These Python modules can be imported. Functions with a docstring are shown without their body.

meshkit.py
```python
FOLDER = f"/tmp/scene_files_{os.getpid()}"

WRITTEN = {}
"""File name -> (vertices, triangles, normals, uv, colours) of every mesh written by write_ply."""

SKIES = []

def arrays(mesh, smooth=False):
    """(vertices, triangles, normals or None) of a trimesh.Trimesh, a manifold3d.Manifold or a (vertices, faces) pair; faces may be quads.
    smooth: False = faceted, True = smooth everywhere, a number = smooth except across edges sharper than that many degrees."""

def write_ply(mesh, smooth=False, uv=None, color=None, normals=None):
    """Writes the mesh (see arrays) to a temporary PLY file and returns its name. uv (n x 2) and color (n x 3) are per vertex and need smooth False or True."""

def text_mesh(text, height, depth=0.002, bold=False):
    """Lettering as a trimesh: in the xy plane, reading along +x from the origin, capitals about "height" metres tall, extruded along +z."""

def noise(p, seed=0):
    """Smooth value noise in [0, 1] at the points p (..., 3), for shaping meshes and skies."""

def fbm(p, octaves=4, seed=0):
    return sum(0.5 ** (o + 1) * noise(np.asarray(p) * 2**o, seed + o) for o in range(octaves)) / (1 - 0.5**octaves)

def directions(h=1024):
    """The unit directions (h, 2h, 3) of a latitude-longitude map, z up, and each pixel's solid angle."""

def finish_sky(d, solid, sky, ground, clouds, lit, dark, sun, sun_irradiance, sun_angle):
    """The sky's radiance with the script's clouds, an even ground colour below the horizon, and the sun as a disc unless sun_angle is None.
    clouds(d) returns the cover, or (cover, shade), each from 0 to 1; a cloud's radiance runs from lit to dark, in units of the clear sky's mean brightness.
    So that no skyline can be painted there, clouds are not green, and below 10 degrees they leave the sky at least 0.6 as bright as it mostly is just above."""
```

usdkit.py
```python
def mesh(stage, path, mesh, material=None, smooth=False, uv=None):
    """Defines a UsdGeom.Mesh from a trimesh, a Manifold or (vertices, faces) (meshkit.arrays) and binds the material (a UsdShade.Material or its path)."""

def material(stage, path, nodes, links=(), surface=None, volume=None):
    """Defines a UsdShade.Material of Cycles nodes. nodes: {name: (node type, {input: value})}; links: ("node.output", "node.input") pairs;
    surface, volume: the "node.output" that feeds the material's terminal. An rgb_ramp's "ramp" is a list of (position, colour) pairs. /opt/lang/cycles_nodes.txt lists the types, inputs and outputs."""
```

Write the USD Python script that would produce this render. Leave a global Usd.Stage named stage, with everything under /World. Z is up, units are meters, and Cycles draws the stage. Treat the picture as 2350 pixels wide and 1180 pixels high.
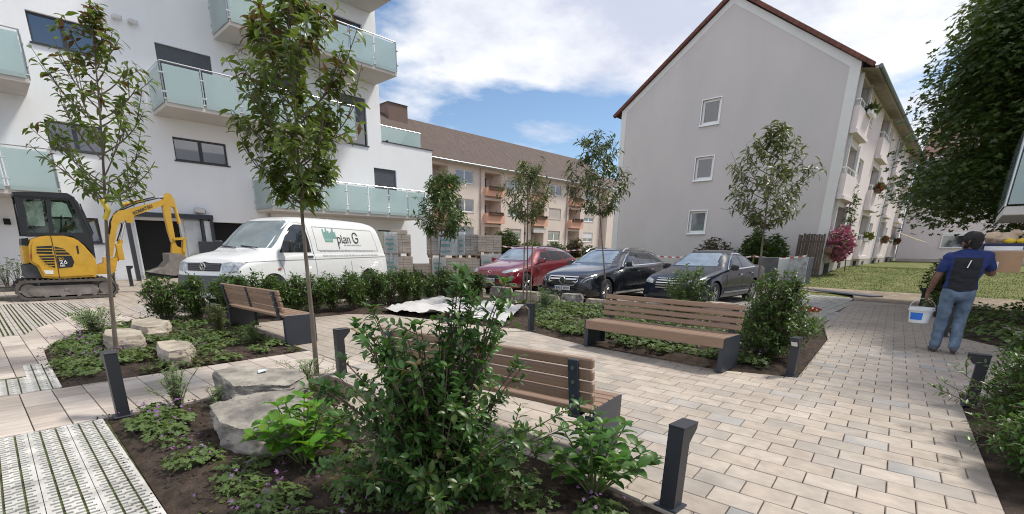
import math, random
import numpy as np
import trimesh, shapely, manifold3d as m3
from shapely.geometry import Polygon, box as sbox, LineString, Point
from shapely import affinity
import usdkit, meshkit
from pxr import Usd, UsdGeom, UsdLux, UsdShade, Gf, Sdf, Vt

stage = Usd.Stage.CreateInMemory()
UsdGeom.SetStageUpAxis(stage, 'Z'); UsdGeom.SetStageMetersPerUnit(stage, 1.0)
UsdGeom.Xform.Define(stage, '/World'); UsdGeom.Scope.Define(stage, '/World/Looks')

# ---------------------------------------------------------------- camera
EYE = np.array([0, 0, 1.5])
CAM = np.array([[0.697108, -0.716938, 0.006342], [-0.199021, -0.202000, -0.958951], [0.688790, 0.667230, -0.283502]])
FPX, CX, CY, HUMP = 1084.57, 1123.34, 892.82, 0.016
cam = UsdGeom.Camera.Define(stage, '/World/camera')
_r, _d, _f = CAM
cam.AddTransformOp().Set(Gf.Matrix4d(*_r, 0, *(-_d), 0, *(-_f), 0, *map(float, EYE), 1))
cam.CreateHorizontalApertureAttr(23.5); cam.CreateVerticalApertureAttr(11.8)
cam.CreateFocalLengthAttr(FPX / 100)
cam.CreateHorizontalApertureOffsetAttr((1175 - CX) / 100); cam.CreateVerticalApertureOffsetAttr((CY - 590) / 100)
cam.CreateClippingRangeAttr(Gf.Vec2f(0.05, 5000)); cam.CreateExposureAttr(0.48)

# ---------------------------------------------------------------- sky and sun
SUN_AZ, SUN_EL = math.radians(120), math.radians(56)      # azimuth measured from +y towards +x
dome = UsdLux.DomeLight.Define(stage, '/World/sky'); dome.CreateIntensityAttr(1.0)
sky = usdkit.material(stage, '/World/Looks/sky_air', {
    'tc': ('texture_coordinate', {}), 'sx': ('separate_xyz', {}),
    'zz': ('math', {'math_type': 'maximum', 'value2': 0.0}), 'za': ('math', {'math_type': 'add', 'value2': 0.16}),
    'dx': ('math', {'math_type': 'divide'}), 'dy': ('math', {'math_type': 'divide'}), 'cv': ('combine_xyz', {'z': 0.0}),
    'mp': ('mapping', {'location': (7.7, 8.8, 0.0), 'scale': (0.62, 0.62, 1.0)}),
    'n1': ('noise_texture', {'scale': 1.25, 'detail': 7, 'roughness': 0.56, 'distortion': 0.25}),
    'cov': ('rgb_ramp', {'ramp': [(0.0, (0, 0, 0)), (0.40, (0, 0, 0)), (0.50, (1, 1, 1)), (1.0, (1, 1, 1))]}),
    'n2': ('noise_texture', {'scale': 2.6, 'detail': 6, 'roughness': 0.6}),
    'shade': ('rgb_ramp', {'ramp': [(0.0, (4.0, 4.4, 5.5)), (0.40, (4.8, 5.15, 6.2)), (0.52, (6.4, 6.6, 7.2)), (0.62, (7.6, 7.7, 7.9)), (1.0, (8.2, 8.2, 8.3))]}),
    'sky': ('sky_texture', {'sky_type': 'single_scattering', 'sun_disc': False, 'sun_elevation': SUN_EL, 'sun_rotation': SUN_AZ, 'altitude': 100.0, 'air_density': 1.0, 'aerosol_density': 0.12, 'ozone_density': 3.0}),
    'mix': ('mix_color', {'use_clamp': True, 'use_clamp_result': False}), 'bg': ('background_shader', {'strength': 0.10})},
    [('tc.generated', 'sx.vector'), ('sx.z', 'zz.value1'), ('zz.value', 'za.value1'), ('sx.x', 'dx.value1'), ('za.value', 'dx.value2'), ('sx.y', 'dy.value1'), ('za.value', 'dy.value2'),
     ('dx.value', 'cv.x'), ('dy.value', 'cv.y'), ('cv.vector', 'mp.vector'), ('mp.vector', 'n1.vector'), ('mp.vector', 'n2.vector'), ('n1.fac', 'cov.fac'), ('n2.fac', 'shade.fac'),
     ('cov.color', 'mix.fac'), ('sky.color', 'mix.a'), ('shade.color', 'mix.b'), ('mix.result', 'bg.color')], surface='bg.background')
UsdShade.MaterialBindingAPI.Apply(dome.GetPrim()).Bind(sky)
dome.GetPrim().SetCustomDataByKey('kind', 'structure')
sun = UsdLux.DistantLight.Define(stage, '/World/sun')
sun.CreateIntensityAttr(0.70); sun.CreateAngleAttr(9.0); sun.CreateNormalizeAttr(True); sun.CreateColorAttr(Gf.Vec3f(1.0, 0.95, 0.86))
sun.AddRotateZOp().Set(-math.degrees(SUN_AZ)); sun.AddRotateXOp().Set(math.degrees(SUN_EL) - 90)

# ---------------------------------------------------------------- terrain and points
def ray(px, py): return CAM.T @ np.array([(px - CX) / FPX, (py - CY) / FPX, 1.0])
def gz(x, y): return HUMP * y                                   # the yard rises gently towards the white building
def at(px, py, h=0.0):
    d = ray(px, py); t = (h - EYE[2]) / (d[2] - HUMP * d[1]); return EYE + t * d
def on_y(px, py, Y): d = ray(px, py); return EYE + d * (Y / d[1])
def on_x(px, py, X): d = ray(px, py); return EYE + d * (X / d[0])

# ---------------------------------------------------------------- materials
MATS = {}
def M(name, col, rough=0.6, var=0.12, vscale=3.0, bump=0.0, bscale=60.0, metal=0.0, coat=0.0, spec=0.5, isl=0.0, rnd=0.0, stretch=None, col2=None, detail=4, transl=0.0, hueisl=0.0, dist=0.01, objc=False, ior=1.5, dirt=0.0):
    """A principled surface whose colour wanders with noise; isl / rnd vary it per mesh island / per object."""
    if name in MATS: return MATS[name]
    col = np.array(col, float)
    n = {'tc': ('texture_coordinate', {}), 'geo': ('geometry', {}), 'map': ('mapping', {'scale': stretch or (1, 1, 1)}),
         'ns': ('noise_texture', {'scale': vscale, 'detail': detail, 'roughness': 0.6}),
         'rp': ('rgb_ramp', {'ramp': [(0.3, col * (1 - var)), (0.7, (np.array(col2) if col2 is not None else np.minimum(col * (1 + var), 0.95)))]}),
         'p': ('principled_bsdf', {'roughness': rough, 'metallic': metal, 'coat_weight': coat, 'specular_ior_level': spec, 'ior': ior})}
    src = 'tc.object' if objc else 'geo.position'
    L = [(src, 'map.vector'), ('map.vector', 'ns.vector'), ('ns.fac', 'rp.fac')]
    c = 'rp.color'
    if dirt:
        n['dn'] = ('noise_texture', {'scale': 0.9, 'detail': 6, 'roughness': 0.62, 'distortion': 0.6}); n['dm'] = ('map_range', {'from_min': 0.35, 'from_max': 0.62, 'to_min': 1 - dirt, 'to_max': 1.0, 'clamp': True}); n['dh'] = ('hsv', {'hue': 0.5, 'saturation': 1.0, 'fac': 1.0})
        L += [('geo.position', 'dn.vector'), ('dn.fac', 'dm.value'), ('dm.result', 'dh.value'), (c, 'dh.color')]; c = 'dh.color'
    for amt, o, tag in ((isl, 'geo.random_per_island', 'i'), (rnd, 'oi.random', 'o')):
        if amt:
            if tag == 'o': n['oi'] = ('object_info', {})
            n['mr' + tag] = ('map_range', {'from_min': 0.0, 'from_max': 1.0, 'to_min': 1 - amt, 'to_max': 1 + amt})
            n['h' + tag] = ('hsv', {'hue': 0.5, 'saturation': 1.0, 'fac': 1.0})
            L += [(o, f'mr{tag}.value'), (f'mr{tag}.result', f'h{tag}.value'), (c, f'h{tag}.color')]
            if hueisl:
                n['wn' + tag] = ('white_noise_texture', {'dimensions': '1D'}); n['mh' + tag] = ('map_range', {'to_min': 0.5 - hueisl, 'to_max': 0.5 + hueisl})
                L += [(o, f'wn{tag}.w'), (f'wn{tag}.value', f'mh{tag}.value'), (f'mh{tag}.result', f'h{tag}.hue')]
            c = f'h{tag}.color'
    L.append((c, 'p.base_color'))
    if bump:
        n['bn'] = ('noise_texture', {'scale': bscale, 'detail': 5, 'roughness': 0.65}); n['bp'] = ('bump', {'strength': bump, 'distance': dist})
        L += [('map.vector', 'bn.vector'), ('bn.fac', 'bp.height'), ('bp.normal', 'p.normal')]
    surf = 'p.BSDF'
    if transl:
        n['tr'] = ('translucent_bsdf', {}); n['mx'] = ('mix_closure', {'fac': transl}); n['br'] = ('hsv', {'hue': 0.48, 'saturation': 1.1, 'value': 1.5, 'fac': 1.0})
        L += [(c, 'br.color'), ('br.color', 'tr.color'), ('p.BSDF', 'mx.closure1'), ('tr.BSDF', 'mx.closure2')]; surf = 'mx.closure'
    MATS[name] = usdkit.material(stage, '/World/Looks/' + name, n, L, surface=surf)
    return MATS[name]

def glass_mat(name, tint=(0.9, 0.95, 0.95), refl=(1, 1, 1), opaque=None, mixo=0.0, rough=0.0):
    n = {'t': ('transparent_bsdf', {'color': tint}), 'g': ('glossy_bsdf', {'color': refl, 'roughness': rough}), 'fr': ('fresnel', {'IOR': 1.55}), 'mx': ('mix_closure', {})}
    L = [('fr.fac', 'mx.fac'), ('t.BSDF', 'mx.closure1'), ('g.BSDF', 'mx.closure2')]; s = 'mx.closure'
    if opaque is not None:
        n['d'] = ('diffuse_bsdf', {'color': opaque}); n['tl'] = ('translucent_bsdf', {'color': opaque}); n['m0'] = ('mix_closure', {'fac': 0.45}); n['m1'] = ('mix_closure', {'fac': mixo})
        L += [('d.BSDF', 'm0.closure1'), ('tl.BSDF', 'm0.closure2'), ('t.BSDF', 'm1.closure1'), ('m0.closure', 'm1.closure2')]
        L[1] = ('m1.closure', 'mx.closure1')
    MATS[name] = usdkit.material(stage, '/World/Looks/' + name, n, L, surface=s)
    return MATS[name]

# ---------------------------------------------------------------- prims
_names = {}
def _new(parent, name):
    k = (parent, name); i = _names.get(k, 0); _names[k] = i + 1
    return f'{parent}/{name}' + (f'_{i:03d}' if i else '')
def tag(prim, label=None, cat=None, group=None, kind=None):
    for k, v in (('label', label), ('category', cat), ('group', group), ('kind', kind)):
        if v: prim.SetCustomDataByKey(k, v)
def thing(name, label, cat, loc=(0, 0, 0), rz=0.0, group=None, kind=None):
    p = _new('/World', name); x = UsdGeom.Xform.Define(stage, p)
    x.AddTranslateOp().Set(Gf.Vec3d(*map(float, loc))); x.AddRotateZOp().Set(float(rz))
    tag(x.GetPrim(), label, cat, group, kind); return p
def arr(mesh):
    if isinstance(mesh, MB): return mesh.out()
    return mesh
def part(parent, name, mesh, mat, smooth=False, label=None, kind=None):
    p = _new(parent, name); m = usdkit.mesh(stage, p, arr(mesh), mat, smooth)
    if mat is MATS.get('glass_clear'): pass
    tag(m.GetPrim(), label, None, None, kind); return p
def solo(name, mesh, mat, label=None, cat=None, group=None, kind=None, smooth=False):
    p = part('/World', name, mesh, mat, smooth); tag(stage.GetPrimAtPath(p), label, cat, group, kind); return p
def klass(name):
    p = f'/World/Prototypes/{name}'
    if not stage.GetPrimAtPath('/World/Prototypes'): stage.CreateClassPrim('/World/Prototypes')
    UsdGeom.Xform.Define(stage, p); return p
def copy(src, name, label, cat, loc, rz=0.0, s=1.0, group=None, tilt=(0, 0)):
    p = _new('/World', name); x = UsdGeom.Xform.Define(stage, p)
    x.GetPrim().GetReferences().AddInternalReference(src)
    x.ClearXformOpOrder()
    x.AddTranslateOp(opSuffix='at').Set(Gf.Vec3d(*map(float, loc))); x.AddRotateZOp(opSuffix='turn').Set(float(rz))
    if tilt != (0, 0): x.AddRotateXYZOp(opSuffix='tilt').Set(Gf.Vec3f(tilt[0], tilt[1], 0))
    x.AddScaleOp(opSuffix='size').Set(Gf.Vec3f(*(np.ones(3) * s)))
    tag(x.GetPrim(), label, cat, group); x.GetPrim().SetInstanceable(True); return p

# ---------------------------------------------------------------- mesh helpers
class MB:
    def __init__(s): s.v, s.f, s.n = [], [], 0
    def add(s, v, f):
        v = np.asarray(v, float); f = np.asarray(f, int)
        if f.shape[1] == 4: f = np.vstack([f[:, [0, 1, 2]], f[:, [0, 2, 3]]])
        s.v.append(v); s.f.append(f + s.n); s.n += len(v); return s
    def tm(s, t): return s.add(t.vertices, t.faces)
    def out(s): return np.vstack(s.v), np.vstack(s.f)
    def box(s, lo, hi):
        lo, hi = np.array(lo, float), np.array(hi, float)
        v = np.array([[x, y, z] for z in (0, 1) for y in (0, 1) for x in (0, 1)]) * (hi - lo) + lo
        return s.add(v, BOXF)
    def cbox(s, c, size, ch=0.005, R=None):
        v, f = cham(size, ch); v = v @ R.T if R is not None else v; return s.add(v + np.array(c, float), f)
    def bar(s, a, b, w, h, up=(0, 0, 1), ch=0.0):
        a, b = np.array(a, float), np.array(b, float); d = b - a; L = np.linalg.norm(d); d /= L
        y = np.cross(up, d); y /= np.linalg.norm(y); z = np.cross(d, y); R = np.stack([d, y, z], 1)
        if ch: return s.cbox((a + b) / 2, (L, w, h), ch, R)
        v = np.array([[x, yy, zz] for zz in (-.5, .5) for yy in (-.5, .5) for x in (-.5, .5)]) * (L, w, h)
        return s.add(v @ R.T + (a + b) / 2, BOXF)
    def tube(s, pts, r, n=8, caps=True):
        pts = np.array(pts, float); k = len(pts); r = np.ones(k) * r
        t = np.gradient(pts, axis=0); t /= np.maximum(np.linalg.norm(t, axis=1, keepdims=True), 1e-9)
        u = np.cross(t[0], (0.31, 0.17, 0.93)); u /= np.linalg.norm(u); rings = []
        for i in range(k):
            u = u - t[i] * (u @ t[i]); u /= np.linalg.norm(u); w = np.cross(t[i], u)
            a = np.arange(n) / n * 2 * np.pi
            rings.append(pts[i] + r[i] * (np.cos(a)[:, None] * u + np.sin(a)[:, None] * w))
        v = np.vstack(rings); i = np.arange(n); j = (i + 1) % n
        f = np.vstack([np.stack([a * n + i, a * n + j, (a + 1) * n + j, (a + 1) * n + i], 1) for a in range(k - 1)])
        s.add(v, f)
        if caps:
            s.add(np.vstack([rings[0], pts[:1]]), np.stack([j, i, np.full(n, n)], 1)); s.add(np.vstack([rings[-1], pts[-1:]]), np.stack([i, j, np.full(n, n)], 1))
        return s
    def cyl(s, a, b, r, n=16, r2=None): return s.tube([a, b], [r, r if r2 is None else r2], n)
    def prism(s, poly, z0, z1, T=None):
        polys = getattr(poly, 'geoms', [poly])
        for g in polys:
            if g.is_empty or g.geom_type != 'Polygon': continue
            t = trimesh.creation.extrude_polygon(g, z1 - z0, engine='earcut'); v = t.vertices + (0, 0, z0)
            s.add(v if T is None else v @ np.asarray(T)[:3, :3].T + np.asarray(T)[:3, 3], t.faces)
        return s
    def sheet(s, poly, z=0.0, T=None):
        for g in getattr(poly, 'geoms', [poly]):
            if g.is_empty or g.geom_type != 'Polygon': continue
            v, f = trimesh.creation.triangulate_polygon(g, engine='earcut'); v = np.c_[v, np.full(len(v), z)]
            s.add(v if T is None else v @ np.asarray(T)[:3, :3].T + np.asarray(T)[:3, 3], f)
        return s
BOXF = np.array([[0, 2, 3, 1], [4, 5, 7, 6], [0, 1, 5, 4], [2, 6, 7, 3], [0, 4, 6, 2], [1, 3, 7, 5]])
_ch = {}
def cham(size, ch):
    key = (tuple(np.round(size, 4)), ch)
    if key not in _ch:
        h = np.array(size, float) / 2; c = min(ch, h.min() * 0.49); p = []
        for sx in (-1, 1):
            for sy in (-1, 1):
                for sz in (-1, 1):
                    for a in range(3):
                        q = h - c; q[a] = h[a]; p.append(q * (sx, sy, sz))
        t = trimesh.convex.convex_hull(np.array(p)); _ch[key] = (np.array(t.vertices), np.array(t.faces))
    return _ch[key]
def frame(origin, xaxis, yaxis):
    """4x4 whose columns are x, y and x cross y."""
    x = np.array(xaxis, float); x /= np.linalg.norm(x); y = np.array(yaxis, float); y = y - x * (x @ y); y /= np.linalg.norm(y)
    T = np.eye(4); T[:3, 0], T[:3, 1], T[:3, 2], T[:3, 3] = x, y, np.cross(x, y), origin; return T
def rotz(d): c, s_ = math.cos(math.radians(d)), math.sin(math.radians(d)); return np.array([[c, -s_, 0], [s_, c, 0], [0, 0, 1.0]])
def xf(mesh, R=None, t=(0, 0, 0), s=1.0):
    v, f = arr(mesh) if not hasattr(mesh, 'vertices') else (np.array(mesh.vertices), np.array(mesh.faces))
    v = v * s; return ((v @ R.T if R is not None else v) + np.array(t, float), f)
def text(txt, h, depth, T, bold=False):
    t = meshkit.text_mesh(txt, h, depth, bold); v = np.array(t.vertices); return v @ T[:3, :3].T + T[:3, 3], np.array(t.faces)
def unit(v): v = np.asarray(v, float); return v / np.maximum(np.linalg.norm(v, axis=-1, keepdims=True), 1e-9)
def m3_to(m): q = m.to_mesh(); return np.array(q.vert_properties[:, :3], float), np.array(q.tri_verts, int)

# ---------------------------------------------------------------- leaves
def leaves(P, D, N, L, W, bend=0.25, fold=0.25, rich=False):
    """One folded, bent blade per row: base P, direction D, upper side N, length L, width W."""
    n = len(P); D = unit(D); Sd = unit(np.cross(D, N)); N = np.cross(Sd, D); L = np.broadcast_to(L, n)[:, None]; W = np.broadcast_to(W, n)[:, None] / 2
    def at_(a, w, dz, e=0.0): return P + D * L * a + Sd * W * w + N * (dz * L * -bend + e * W * fold)
    if rich:
        c = [at_(0, 0, 0), at_(.22, 0, .03), at_(.5, 0, .12), at_(.78, 0, .42), at_(1, 0, .95)]
        l = [at_(.22, .72, .03, 1), at_(.5, 1, .12, 1), at_(.78, .66, .42, .8)]; r = [at_(.22, -.72, .03, 1), at_(.5, -1, .12, 1), at_(.78, -.66, .42, .8)]
        V = np.stack(c + l + r, 1).reshape(-1, 3)
        F = np.array([[0, 1, 5], [1, 2, 6], [1, 6, 5], [2, 3, 7], [2, 7, 6], [3, 4, 7], [0, 8, 1], [1, 9, 2], [1, 8, 9], [2, 10, 3], [2, 9, 10], [3, 10, 4]])
        k = 11
    else:
        V = np.stack([at_(0, 0, 0), at_(.42, .95, .08, 1), at_(.42, -.95, .08, 1), at_(.5, 0, .12), at_(1, 0, .8), at_(.75, .6, .35, .8), at_(.75, -.6, .35, .8)], 1).reshape(-1, 3)
        F = np.array([[0, 3, 1], [0, 2, 3], [3, 5, 1], [3, 4, 5], [3, 2, 6], [3, 6, 4]]); k = 7
    return V, (np.arange(n)[:, None, None] * k + F).reshape(-1, 3)
def ball_dirs(rng, n): return unit(rng.normal(size=(n, 3)))
# ================================================================ ground, paving, beds
RNG = np.random.default_rng(7)
soil_m = M('soil', (0.062, 0.046, 0.036), 0.95, 0.5, 9, bump=0.9, bscale=55, spec=0.15, dist=0.02, detail=8)
ground_m = M('yard_sand', (0.20, 0.17, 0.14), 0.95, 0.3, 3, bump=0.4, bscale=40, spec=0.2)
joint_m = M('joint_sand', (0.105, 0.088, 0.072), 0.95, 0.3, 30, spec=0.1)
mb = MB(); mb.sheet(Polygon([(-250, -250), (400, -250), (400, 400), (-250, 400)])); v, f = mb.out(); v[:, 2] = gz(0, v[:, 1]) - 0.075
solo('ground', (v, f), ground_m, kind='structure')

def flat(poly, dz, step=None):
    m_ = MB(); m_.sheet(poly); v, f = m_.out(); v[:, 2] = gz(v[:, 0], v[:, 1]) + dz; return v, f
def ngon(pts, top, bot, ch=0.004):
    """A paver: chamfered slab over a convex outline, following the fall of the yard."""
    pts = np.asarray(pts, float); n = len(pts); c = pts.mean(0); d = np.linalg.norm(pts - c, axis=1, keepdims=True)
    ins = c + (pts - c) * (1 - ch * 1.3 / np.maximum(d, 0.02)); i = np.arange(n); j = (i + 1) % n
    def z(p, h): return np.c_[p, gz(p[:, 0], p[:, 1]) + h]
    V = np.vstack([z(ins, top), z(pts, top - ch), z(pts, bot)])
    F = [[0, a, a + 1] for a in range(1, n - 1)] + [t for a, b in zip(i, j) for t in ([n + a, n + b, b], [n + a, b, a], [2 * n + a, 2 * n + b, n + b], [2 * n + a, n + b, n + a])]
    return V, np.array(F)
pav = dict(dirt=0.20, rough=0.82, spec=0.3, bump=0.25, bscale=120, dist=0.004)
PAVE = [M('paver_warm', (0.43, 0.367, 0.308), var=0.16, vscale=7, rnd=0.05, stretch=(1.4, 1, 1), detail=7, **pav), M('paver_sand', (0.465, 0.405, 0.345), var=0.15, vscale=7, rnd=0.05, stretch=(1.4, 1, 1), detail=7, **pav),
        M('paver_grey', (0.385, 0.345, 0.305), var=0.18, vscale=4, rnd=0.05, col2=(0.45, 0.395, 0.34), stretch=(1.4, 1, 1), detail=7, **pav), M('paver_blue', (0.36, 0.355, 0.35), var=0.18, vscale=2.5, rnd=0.06, col2=(0.48, 0.435, 0.385), **pav)]
FOOT = [M('slab_beige', (0.46, 0.395, 0.34), var=0.2, vscale=6, rnd=0.07, stretch=(.5, 3.2, 1), detail=7, **pav), M('slab_brown', (0.40, 0.345, 0.30), var=0.2, vscale=6, rnd=0.07, stretch=(.5, 3.2, 1), detail=7, **pav), M('slab_light', (0.52, 0.455, 0.40), var=0.18, vscale=6, rnd=0.06, stretch=(.5, 3.2, 1), detail=7, **pav)]
PAVE_REST = M('paver_far', (0.43, 0.37, 0.312), var=0.15, vscale=7, isl=0.10, stretch=(1.4, 1, 1), detail=7, **pav)
def pave(owner, poly, ang, L, W, gap=0.007, bond=0.5, mats=PAVE, rest=PAVE_REST, keep=300, name='paver', o=(0, 0), top=0.0, stagger=None):
    """Lay rectangular pavers (L across, W along the direction ang) inside poly, each a child of owner."""
    c, s_ = math.cos(math.radians(ang)), math.sin(math.radians(ang)); u, w = np.array([c, s_]), np.array([-s_, c])
    q = np.array(poly.exterior.coords) - o; uu, ww = q @ u, q @ w; cells = []
    for i in range(int(uu.min() // W) - 1, int(uu.max() // W) + 2):
        off = (i % 2) * bond * L if stagger is None else RNG.uniform(0, L)
        for j in range(int(ww.min() // L) - 2, int(ww.max() // L) + 3):
            a0, b0 = i * W + gap / 2, j * L + off + gap / 2; a1, b1 = a0 + W - gap, b0 + L - gap
            P = np.array([a * u + b * w + o for a, b in ((a0, b0), (a1, b0), (a1, b1), (a0, b1))])
            g = Polygon(P)
            if not poly.intersects(g): continue
            if not poly.contains(g):
                k = poly.intersection(g)
                if k.geom_type != 'Polygon' or k.area < 0.0012: continue
                P = np.array(shapely.geometry.polygon.orient(k.simplify(0.002)).exterior.coords)[:-1]
            cells.append(P)
    cells.sort(key=lambda P: np.hypot(*P.mean(0))); mb = MB()
    for k, P in enumerate(cells):
        m_ = ngon(P, top + RNG.uniform(-0.0015, 0.0015), top - 0.045)
        if k < keep: part(owner, name, m_, mats[RNG.choice(len(mats), p=[.42, .34, .20, .04][:len(mats)] if len(mats) == 4 else None)])
        else: mb.add(*m_)
    if mb.v: part(owner, name + '_field', mb, rest, kind='stuff')

_u, _w = np.array([math.cos(math.radians(4.5)), math.sin(math.radians(4.5))]), np.array([-math.sin(math.radians(4.5)), math.cos(math.radians(4.5))])
_whole = Polygon([(2.52, 1.0), (2.62, -0.60), (3.97, -0.48), (6.70, -0.27), (7.35, -0.24), (7.55, -2.6), (11.3, -2.6), (11.45, -0.72), (12.37, -0.10), (18.8, 0.60), (18.7, 2.24), (11.98, 1.86), (10.0, 1.45), (6.64, 1.18), (6.27, 2.0), (6.30, 4.12), (6.62, 5.7), (6.3, 6.4), (5.85, 8.6), (5.2, 9.25), (3.05, 9.3), (2.93, 7.05), (2.95, 6.44), (2.945, 5.06), (2.53, 5.06), (2.47, 3.7), (2.57, 1.8)])
_o = np.array((2.62, 1.0)); _k = 15 * 0.215; _half = Polygon([_o + _u * _k - _w * 50, _o + _u * 99 - _w * 50, _o + _u * 99 + _w * 50, _o + _u * _k + _w * 50])
pathP = max(getattr(_whole.intersection(_half), 'geoms', [_whole.intersection(_half)]), key=lambda g: g.area)
plazaP = _whole.difference(_half); plazaP = max(getattr(plazaP, 'geoms', [plazaP]), key=lambda g: g.area)
footP = Polygon([(-1.6, 5.07), (2.895, 5.07), (2.945, 6.43), (-1.6, 6.40)])
frontbedP = Polygon([(0.42, 0.4), (2.53, 0.4), (2.515, 1.0), (2.565, 1.8), (2.465, 3.7), (2.525, 5.05), (0.46, 5.05), (0.44, 3.0)])
leftbedP = Polygon([(0.27, 6.45), (2.92, 6.45), (2.9, 7.05), (3.03, 9.3), (2.7, 10.6), (1.9, 10.7), (0.95, 10.1), (0.32, 8.9)])
hedgebedP = Polygon([(2.0, 10.72), (2.72, 10.62), (3.05, 9.32), (5.2, 9.27), (5.9, 8.7), (6.35, 6.45), (6.65, 5.75), (8.6, 7.3), (9.95, 9.6), (9.75, 11.6), (6.0, 11.3), (3, 11.2)])
centerbedP = Polygon([(6.66, 1.2), (10.0, 1.46), (11.80, 1.88), (11.6, 3), (11.05, 5.6), (10.5, 8.0), (9.9, 9.7), (8.6, 7.28), (6.63, 5.72), (6.33, 4.12), (6.3, 2.0)]).union(hedgebedP.buffer(.01)).buffer(.02).buffer(-.02); centerbedP = Polygon(centerbedP.exterior)
rightbedP = Polygon([(2.4, -0.64), (3.97, -0.49), (6.70, -0.28), (7.33, -0.25), (7.53, -2.7), (2.0, -3.2)])
upperbedP = Polygon([(11.47, -0.74), (12.4, -0.11), (18.9, 0.58), (19.8, -4.5), (11.32, -2.9)])
yardP = Polygon([(-9, 6.41), (0.26, 6.41), (0.31, 8.92), (0.94, 10.12), (1.88, 10.72), (3.0, 11.42), (6.0, 11.42), (9.7, 11.85), (13, 14.0), (13, 22.0), (-9, 22.0)])
parkP = Polygon([(11.82, 1.92), (18.68, 2.26), (21, 2.6), (21.5, 13.9), (13, 13.9), (9.7, 11.8), (9.95, 9.8), (10.55, 8), (11.1, 5.6), (11.65, 3.0)])

for nm_, pl in (('path', pathP), ('plaza', plazaP), ('footway', footP), ('yard_paving', yardP)):
    o = solo(nm_, flat(pl, -0.018), joint_m, kind='structure')
    if nm_ in ('path', 'plaza'): pave(o, pl, 4.5, 0.292, 0.215, bond=0.5, o=np.array((2.62, 1.0)))
    if nm_ == 'footway': pave(o, pl, 1.5, 0.40, 0.238, bond=0.5, stagger=1, o=np.array((0.0, 5.07)), mats=FOOT)
    if nm_ == 'yard_paving':
        near = Polygon([(-1.7, 6.41), (0.26, 6.41), (0.31, 8.92), (0.94, 10.12), (1.88, 10.72), (1.0, 16), (-1.0, 16), (-2.4, 12)])
        strips = [Polygon([at(*p)[:2] for p in q]) for q in ([(-60, 790), (15, 771), (58, 768), (85, 752), (120, 742), (155, 727), (184, 717), (246, 692), (30, 697), (-60, 705)], [(290, 706), (385, 746), (402, 712), (375, 694)])]
        gp2 = Polygon([(-0.42, 6.42), (0.265, 6.42), (0.3, 7.85), (0.07, 7.85), (0.06, 7.25), (-0.42, 7.25)])
        pave(o, near.difference(strips[0]).difference(gp2) if near.difference(strips[0]).difference(gp2).geom_type == 'Polygon' else max(near.difference(strips[0]).difference(gp2).geoms, key=lambda g: g.area), 1.5, 0.46, 0.238, stagger=1, o=np.array((0.0, 6.4)), mats=FOOT)
        far = yardP.difference(near); far = max(getattr(far, 'geoms', [far]), key=lambda g: g.area)
        pave(o, Polygon([(1.9, 10.75), (3.0, 11.43), (6.0, 11.43), (9.7, 11.9), (12.8, 14), (12.8, 21.9), (-0.9, 21.9), (-1.0, 16.0), (1.0, 16.0)]), 1.5, 0.46, 0.238, stagger=1, keep=0, o=np.array((0.0, 6.4)))

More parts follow.
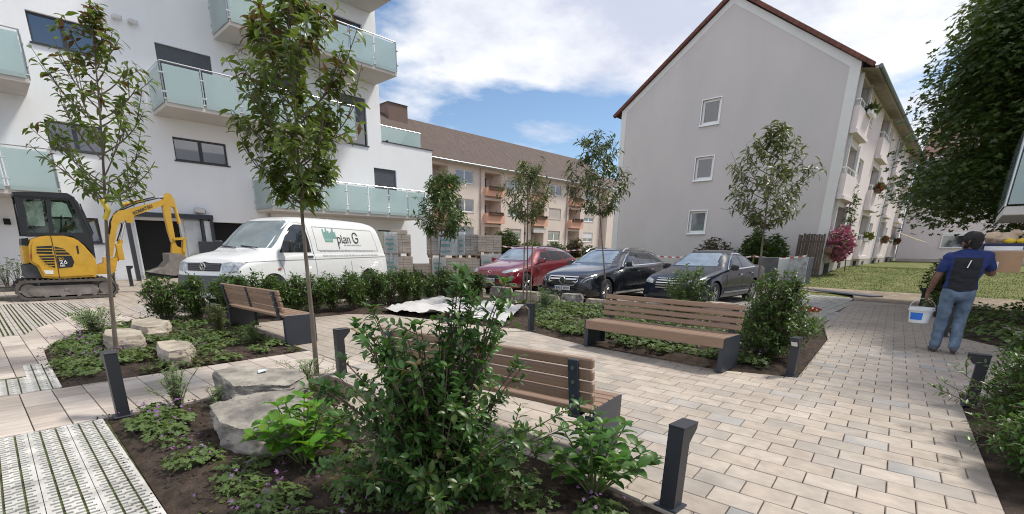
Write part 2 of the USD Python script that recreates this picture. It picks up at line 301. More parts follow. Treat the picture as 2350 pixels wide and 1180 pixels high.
# grass pavers: concrete grids whose slots show soil and grass
grid_m = M('grid_concrete', (0.50, 0.485, 0.455), 0.85, 0.3, 5, rnd=0.06, bump=0.3, bscale=150, dist=0.003)
grid2_m = M('grid_concrete_worn', (0.42, 0.385, 0.345), 0.9, 0.2, 5, isl=0.1)
slot_m = M('slot_soil', (0.06, 0.058, 0.04), 0.95, 0.5, 9, col2=(0.12, 0.145, 0.055), spec=0.1)
def grid_paver(x0, y0, w=0.234, l=0.36, ang=0.0, detail=True):
    g = sbox(0.0, 0.002, w - 0.0, l - 0.0); cuts = []
    for k, cx_ in enumerate((0.30, 0.70)):
        cuts.append(sbox(w * cx_ - 0.0065, 0.0, w * cx_ + 0.0065, l))
        for i in range(int(l / 0.045)):
            y = 0.014 + i * 0.045 + (0.0 if k == 0 else 0.009); a, b = (w * cx_ - 0.050, w * cx_ + 0.036) if (i % 2 == k) else (w * cx_ - 0.036, w * cx_ + 0.050)
            cuts.append(sbox(a, y, b, y + 0.0225))
    g = g.difference(shapely.union_all(cuts)); m_ = MB(); m_.prism(g, -0.03, 0.0); v, f = m_.out()
    v = v @ rotz(ang).T + (x0, y0, 0); v[:, 2] += gz(0, v[:, 1]) + 0.004; return v, f
for nm_, pl, cells in (('grass_paver_strip', Polygon([(-0.75, 2.0), (0.40, 2.0), (0.43, 3.0), (0.455, 5.05), (-0.75, 5.05)]), [(x - .013, y) for x in (-0.506, -0.268, -0.03, 0.208) for y in np.arange(4.685, 2.1, -0.365)]),
                       ('grass_paver_patch', gp2, [(x, y) for x in (-0.415, -0.177) for y in (6.43, 6.8)] + [(0.055, y) for y in (6.43, 6.8, 7.165, 7.48)])):
    o = solo(nm_, flat(pl, -0.008), slot_m, kind='structure')
    for x, y in cells: part(o, 'grid_paver', grid_paver(x, y), grid_m)
for k, st in enumerate(strips):
    o = solo('grass_paver_bay', flat(st, -0.006 if k == 0 else -0.005), slot_m, kind='structure'); mb = MB(); x0, y0, x1, y1 = st.bounds
    for i in range(int(x0 // 0.238) - 1, int(x1 // 0.238) + 3):
        for a, b in ((0.004, 0.05), (0.075, 0.105), (0.13, 0.16), (0.188, 0.234)):
            q = affinity.rotate(sbox(i * .238 + a, y0, i * .238 + b, y1), 1.5, origin=(0, 6.4)).intersection(st)
            for g in getattr(q, 'geoms', [q]):
                if g.geom_type == 'Polygon' and g.area > 0.002: mb.add(*ngon(np.array(shapely.geometry.polygon.orient(g).exterior.coords)[:-1], 0.006, -0.03))
    part(o, 'grid_bars', mb, grid2_m, kind='stuff')
# car park: concrete grid with grass in the cells, seen only where it recedes
o = solo('car_park', flat(parkP, -0.08), M('park_grass', (0.13, 0.15, 0.055), 0.95, 0.4, 12, spec=0.1), kind='structure'); mb = MB()
for i in range(int(12 / .2), int(21.5 / .2)):
    for j in range(int(1.9 / .2), int(13.9 / .2)):
        x, y = i * .2, j * .2
        if not parkP.contains(Point(x + .1, y + .1)): continue
        for a, b, c_, d_ in ((0.004, 0.196, 0.004, 0.05), (0.004, 0.05, 0.05, 0.196), (0.10, 0.15, 0.05, 0.196)):
            mb.add(*ngon([(x + a, y + c_), (x + b, y + c_), (x + b, y + d_), (x + a, y + d_)], -.06, -.09, 0.003))
part(o, 'grid_bars', mb, M('park_concrete', (0.44, 0.42, 0.385), 0.9, 0.2, 2, isl=0.1), kind='stuff')

def bed_z(pl, x, y, amp=0.05, seed=0):
    P = np.c_[np.ravel(x), np.ravel(y), np.zeros(np.size(x))]
    d = shapely.distance(pl.exterior, shapely.points(P[:, :2])); d = np.where(shapely.contains(pl, shapely.points(P[:, :2])), d, 0)
    k = np.clip(d / 0.25, 0, 1)
    return gz(0, P[:, 1]) - 0.02 + k * (0.045 + amp * (meshkit.fbm(P * 2.3, 4, seed) - 0.5) + 0.03 * (meshkit.fbm(P * 13, 3, seed + 5) - 0.5))
BEDS = {}
def bed(name, pl, step=0.09, seed=0, amp=0.05):
    v, f = trimesh.creation.triangulate_polygon(pl, engine='earcut'); v, f = trimesh.remesh.subdivide_to_size(np.c_[v, np.zeros(len(v))], f, step)
    t = trimesh.Trimesh(v, f, process=True); v, f = np.array(t.vertices), np.array(t.faces)
    v[:, 2] = bed_z(pl, v[:, 0], v[:, 1], amp, seed); BEDS[name] = (pl, amp, seed)
    solo(name, (v, f), soil_m, kind='structure', smooth=True)
def zb(name, x, y): pl, a, s_ = BEDS[name]; return float(bed_z(pl, x, y, a, s_)[0])
bed('front_bed', frontbedP, 0.06, 1); bed('left_bed', leftbedP, 0.10, 2); bed('centre_bed', centerbedP, 0.14, 3, 0.10); bed('side_bed', rightbedP, 0.12, 5); bed('far_bed', upperbedP, 0.16, 6, 0.10)
# clods and stones on the soil
def clods(pl, n, r0, r1, seed, bedname):
    rng = np.random.default_rng(seed); x0, y0, x1, y1 = pl.bounds; ico = trimesh.creation.icosphere(0); out = MB()
    xy = rng.uniform((x0, y0), (x1, y1), (n * 3, 2)); xy = xy[shapely.contains(pl.buffer(-0.05), shapely.points(xy))][:n]
    z = bed_z(pl, xy[:, 0], xy[:, 1], *BEDS[bedname][1:])
    for (x, y), zz in zip(xy, z):
        r = r0 * (r1 / r0) ** (rng.random() ** 2.2); out.add(ico.vertices * rng.uniform(.6, 1.3, 3) * r * (1 + rng.uniform(-.25, .25, (12, 1))) + (x, y, zz + r * .2), ico.faces)
    return out
solo('soil_clods', clods(frontbedP, 3800, 0.004, 0.022, 11, 'front_bed'), M('clod', (0.085, 0.062, 0.047), 0.95, 0.3, 20, isl=0.45), 'loose clods and bits of bark on the front bed', 'soil clods', kind='stuff')
solo('soil_clods', clods(leftbedP, 1500, 0.006, 0.03, 12, 'left_bed'), MATS['clod'], 'loose clods on the bed with the flat slabs', 'soil clods', kind='stuff')
for k, (pl, n_) in enumerate(((frontbedP, 420), (leftbedP, 260))):
    ringp = pl.buffer(.10).difference(pl.buffer(.01)); rng = np.random.default_rng(40 + k); x0, y0, x1, y1 = ringp.bounds; xy = rng.uniform((x0, y0), (x1, y1), (n_ * 14, 2)); xy = xy[shapely.contains(ringp, shapely.points(xy))][:n_]; mb = MB(); ico = trimesh.creation.icosphere(0)
    for x, y in xy: mb.add(ico.vertices * rng.uniform(.5, 1.2, 3) * rng.uniform(.002, .008) + (x, y, gz(x, y) + .004), ico.faces)
    solo('soil_crumbs', mb, MATS['clod'], ('soil crumbs spilled on the paving around the front bed', 'soil crumbs spilled on the paving around the left bed')[k], 'soil crumbs', kind='stuff')
# lawn beyond the path, rising to the grey house
def lawn_z(x, y): return gz(x, y) - 0.085 + np.clip((x - 20.6) / 1.6, 0, 1) * 0.09 + np.clip((x - 20.0) / 8.5, 0, 1.6) ** 1.2 * 0.33
gx, gy = np.meshgrid(np.linspace(20.6, 75, 50), np.linspace(-14, 22, 40), indexing='ij'); V = np.c_[gx.ravel(), gy.ravel(), lawn_z(gx.ravel(), gy.ravel()) + 0.012]
I = np.arange(49 * 39).reshape(49, 39); I = (I // 39) * 40 + I % 39; I = I.ravel(); F = np.stack([I, I + 40, I + 41, I + 1], 1)
solo('lawn', (V, F), M('lawn_ground', (0.125, 0.16, 0.05), 0.95, 0.3, 1.2, col2=(0.20, 0.20, 0.085), bump=0.6, bscale=25, dist=0.03, spec=0.1), kind='structure', smooth=True)
v, f = flat(Polygon([(18.72, 0.6), (18.72, 2.25), (21.0, 2.6), (21.2, 4.6), (22.4, 4.8), (22.4, -6), (19.8, -6)]), 0.016)
v, f = trimesh.remesh.subdivide_to_size(v, f, 0.8); v[:, 2] = np.maximum(lawn_z(v[:, 0], v[:, 1]) + 0.02, gz(0, v[:, 1]) + 0.01)
solo('soil_strip', (v, f), M('strip_soil', (0.26, 0.205, 0.15), 0.95, 0.35, 2.5, bump=0.6, bscale=30, dist=0.03), kind='structure')
rng = np.random.default_rng(3); n = 16000; xy = rng.uniform((22.3, -5), (36, 5), (n, 2)); z = lawn_z(xy[:, 0], xy[:, 1])
L = leaves(np.c_[xy, z], np.c_[rng.normal(0, .45, (n, 2)), np.ones(n)], ball_dirs(rng, n), rng.uniform(.025, .07, n), 0.022, bend=0.3)
solo('lawn_grass', L, M('grass_blade', (0.14, 0.185, 0.055), 0.7, 0.2, 1, isl=0.35, transl=0.25), 'short sparse grass of the lawn beside the grey house', 'grass', kind='stuff')
# ================================================================ buildings
white_m = M('white_render', (0.835, 0.845, 0.86), 0.9, 0.035, 0.8, stretch=(1, 1, .3), bump=0.12, bscale=90, dist=0.004, spec=0.2)
soffit_m = M('balcony_concrete', (0.56, 0.53, 0.49), 0.9, 0.06, 1.2, spec=0.2)
anth = M('anthracite', (0.035, 0.038, 0.045), 0.4, 0.1, 3)
shut_m = M('roller_shutter', (0.085, 0.09, 0.105), 0.5, 0.05, 3)
steel = M('steel_rail', (0.62, 0.62, 0.63), 0.25, 0.05, 5, metal=1.0)
frost = glass_mat('frosted_glass', (0.80, 0.93, 0.90), opaque=(0.66, 0.79, 0.775), mixo=0.72, rough=0.02)
pane_m = M('window_glass', (0.014, 0.017, 0.02), 0.03, 0.2, 0.5, spec=0.9, ior=2.0)
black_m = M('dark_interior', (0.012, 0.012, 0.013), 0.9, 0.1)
grey_m = M('grey_plastic', (0.55, 0.55, 0.54), 0.5, 0.05)
zinc = M('zinc_pipe', (0.36, 0.38, 0.40), 0.45, 0.1, 4, metal=0.6)
def wall_xz(poly, y, th, T=None):
    """Upright wall from an outline in x and z, its outer face at y and its thickness towards +y."""
    m_ = MB(); m_.prism(poly, -th, 0.0, np.array([[1, 0, 0, 0], [0, 0, -1, y], [0, 1, 0, 0], [0, 0, 0, 1.0]])); return m_.out()
def wall_yz(poly, x, th):
    m_ = MB(); m_.prism(affinity.scale(poly, -1, 1, origin=(0, 0)), 0, th, np.array([[0, 0, 1, x], [-1, 0, 0, 0], [0, 1, 0, 0], [0, 0, 0, 1.0]])); return m_.out()
def window(owner, x0, x1, z0, z1, y, fm, panes=2, shutter=0.0, sill=True, fw=0.06, rec=0.10, pm=None, split=None, sm=None):
    """Recessed window in a wall that faces -y: frame, its panes, sill and a shutter drawn down by a share of the height."""
    g = sbox(x0, z0, x1, z1); xs = np.linspace(x0, x1, panes + 1) if split is None else split; cut = [sbox(a + fw, z0 + fw, b - fw, z1 - fw) for a, b in zip(xs[:-1], xs[1:])]
    fr = part(owner, 'window', wall_xz(g.difference(shapely.union_all(cut)), y + rec, 0.07), fm)
    for c_ in cut:
        a, b, c2, d = c_.bounds; part(fr, 'pane', MB().box((a - .005, y + rec + .03, b - .005), (c2 + .005, y + rec + .045, d + .005)), pm or pane_m)
    if sill: part(fr, 'sill', MB().box((x0 - .05, y - .05, z0 - .045), (x1 + .05, y + rec + 0.02, z0 - .003)), fm)
    if shutter:
        m_ = MB(); h = (z1 - z0) * shutter; n = max(4, int(h / 0.052))
        for i in range(n): m_.box((x0 + .01, y + rec - .03 - .004 * (i % 2), z1 - h * (i + 1) / n + .002), (x1 - .01, y + rec - .008, z1 - h * i / n - .002))
        part(fr, 'shutter', m_, sm or shut_m)
    return fr
def hole(x0, x1, z0, z1): return sbox(x0, z0, x1, z1)

FY = 22.0
wb = thing('white_apartment_building', 'white rendered apartment building with frosted glass balconies and anthracite windows', 'apartment building')
W_A = [(2.33, 4.0, 7.55, 8.40), (2.18, 3.62, 4.55, 5.40), (5.72, 7.57, 4.64, 5.44)]
DOOR_D, DOOR_E, DOOR_G, WIN_F, SH_H, DOOR_I, WIN_J = (5.65, 7.45, 6.25, 8.42), (9.7, 11.5, 9.25, 11.45), (12.69, 14.1, 6.28, 8.32), (12.68, 14.14, 10.3, 11.33), (14.35, 15.68, 3.95, 5.36), (14.37, 15.75, 0.42, 2.42), (1.75, 3.02, 1.62, 2.45)
DOOR_M = (9.2, 11.2, 6.25, 8.42)
GAR, GARK = (4.06, 5.52, 0.30, 2.46), (6.66, 8.3, 0.3, 2.48)
outline = Polygon([(-9, -0.2), (18.08, -0.2), (18.08, 6.6), (14.88, 6.6), (14.88, 16.5), (-9, 16.5)])
holes = [hole(*h) for h in W_A + [DOOR_D, DOOR_E, DOOR_G, WIN_F, SH_H, DOOR_I, WIN_J, GAR, GARK, DOOR_M]]
part(wb, 'wall', wall_xz(outline.difference(shapely.union_all(holes)), FY, 0.32), white_m)
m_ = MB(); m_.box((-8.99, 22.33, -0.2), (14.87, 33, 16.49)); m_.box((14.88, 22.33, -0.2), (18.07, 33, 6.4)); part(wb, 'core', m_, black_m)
m_ = MB(); m_.box((14.55, 22.32, -0.2), (14.879, 33.02, 16.49)); m_.box((17.75, 22.32, -0.2), (18.079, 33.02, 6.58)); m_.box((-9, 33.0, -0.2), (18.08, 33.3, 6.58)); m_.box((-9, 33.0, 6.6), (14.87, 33.3, 16.49)); part(wb, 'side_wall', m_, white_m)
part(wb, 'parapet_cap', MB().box((14.9, 21.96, 6.60), (18.12, 22.36, 6.64)), anth)
for w_ in W_A: window(wb, *w_, FY, anth, 2)
window(wb, *DOOR_D, FY, anth, 2, shutter=0.75, sill=False); window(wb, *DOOR_E, FY, anth, 2, sill=False); window(wb, *DOOR_M, FY, anth, 2, sill=False, shutter=.3)
window(wb, *DOOR_G, FY, anth, 1, shutter=0.5); window(wb, *WIN_F, FY, anth, 1); window(wb, *SH_H, FY, anth, 1, shutter=0.99); window(wb, *DOOR_I, FY, anth, 2, sill=False); window(wb, *WIN_J, FY, anth, 2)
# balconies: slab with a toothed edge, frosted panels clamped between steel posts
def balcony(x0, x1, zs, y0=20.25, th=0.20, pitch=1.18, sides=(1, 1)):
    sl = part(wb, 'balcony', MB().cbox(((x0 + x1) / 2, (y0 + FY) / 2, zs + th / 2), (x1 - x0, FY - y0, th), 0.012), soffit_m)
    part(sl, 'edge_trim', MB().box((x0 - .03, y0 - .03, zs + th), (x1 + .03, FY - .004, zs + th + .035)), grey_m)
    zt = zs + 1.33; pl = [(x0, FY - .05), (x0, y0), (x1, y0), (x1, FY - .05)]; m_ = MB()
    for (a, b), on in zip(zip(pl[:-1], pl[1:]), (sides[0], 1, sides[1])):
        if on: m_.tube([(*a, zt), (*b, zt)], 0.022, 8)
    part(sl, 'handrail', m_, steel, 40)
    for (a, b), on in zip(zip(pl[:-1], pl[1:]), (sides[0], 1, sides[1])):
        if not on: continue
        a, b = np.array(a), np.array(b); n = max(1, round(np.linalg.norm(b - a) / pitch))
        for i in range(n):
            p, q = a + (b - a) * i / n, a + (b - a) * (i + 1) / n; d = (q - p) / np.linalg.norm(q - p)
            out = np.array([d[1], -d[0]]) * 0.03
            part(sl, 'glass_panel', MB().bar((*(p + d * .05 + out), zs + .68), (*(q - d * .05 + out), zs + .68), 0.012, 1.12), frost)
            m_ = MB().cyl((*p, zs + th), (*p, zt), 0.019, 8)
            for zc in (zs + .42, zs + .98):
                m_.bar((*(p - d * .085 + out * .8), zc), (*(p + d * .085 + out * .8), zc), 0.035, 0.05, ch=0.008)
            part(sl, 'post', m_, steel, 40)
        p = b; part(sl, 'post', MB().cyl((*p, zs + th), (*p, zt), 0.019, 8), steel, 40)
    return sl
balcony(5.25, 12.42, 6.05); balcony(7.64, 14.72, 9.02); balcony(6.5, 14.62, 11.9); balcony(8.42, 16.1, 2.93)
balcony(-6.0, 1.90, 5.97); balcony(-6.0, 2.0, 2.95)
sl = part(wb, 'terrace_glass', MB().box((14.97, 22.16, 6.66), (17.45, 22.175, 7.36)), frost)
part(sl, 'handrail', MB().tube([(14.9, 22.17, 7.38), (17.47, 22.17, 7.38)], .02, 8), steel, 40)
part(wb, 'terrace_lamp', MB().cbox((15.2, 21.99, 6.66), (.1, .1, .07), .01), black_m)
part(wb, 'downpipe', MB().tube([(8.90, 21.92, 6.0), (8.93, 21.92, 0.35)], 0.05, 12), zinc, 40)
for x, z in ((4.64, 8.83), (5.09, 8.82)): part(wb, 'vent_pipe', MB().tube([(x - .06, 22, z + .03), (x - .06, 21.86, z), (x + .12, 21.80, z - .03)], [.075, .078, .078], 14), grey_m, 50)
def spot(x, z, r=.11, l=.34):
    p = part(wb, 'wall_spot', MB().cyl((x - l / 2, 21.86, z + .03), (x + l / 2, 21.80, z), r, 18), grey_m, 50); part(p, 'lens', MB().cyl((x + l / 2 + .002, 21.80, z), (x + l / 2 + .012, 21.80, z), r * .62, 16), black_m)
    part(p, 'bracket', MB().box((x - .05, 21.86, z - .04), (x + .05, 22, z + .05)), grey_m)
spot(6.22, 2.86); spot(8.4, 8.78, .1, .25); spot(0.25, 5.5, .1, .25)
part(wb, 'wall_lamp', MB().cbox((12.27, 21.93, 11.37), (.16, .14, .2), .01), black_m); part(wb, 'wall_lamp', MB().cbox((0.71, 21.93, 2.24), (.16, .14, .18), .01), black_m)
# garage entrance: portal of dark steel, open dark doorway, white leaf and translucent panel
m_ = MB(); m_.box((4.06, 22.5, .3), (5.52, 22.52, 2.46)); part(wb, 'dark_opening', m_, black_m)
m_ = MB(); m_.box((3.55, 21.72, 2.56), (6.62, 21.98, 2.72)); m_.box((6.50, 21.74, 0.33), (6.60, 21.97, 2.56)); m_.box((6.18, 21.78, 0.33), (6.27, 21.96, 2.56)); m_.box((3.62, 21.0, 0.30), (3.75, 21.12, 2.56)); m_.box((3.62, 21.12, 2.57), (3.75, 21.72, 2.70)); p = part(wb, 'entrance_portal', m_, anth)
part(p, 'panel', MB().box((6.27, 21.85, 1.72), (6.50, 21.87, 2.5)), M('panel_white', (0.7, 0.72, 0.72), 0.3)); part(p, 'letterbox', MB().cbox((6.2, 21.66, 1.42), (.52, .16, .6), .01), anth)
part(wb, 'door_leaf', MB().box((5.60, 21.90, 0.33), (6.16, 21.95, 2.5)), M('leaf_grey', (0.50, 0.52, 0.53), 0.5))
part(wb, 'door_reveal', MB().box((4.0, 21.9, .3), (4.055, 22.0, 2.5)), M('panel_white', (0.7, 0.72, 0.72)))

# ---- far apartment building, beige with a brown tiled roof
FB = 41.0
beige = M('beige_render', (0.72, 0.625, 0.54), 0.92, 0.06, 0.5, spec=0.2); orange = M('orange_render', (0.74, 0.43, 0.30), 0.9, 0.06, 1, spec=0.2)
roof_m = M('roof_tiles', (0.135, 0.095, 0.08), 0.8, 0.15, 1.5, isl=0.18); pvc = M('white_frame', (0.80, 0.80, 0.79), 0.4, 0.03)
shutbeige = M('shutter_beige', (0.56, 0.50, 0.44), 0.6, 0.05); planter_m = M('planter_brown', (0.11, 0.055, 0.035), 0.7, 0.2)
fb = thing('far_apartment_building', 'beige three storey apartment building with brown roof and orange balconies', 'apartment building')
wins = [(36.9, 39.6), (45.3, 47.9), (53.45, 56.15), (61.85, 64.4)]; logs = [(33.0, 36.0), (41.2, 44.2), (49.7, 52.6), (57.85, 60.95)]; lv = [(8.42, 9.78), (5.47, 6.83), (2.64, 3.95)]
hs = [hole(a, b, c, d) for a, b in wins for c, d in lv] + [hole(a + .12, b - .12, c, d) for a, b in logs for c, d in ((7.2, 9.9), (4.3, 6.95), (1.3, 4.05))]
part(fb, 'wall', wall_xz(sbox(22, 0.2, 66.5, 10.4).difference(shapely.union_all(hs)), FB, .35), beige)
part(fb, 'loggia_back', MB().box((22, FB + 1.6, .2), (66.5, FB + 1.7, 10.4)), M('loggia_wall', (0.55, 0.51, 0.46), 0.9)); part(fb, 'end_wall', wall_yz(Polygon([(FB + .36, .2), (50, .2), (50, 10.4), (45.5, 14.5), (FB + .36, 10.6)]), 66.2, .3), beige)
for a, b in logs:
    for x in (a + .12, b - .12): part(fb, 'loggia_side', MB().box((x - .03, FB + .35, .2), (x + .03, FB + 1.6, 10.3)), beige)
    for z in (4.2, 7.05, 9.95): part(fb, 'loggia_floor', MB().box((a, FB + .355, z), (b, FB + 1.6, z + .15)), beige)
rng = np.random.default_rng(5)
for i, (a, b) in enumerate(wins):
    for j, (c, d) in enumerate(lv):
        window(fb, a, b, c, d, FB, pvc, 2, shutter=[[0, 0, 0], [.35, .55, .3], [0, .99, .25], [.4, .62, .6]][i][j], fw=.10, sm=shutbeige if (i, j) != (3, 2) else pvc)
for i, (a, b) in enumerate(logs):
    for j, (z0, z1) in enumerate(((7.38, 8.24), (4.43, 5.5))):
        bl = part(fb, 'balcony', MB().box((a, FB - .55, z0), (b, FB - .43, z1)).box((a, FB - .43, z0), (a + .12, FB - .002, z1)).box((b - .12, FB - .43, z0), (b, FB - .002, z1)).box((a + .12, FB - .43, z0), (b - .12, FB + .3, z0 + .12)), orange)
        part(bl, 'planter', MB().box((a + .3, FB - .78, z1 - .22), (b - .4, FB - .57, z1 + .02)), planter_m)
        n = 90; P = np.c_[rng.uniform(a + .3, b - .4, n), rng.uniform(FB - .78, FB - .58, n), np.full(n, z1)]
        part(bl, 'flowers', leaves(P, ball_dirs(rng, n) * (1, 1, .5) + (0, -.2, .7), ball_dirs(rng, n), rng.uniform(.12, .3, n), .12), M('balcony_plants', (0.10, 0.09, 0.04), isl=.5, hueisl=.10, col2=(0.22, 0.05, 0.05)))
    for z in (7.45, 4.55, 1.35):
        fr = part(fb, 'balcony_door', wall_xz(sbox(a + .9, z, a + 2.1, z + 2.2).difference(sbox(a + 1.0, z + .1, a + 2.0, z + 2.1)), FB + 1.58, .05), pvc); part(fr, 'pane', MB().box((a + .99, FB + 1.575, z + .1), (a + 2.01, FB + 1.59, z + 2.1)), pane_m)
part(fb, 'awning', MB().box((49.8, FB - .4, 3.6), (52.5, FB - .35, 4.2)), M('awning_cloth', (0.6, 0.6, 0.55), 0.8))
# roof in courses of tiles
m_ = MB(); n = 34; sl_v = np.array([0, 45.5 - 40.35, 14.75 - 10.35])
for i in range(n):
    a, b = np.array([0, 40.35, 10.35]) + sl_v * i / n, np.array([0, 40.35, 10.35]) + sl_v * (i + 1) / n
    xs = np.arange(21.8, 67.0, 1.13) + (i % 2) * .1
    for x in xs:
        m_.add([(x, *(a[1:] + (0, .035))), (x + 1.12, *(a[1:] + (0, .035))), (x + 1.12, *(b[1:] + (0, .012))), (x, *(b[1:] + (0, .012))), (x, *a[1:]), (x + 1.12, *a[1:])], [[0, 1, 2, 3], [4, 5, 1, 0]])
part(fb, 'roof_tile', m_, roof_m, kind='stuff'); part(fb, 'roof', MB().add([(21.8, 40.35, 10.33), (67, 40.35, 10.33), (67, 45.5, 14.73), (21.8, 45.5, 14.73), (21.8, 50.6, 10.33), (67, 50.6, 10.33)], [[0, 1, 2, 3], [3, 2, 5, 4]]), roof_m)
part(fb, 'gutter', MB().tube([(21.8, 40.28, 10.3), (67, 40.28, 10.3)], .09, 8), zinc, 40); part(fb, 'eave_board', MB().box((21.8, 40.37, 10.2), (66.9, 41.0, 10.3)), M('eave_wood', (0.5, 0.47, 0.42)))
for x in (40.6, 49.1, 57.4, 66.2): part(fb, 'downpipe', MB().cyl((x, FB - .08, .6), (x, FB - .08, 10.2), .06, 8), M('pipe_beige', (0.45, 0.30, 0.25), .5), 40)
ch = part(fb, 'chimney', MB().box((31.2, 44.6, 13.2), (33.55, 46.2, 15.62)), M('chimney_cladding', (0.155, 0.10, 0.08), .8, .1, 3)); part(ch, 'cap', MB().add([(31.1, 44.5, 15.62), (33.65, 44.5, 15.62), (33.65, 46.3, 15.62), (31.1, 46.3, 15.62), (32.4, 45.4, 15.85)], [[0, 1, 4], [1, 2, 4], [2, 3, 4], [3, 0, 4]]), zinc)
nb = thing('neighbouring_building', 'plain beige building end wall glimpsed between brown roof and grey gable', 'building')
part(nb, 'wall', MB().box((66.9, 40.2, .2), (92, 52, 10.3)), beige); part(nb, 'roof', MB().add([(66.9, 39.8, 10.32), (92, 39.8, 10.32), (92, 46, 13.2), (66.9, 46, 13.2)], [[0, 1, 2, 3]]), roof_m)
part(nb, 'downpipe', MB().cyl((69.0, 40.1, .6), (69.0, 40.1, 10.2), .06, 8), pvc, 40)

# ---- grey gable house with its balconied long side
gab = M('gable_paint', (0.50, 0.475, 0.455), 0.92, 0.05, 0.45, col2=(0.545, 0.50, 0.485), bump=0.12, bscale=14, dist=0.01, spec=0.2, stretch=(1, 1.3, .6), detail=6); gab_l = M('gable_band', (0.62, 0.61, 0.585), 0.92, 0.04, 0.5, spec=0.2)
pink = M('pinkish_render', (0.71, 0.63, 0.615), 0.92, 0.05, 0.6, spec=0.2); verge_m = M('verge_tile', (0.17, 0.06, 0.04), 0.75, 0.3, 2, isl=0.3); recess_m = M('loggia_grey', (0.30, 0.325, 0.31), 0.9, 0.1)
GX = 28.0; gh = thing('grey_gable_house', 'grey and pinkish four level house with large blank gable and red verge', 'house')
gp = Polygon([(4.92, 0.2), (16.34, 0.2), (16.34, 9.35), (10.64, 13.45), (4.92, 9.35)]); gw = [(10.66, 11.6, 7.9, 9.07), (10.66, 11.6, 5.2, 6.33), (10.66, 11.6, 2.45, 3.6)]
part(gh, 'gable_wall', wall_yz(gp.difference(shapely.union_all([sbox(*[g_[0], g_[2], g_[1], g_[3]]) for g_ in gw])), GX, 0.35), gab)
inner = Polygon([(5.33, 0.1), (16.02, 0.1), (16.02, 9.25), (10.64, 13.1), (5.33, 9.25)]); part(gh, 'gable_border', wall_yz(gp.difference(inner), GX - .012, .0118), gab_l)
for i, (a, b, c, d) in enumerate(gw):
    fr = part(gh, 'window', wall_yz(sbox(a - .04, c - .04, b + .04, d + .04).difference(sbox(a, c, b, d)), GX - .03, .06), pvc)
    part(fr, 'sash', wall_yz(sbox(a, c, b, d).difference(sbox(a + .11, c + .12, b - .11, d - .11)), GX + .10, .06), pvc); part(fr, 'pane', MB().box((GX + .12, a + .1, c + .1), (GX + .135, b - .1, d - .1)), pane_m)
    part(fr, 'sill', MB().box((GX - .06, a - .06, c - .08), (GX + .1, b + .06, c - .042)), pvc)
part(gh, 'core', MB().box((GX + .36, 7.2, .2), (60, 16.3, 9.3)), black_m); part(gh, 'plinth', MB().box((GX + .002, 4.93, -.3), (60, 5.25, 1.02)), M('plinth_render', (0.40, 0.36, 0.32), .95, .15, 2)); 
# verge tiles along both gable slopes, roof planes and gutter
for sgn, y0 in ((1, 4.45), (-1, 16.83)):
    n = 24; m_ = MB(); a = np.array([y0, 9.13]); b = np.array([10.64, 13.62])
    for i in range(n):
        p, q = a + (b - a) * i / n, a + (b - a) * (i + 1.02) / n
        m_.bar((GX - .06, *p), (GX - .06, *q), .2, .17, up=(1, 0, 0) if False else (0, -sgn * .62, .78), ch=.02)
    part(gh, 'verge_tile', m_, verge_m, kind='stuff')
part(gh, 'roof', MB().add([(GX - .1, 4.45, 9.16), (60.5, 4.45, 9.16), (60.5, 10.64, 13.66), (GX - .1, 10.64, 13.66), (GX - .1, 16.83, 9.16), (60.5, 16.83, 9.16)], [[0, 1, 2, 3], [3, 2, 5, 4]]), verge_m)
part(gh, 'eave_soffit', MB().add([(GX, 4.40, 9.02), (60.5, 4.40, 9.02), (60.5, 4.93, 9.12), (GX, 4.93, 9.12)], [[0, 3, 2, 1]]).box((GX, 4.28, 8.98), (60.5, 4.40, 9.10)), M('soffit_boards', (0.30, 0.25, 0.21), .9, .2, 3))
part(gh, 'gutter', MB().tube([(GX, 4.22, 9.06), (60.5, 4.22, 9.06)], .08, 10), M('gutter_green', (0.13, 0.16, 0.15), .5, metal=.3), 40)
holes, MOD = [], [28.25 + 8.35 * k for k in range(4)]
for x in MOD:
    for z in (6.85, 4.1, 1.3): holes += [hole(x + .15, x + 2.75, z, z + 2.15 if z > 2 else z + 2.3), hole(x + 3.9, x + 5.3, z + .85, z + 2.0)]
part(gh, 'side_wall', wall_xz(sbox(GX + .352, 1.03, 60, 9.2).difference(shapely.union_all(holes)), 4.92, .3), pink)
part(gh, 'pilaster', MB().box((GX + .352, 4.80, .95), (GX + .5, 4.918, 9.0)), gab_l)
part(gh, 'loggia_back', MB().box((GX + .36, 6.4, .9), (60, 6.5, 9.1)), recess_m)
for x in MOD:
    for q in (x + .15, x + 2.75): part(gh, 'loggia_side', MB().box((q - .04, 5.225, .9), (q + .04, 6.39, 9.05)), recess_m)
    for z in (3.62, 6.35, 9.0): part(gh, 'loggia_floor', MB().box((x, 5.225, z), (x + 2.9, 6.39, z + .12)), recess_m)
rng = np.random.default_rng(9); petals = M('flower_red', (0.55, 0.07, 0.06), .6, .2, isl=.35, transl=.2); foliage = M('box_foliage', (0.10, 0.14, 0.035), .6, .2, isl=.4, transl=.25)
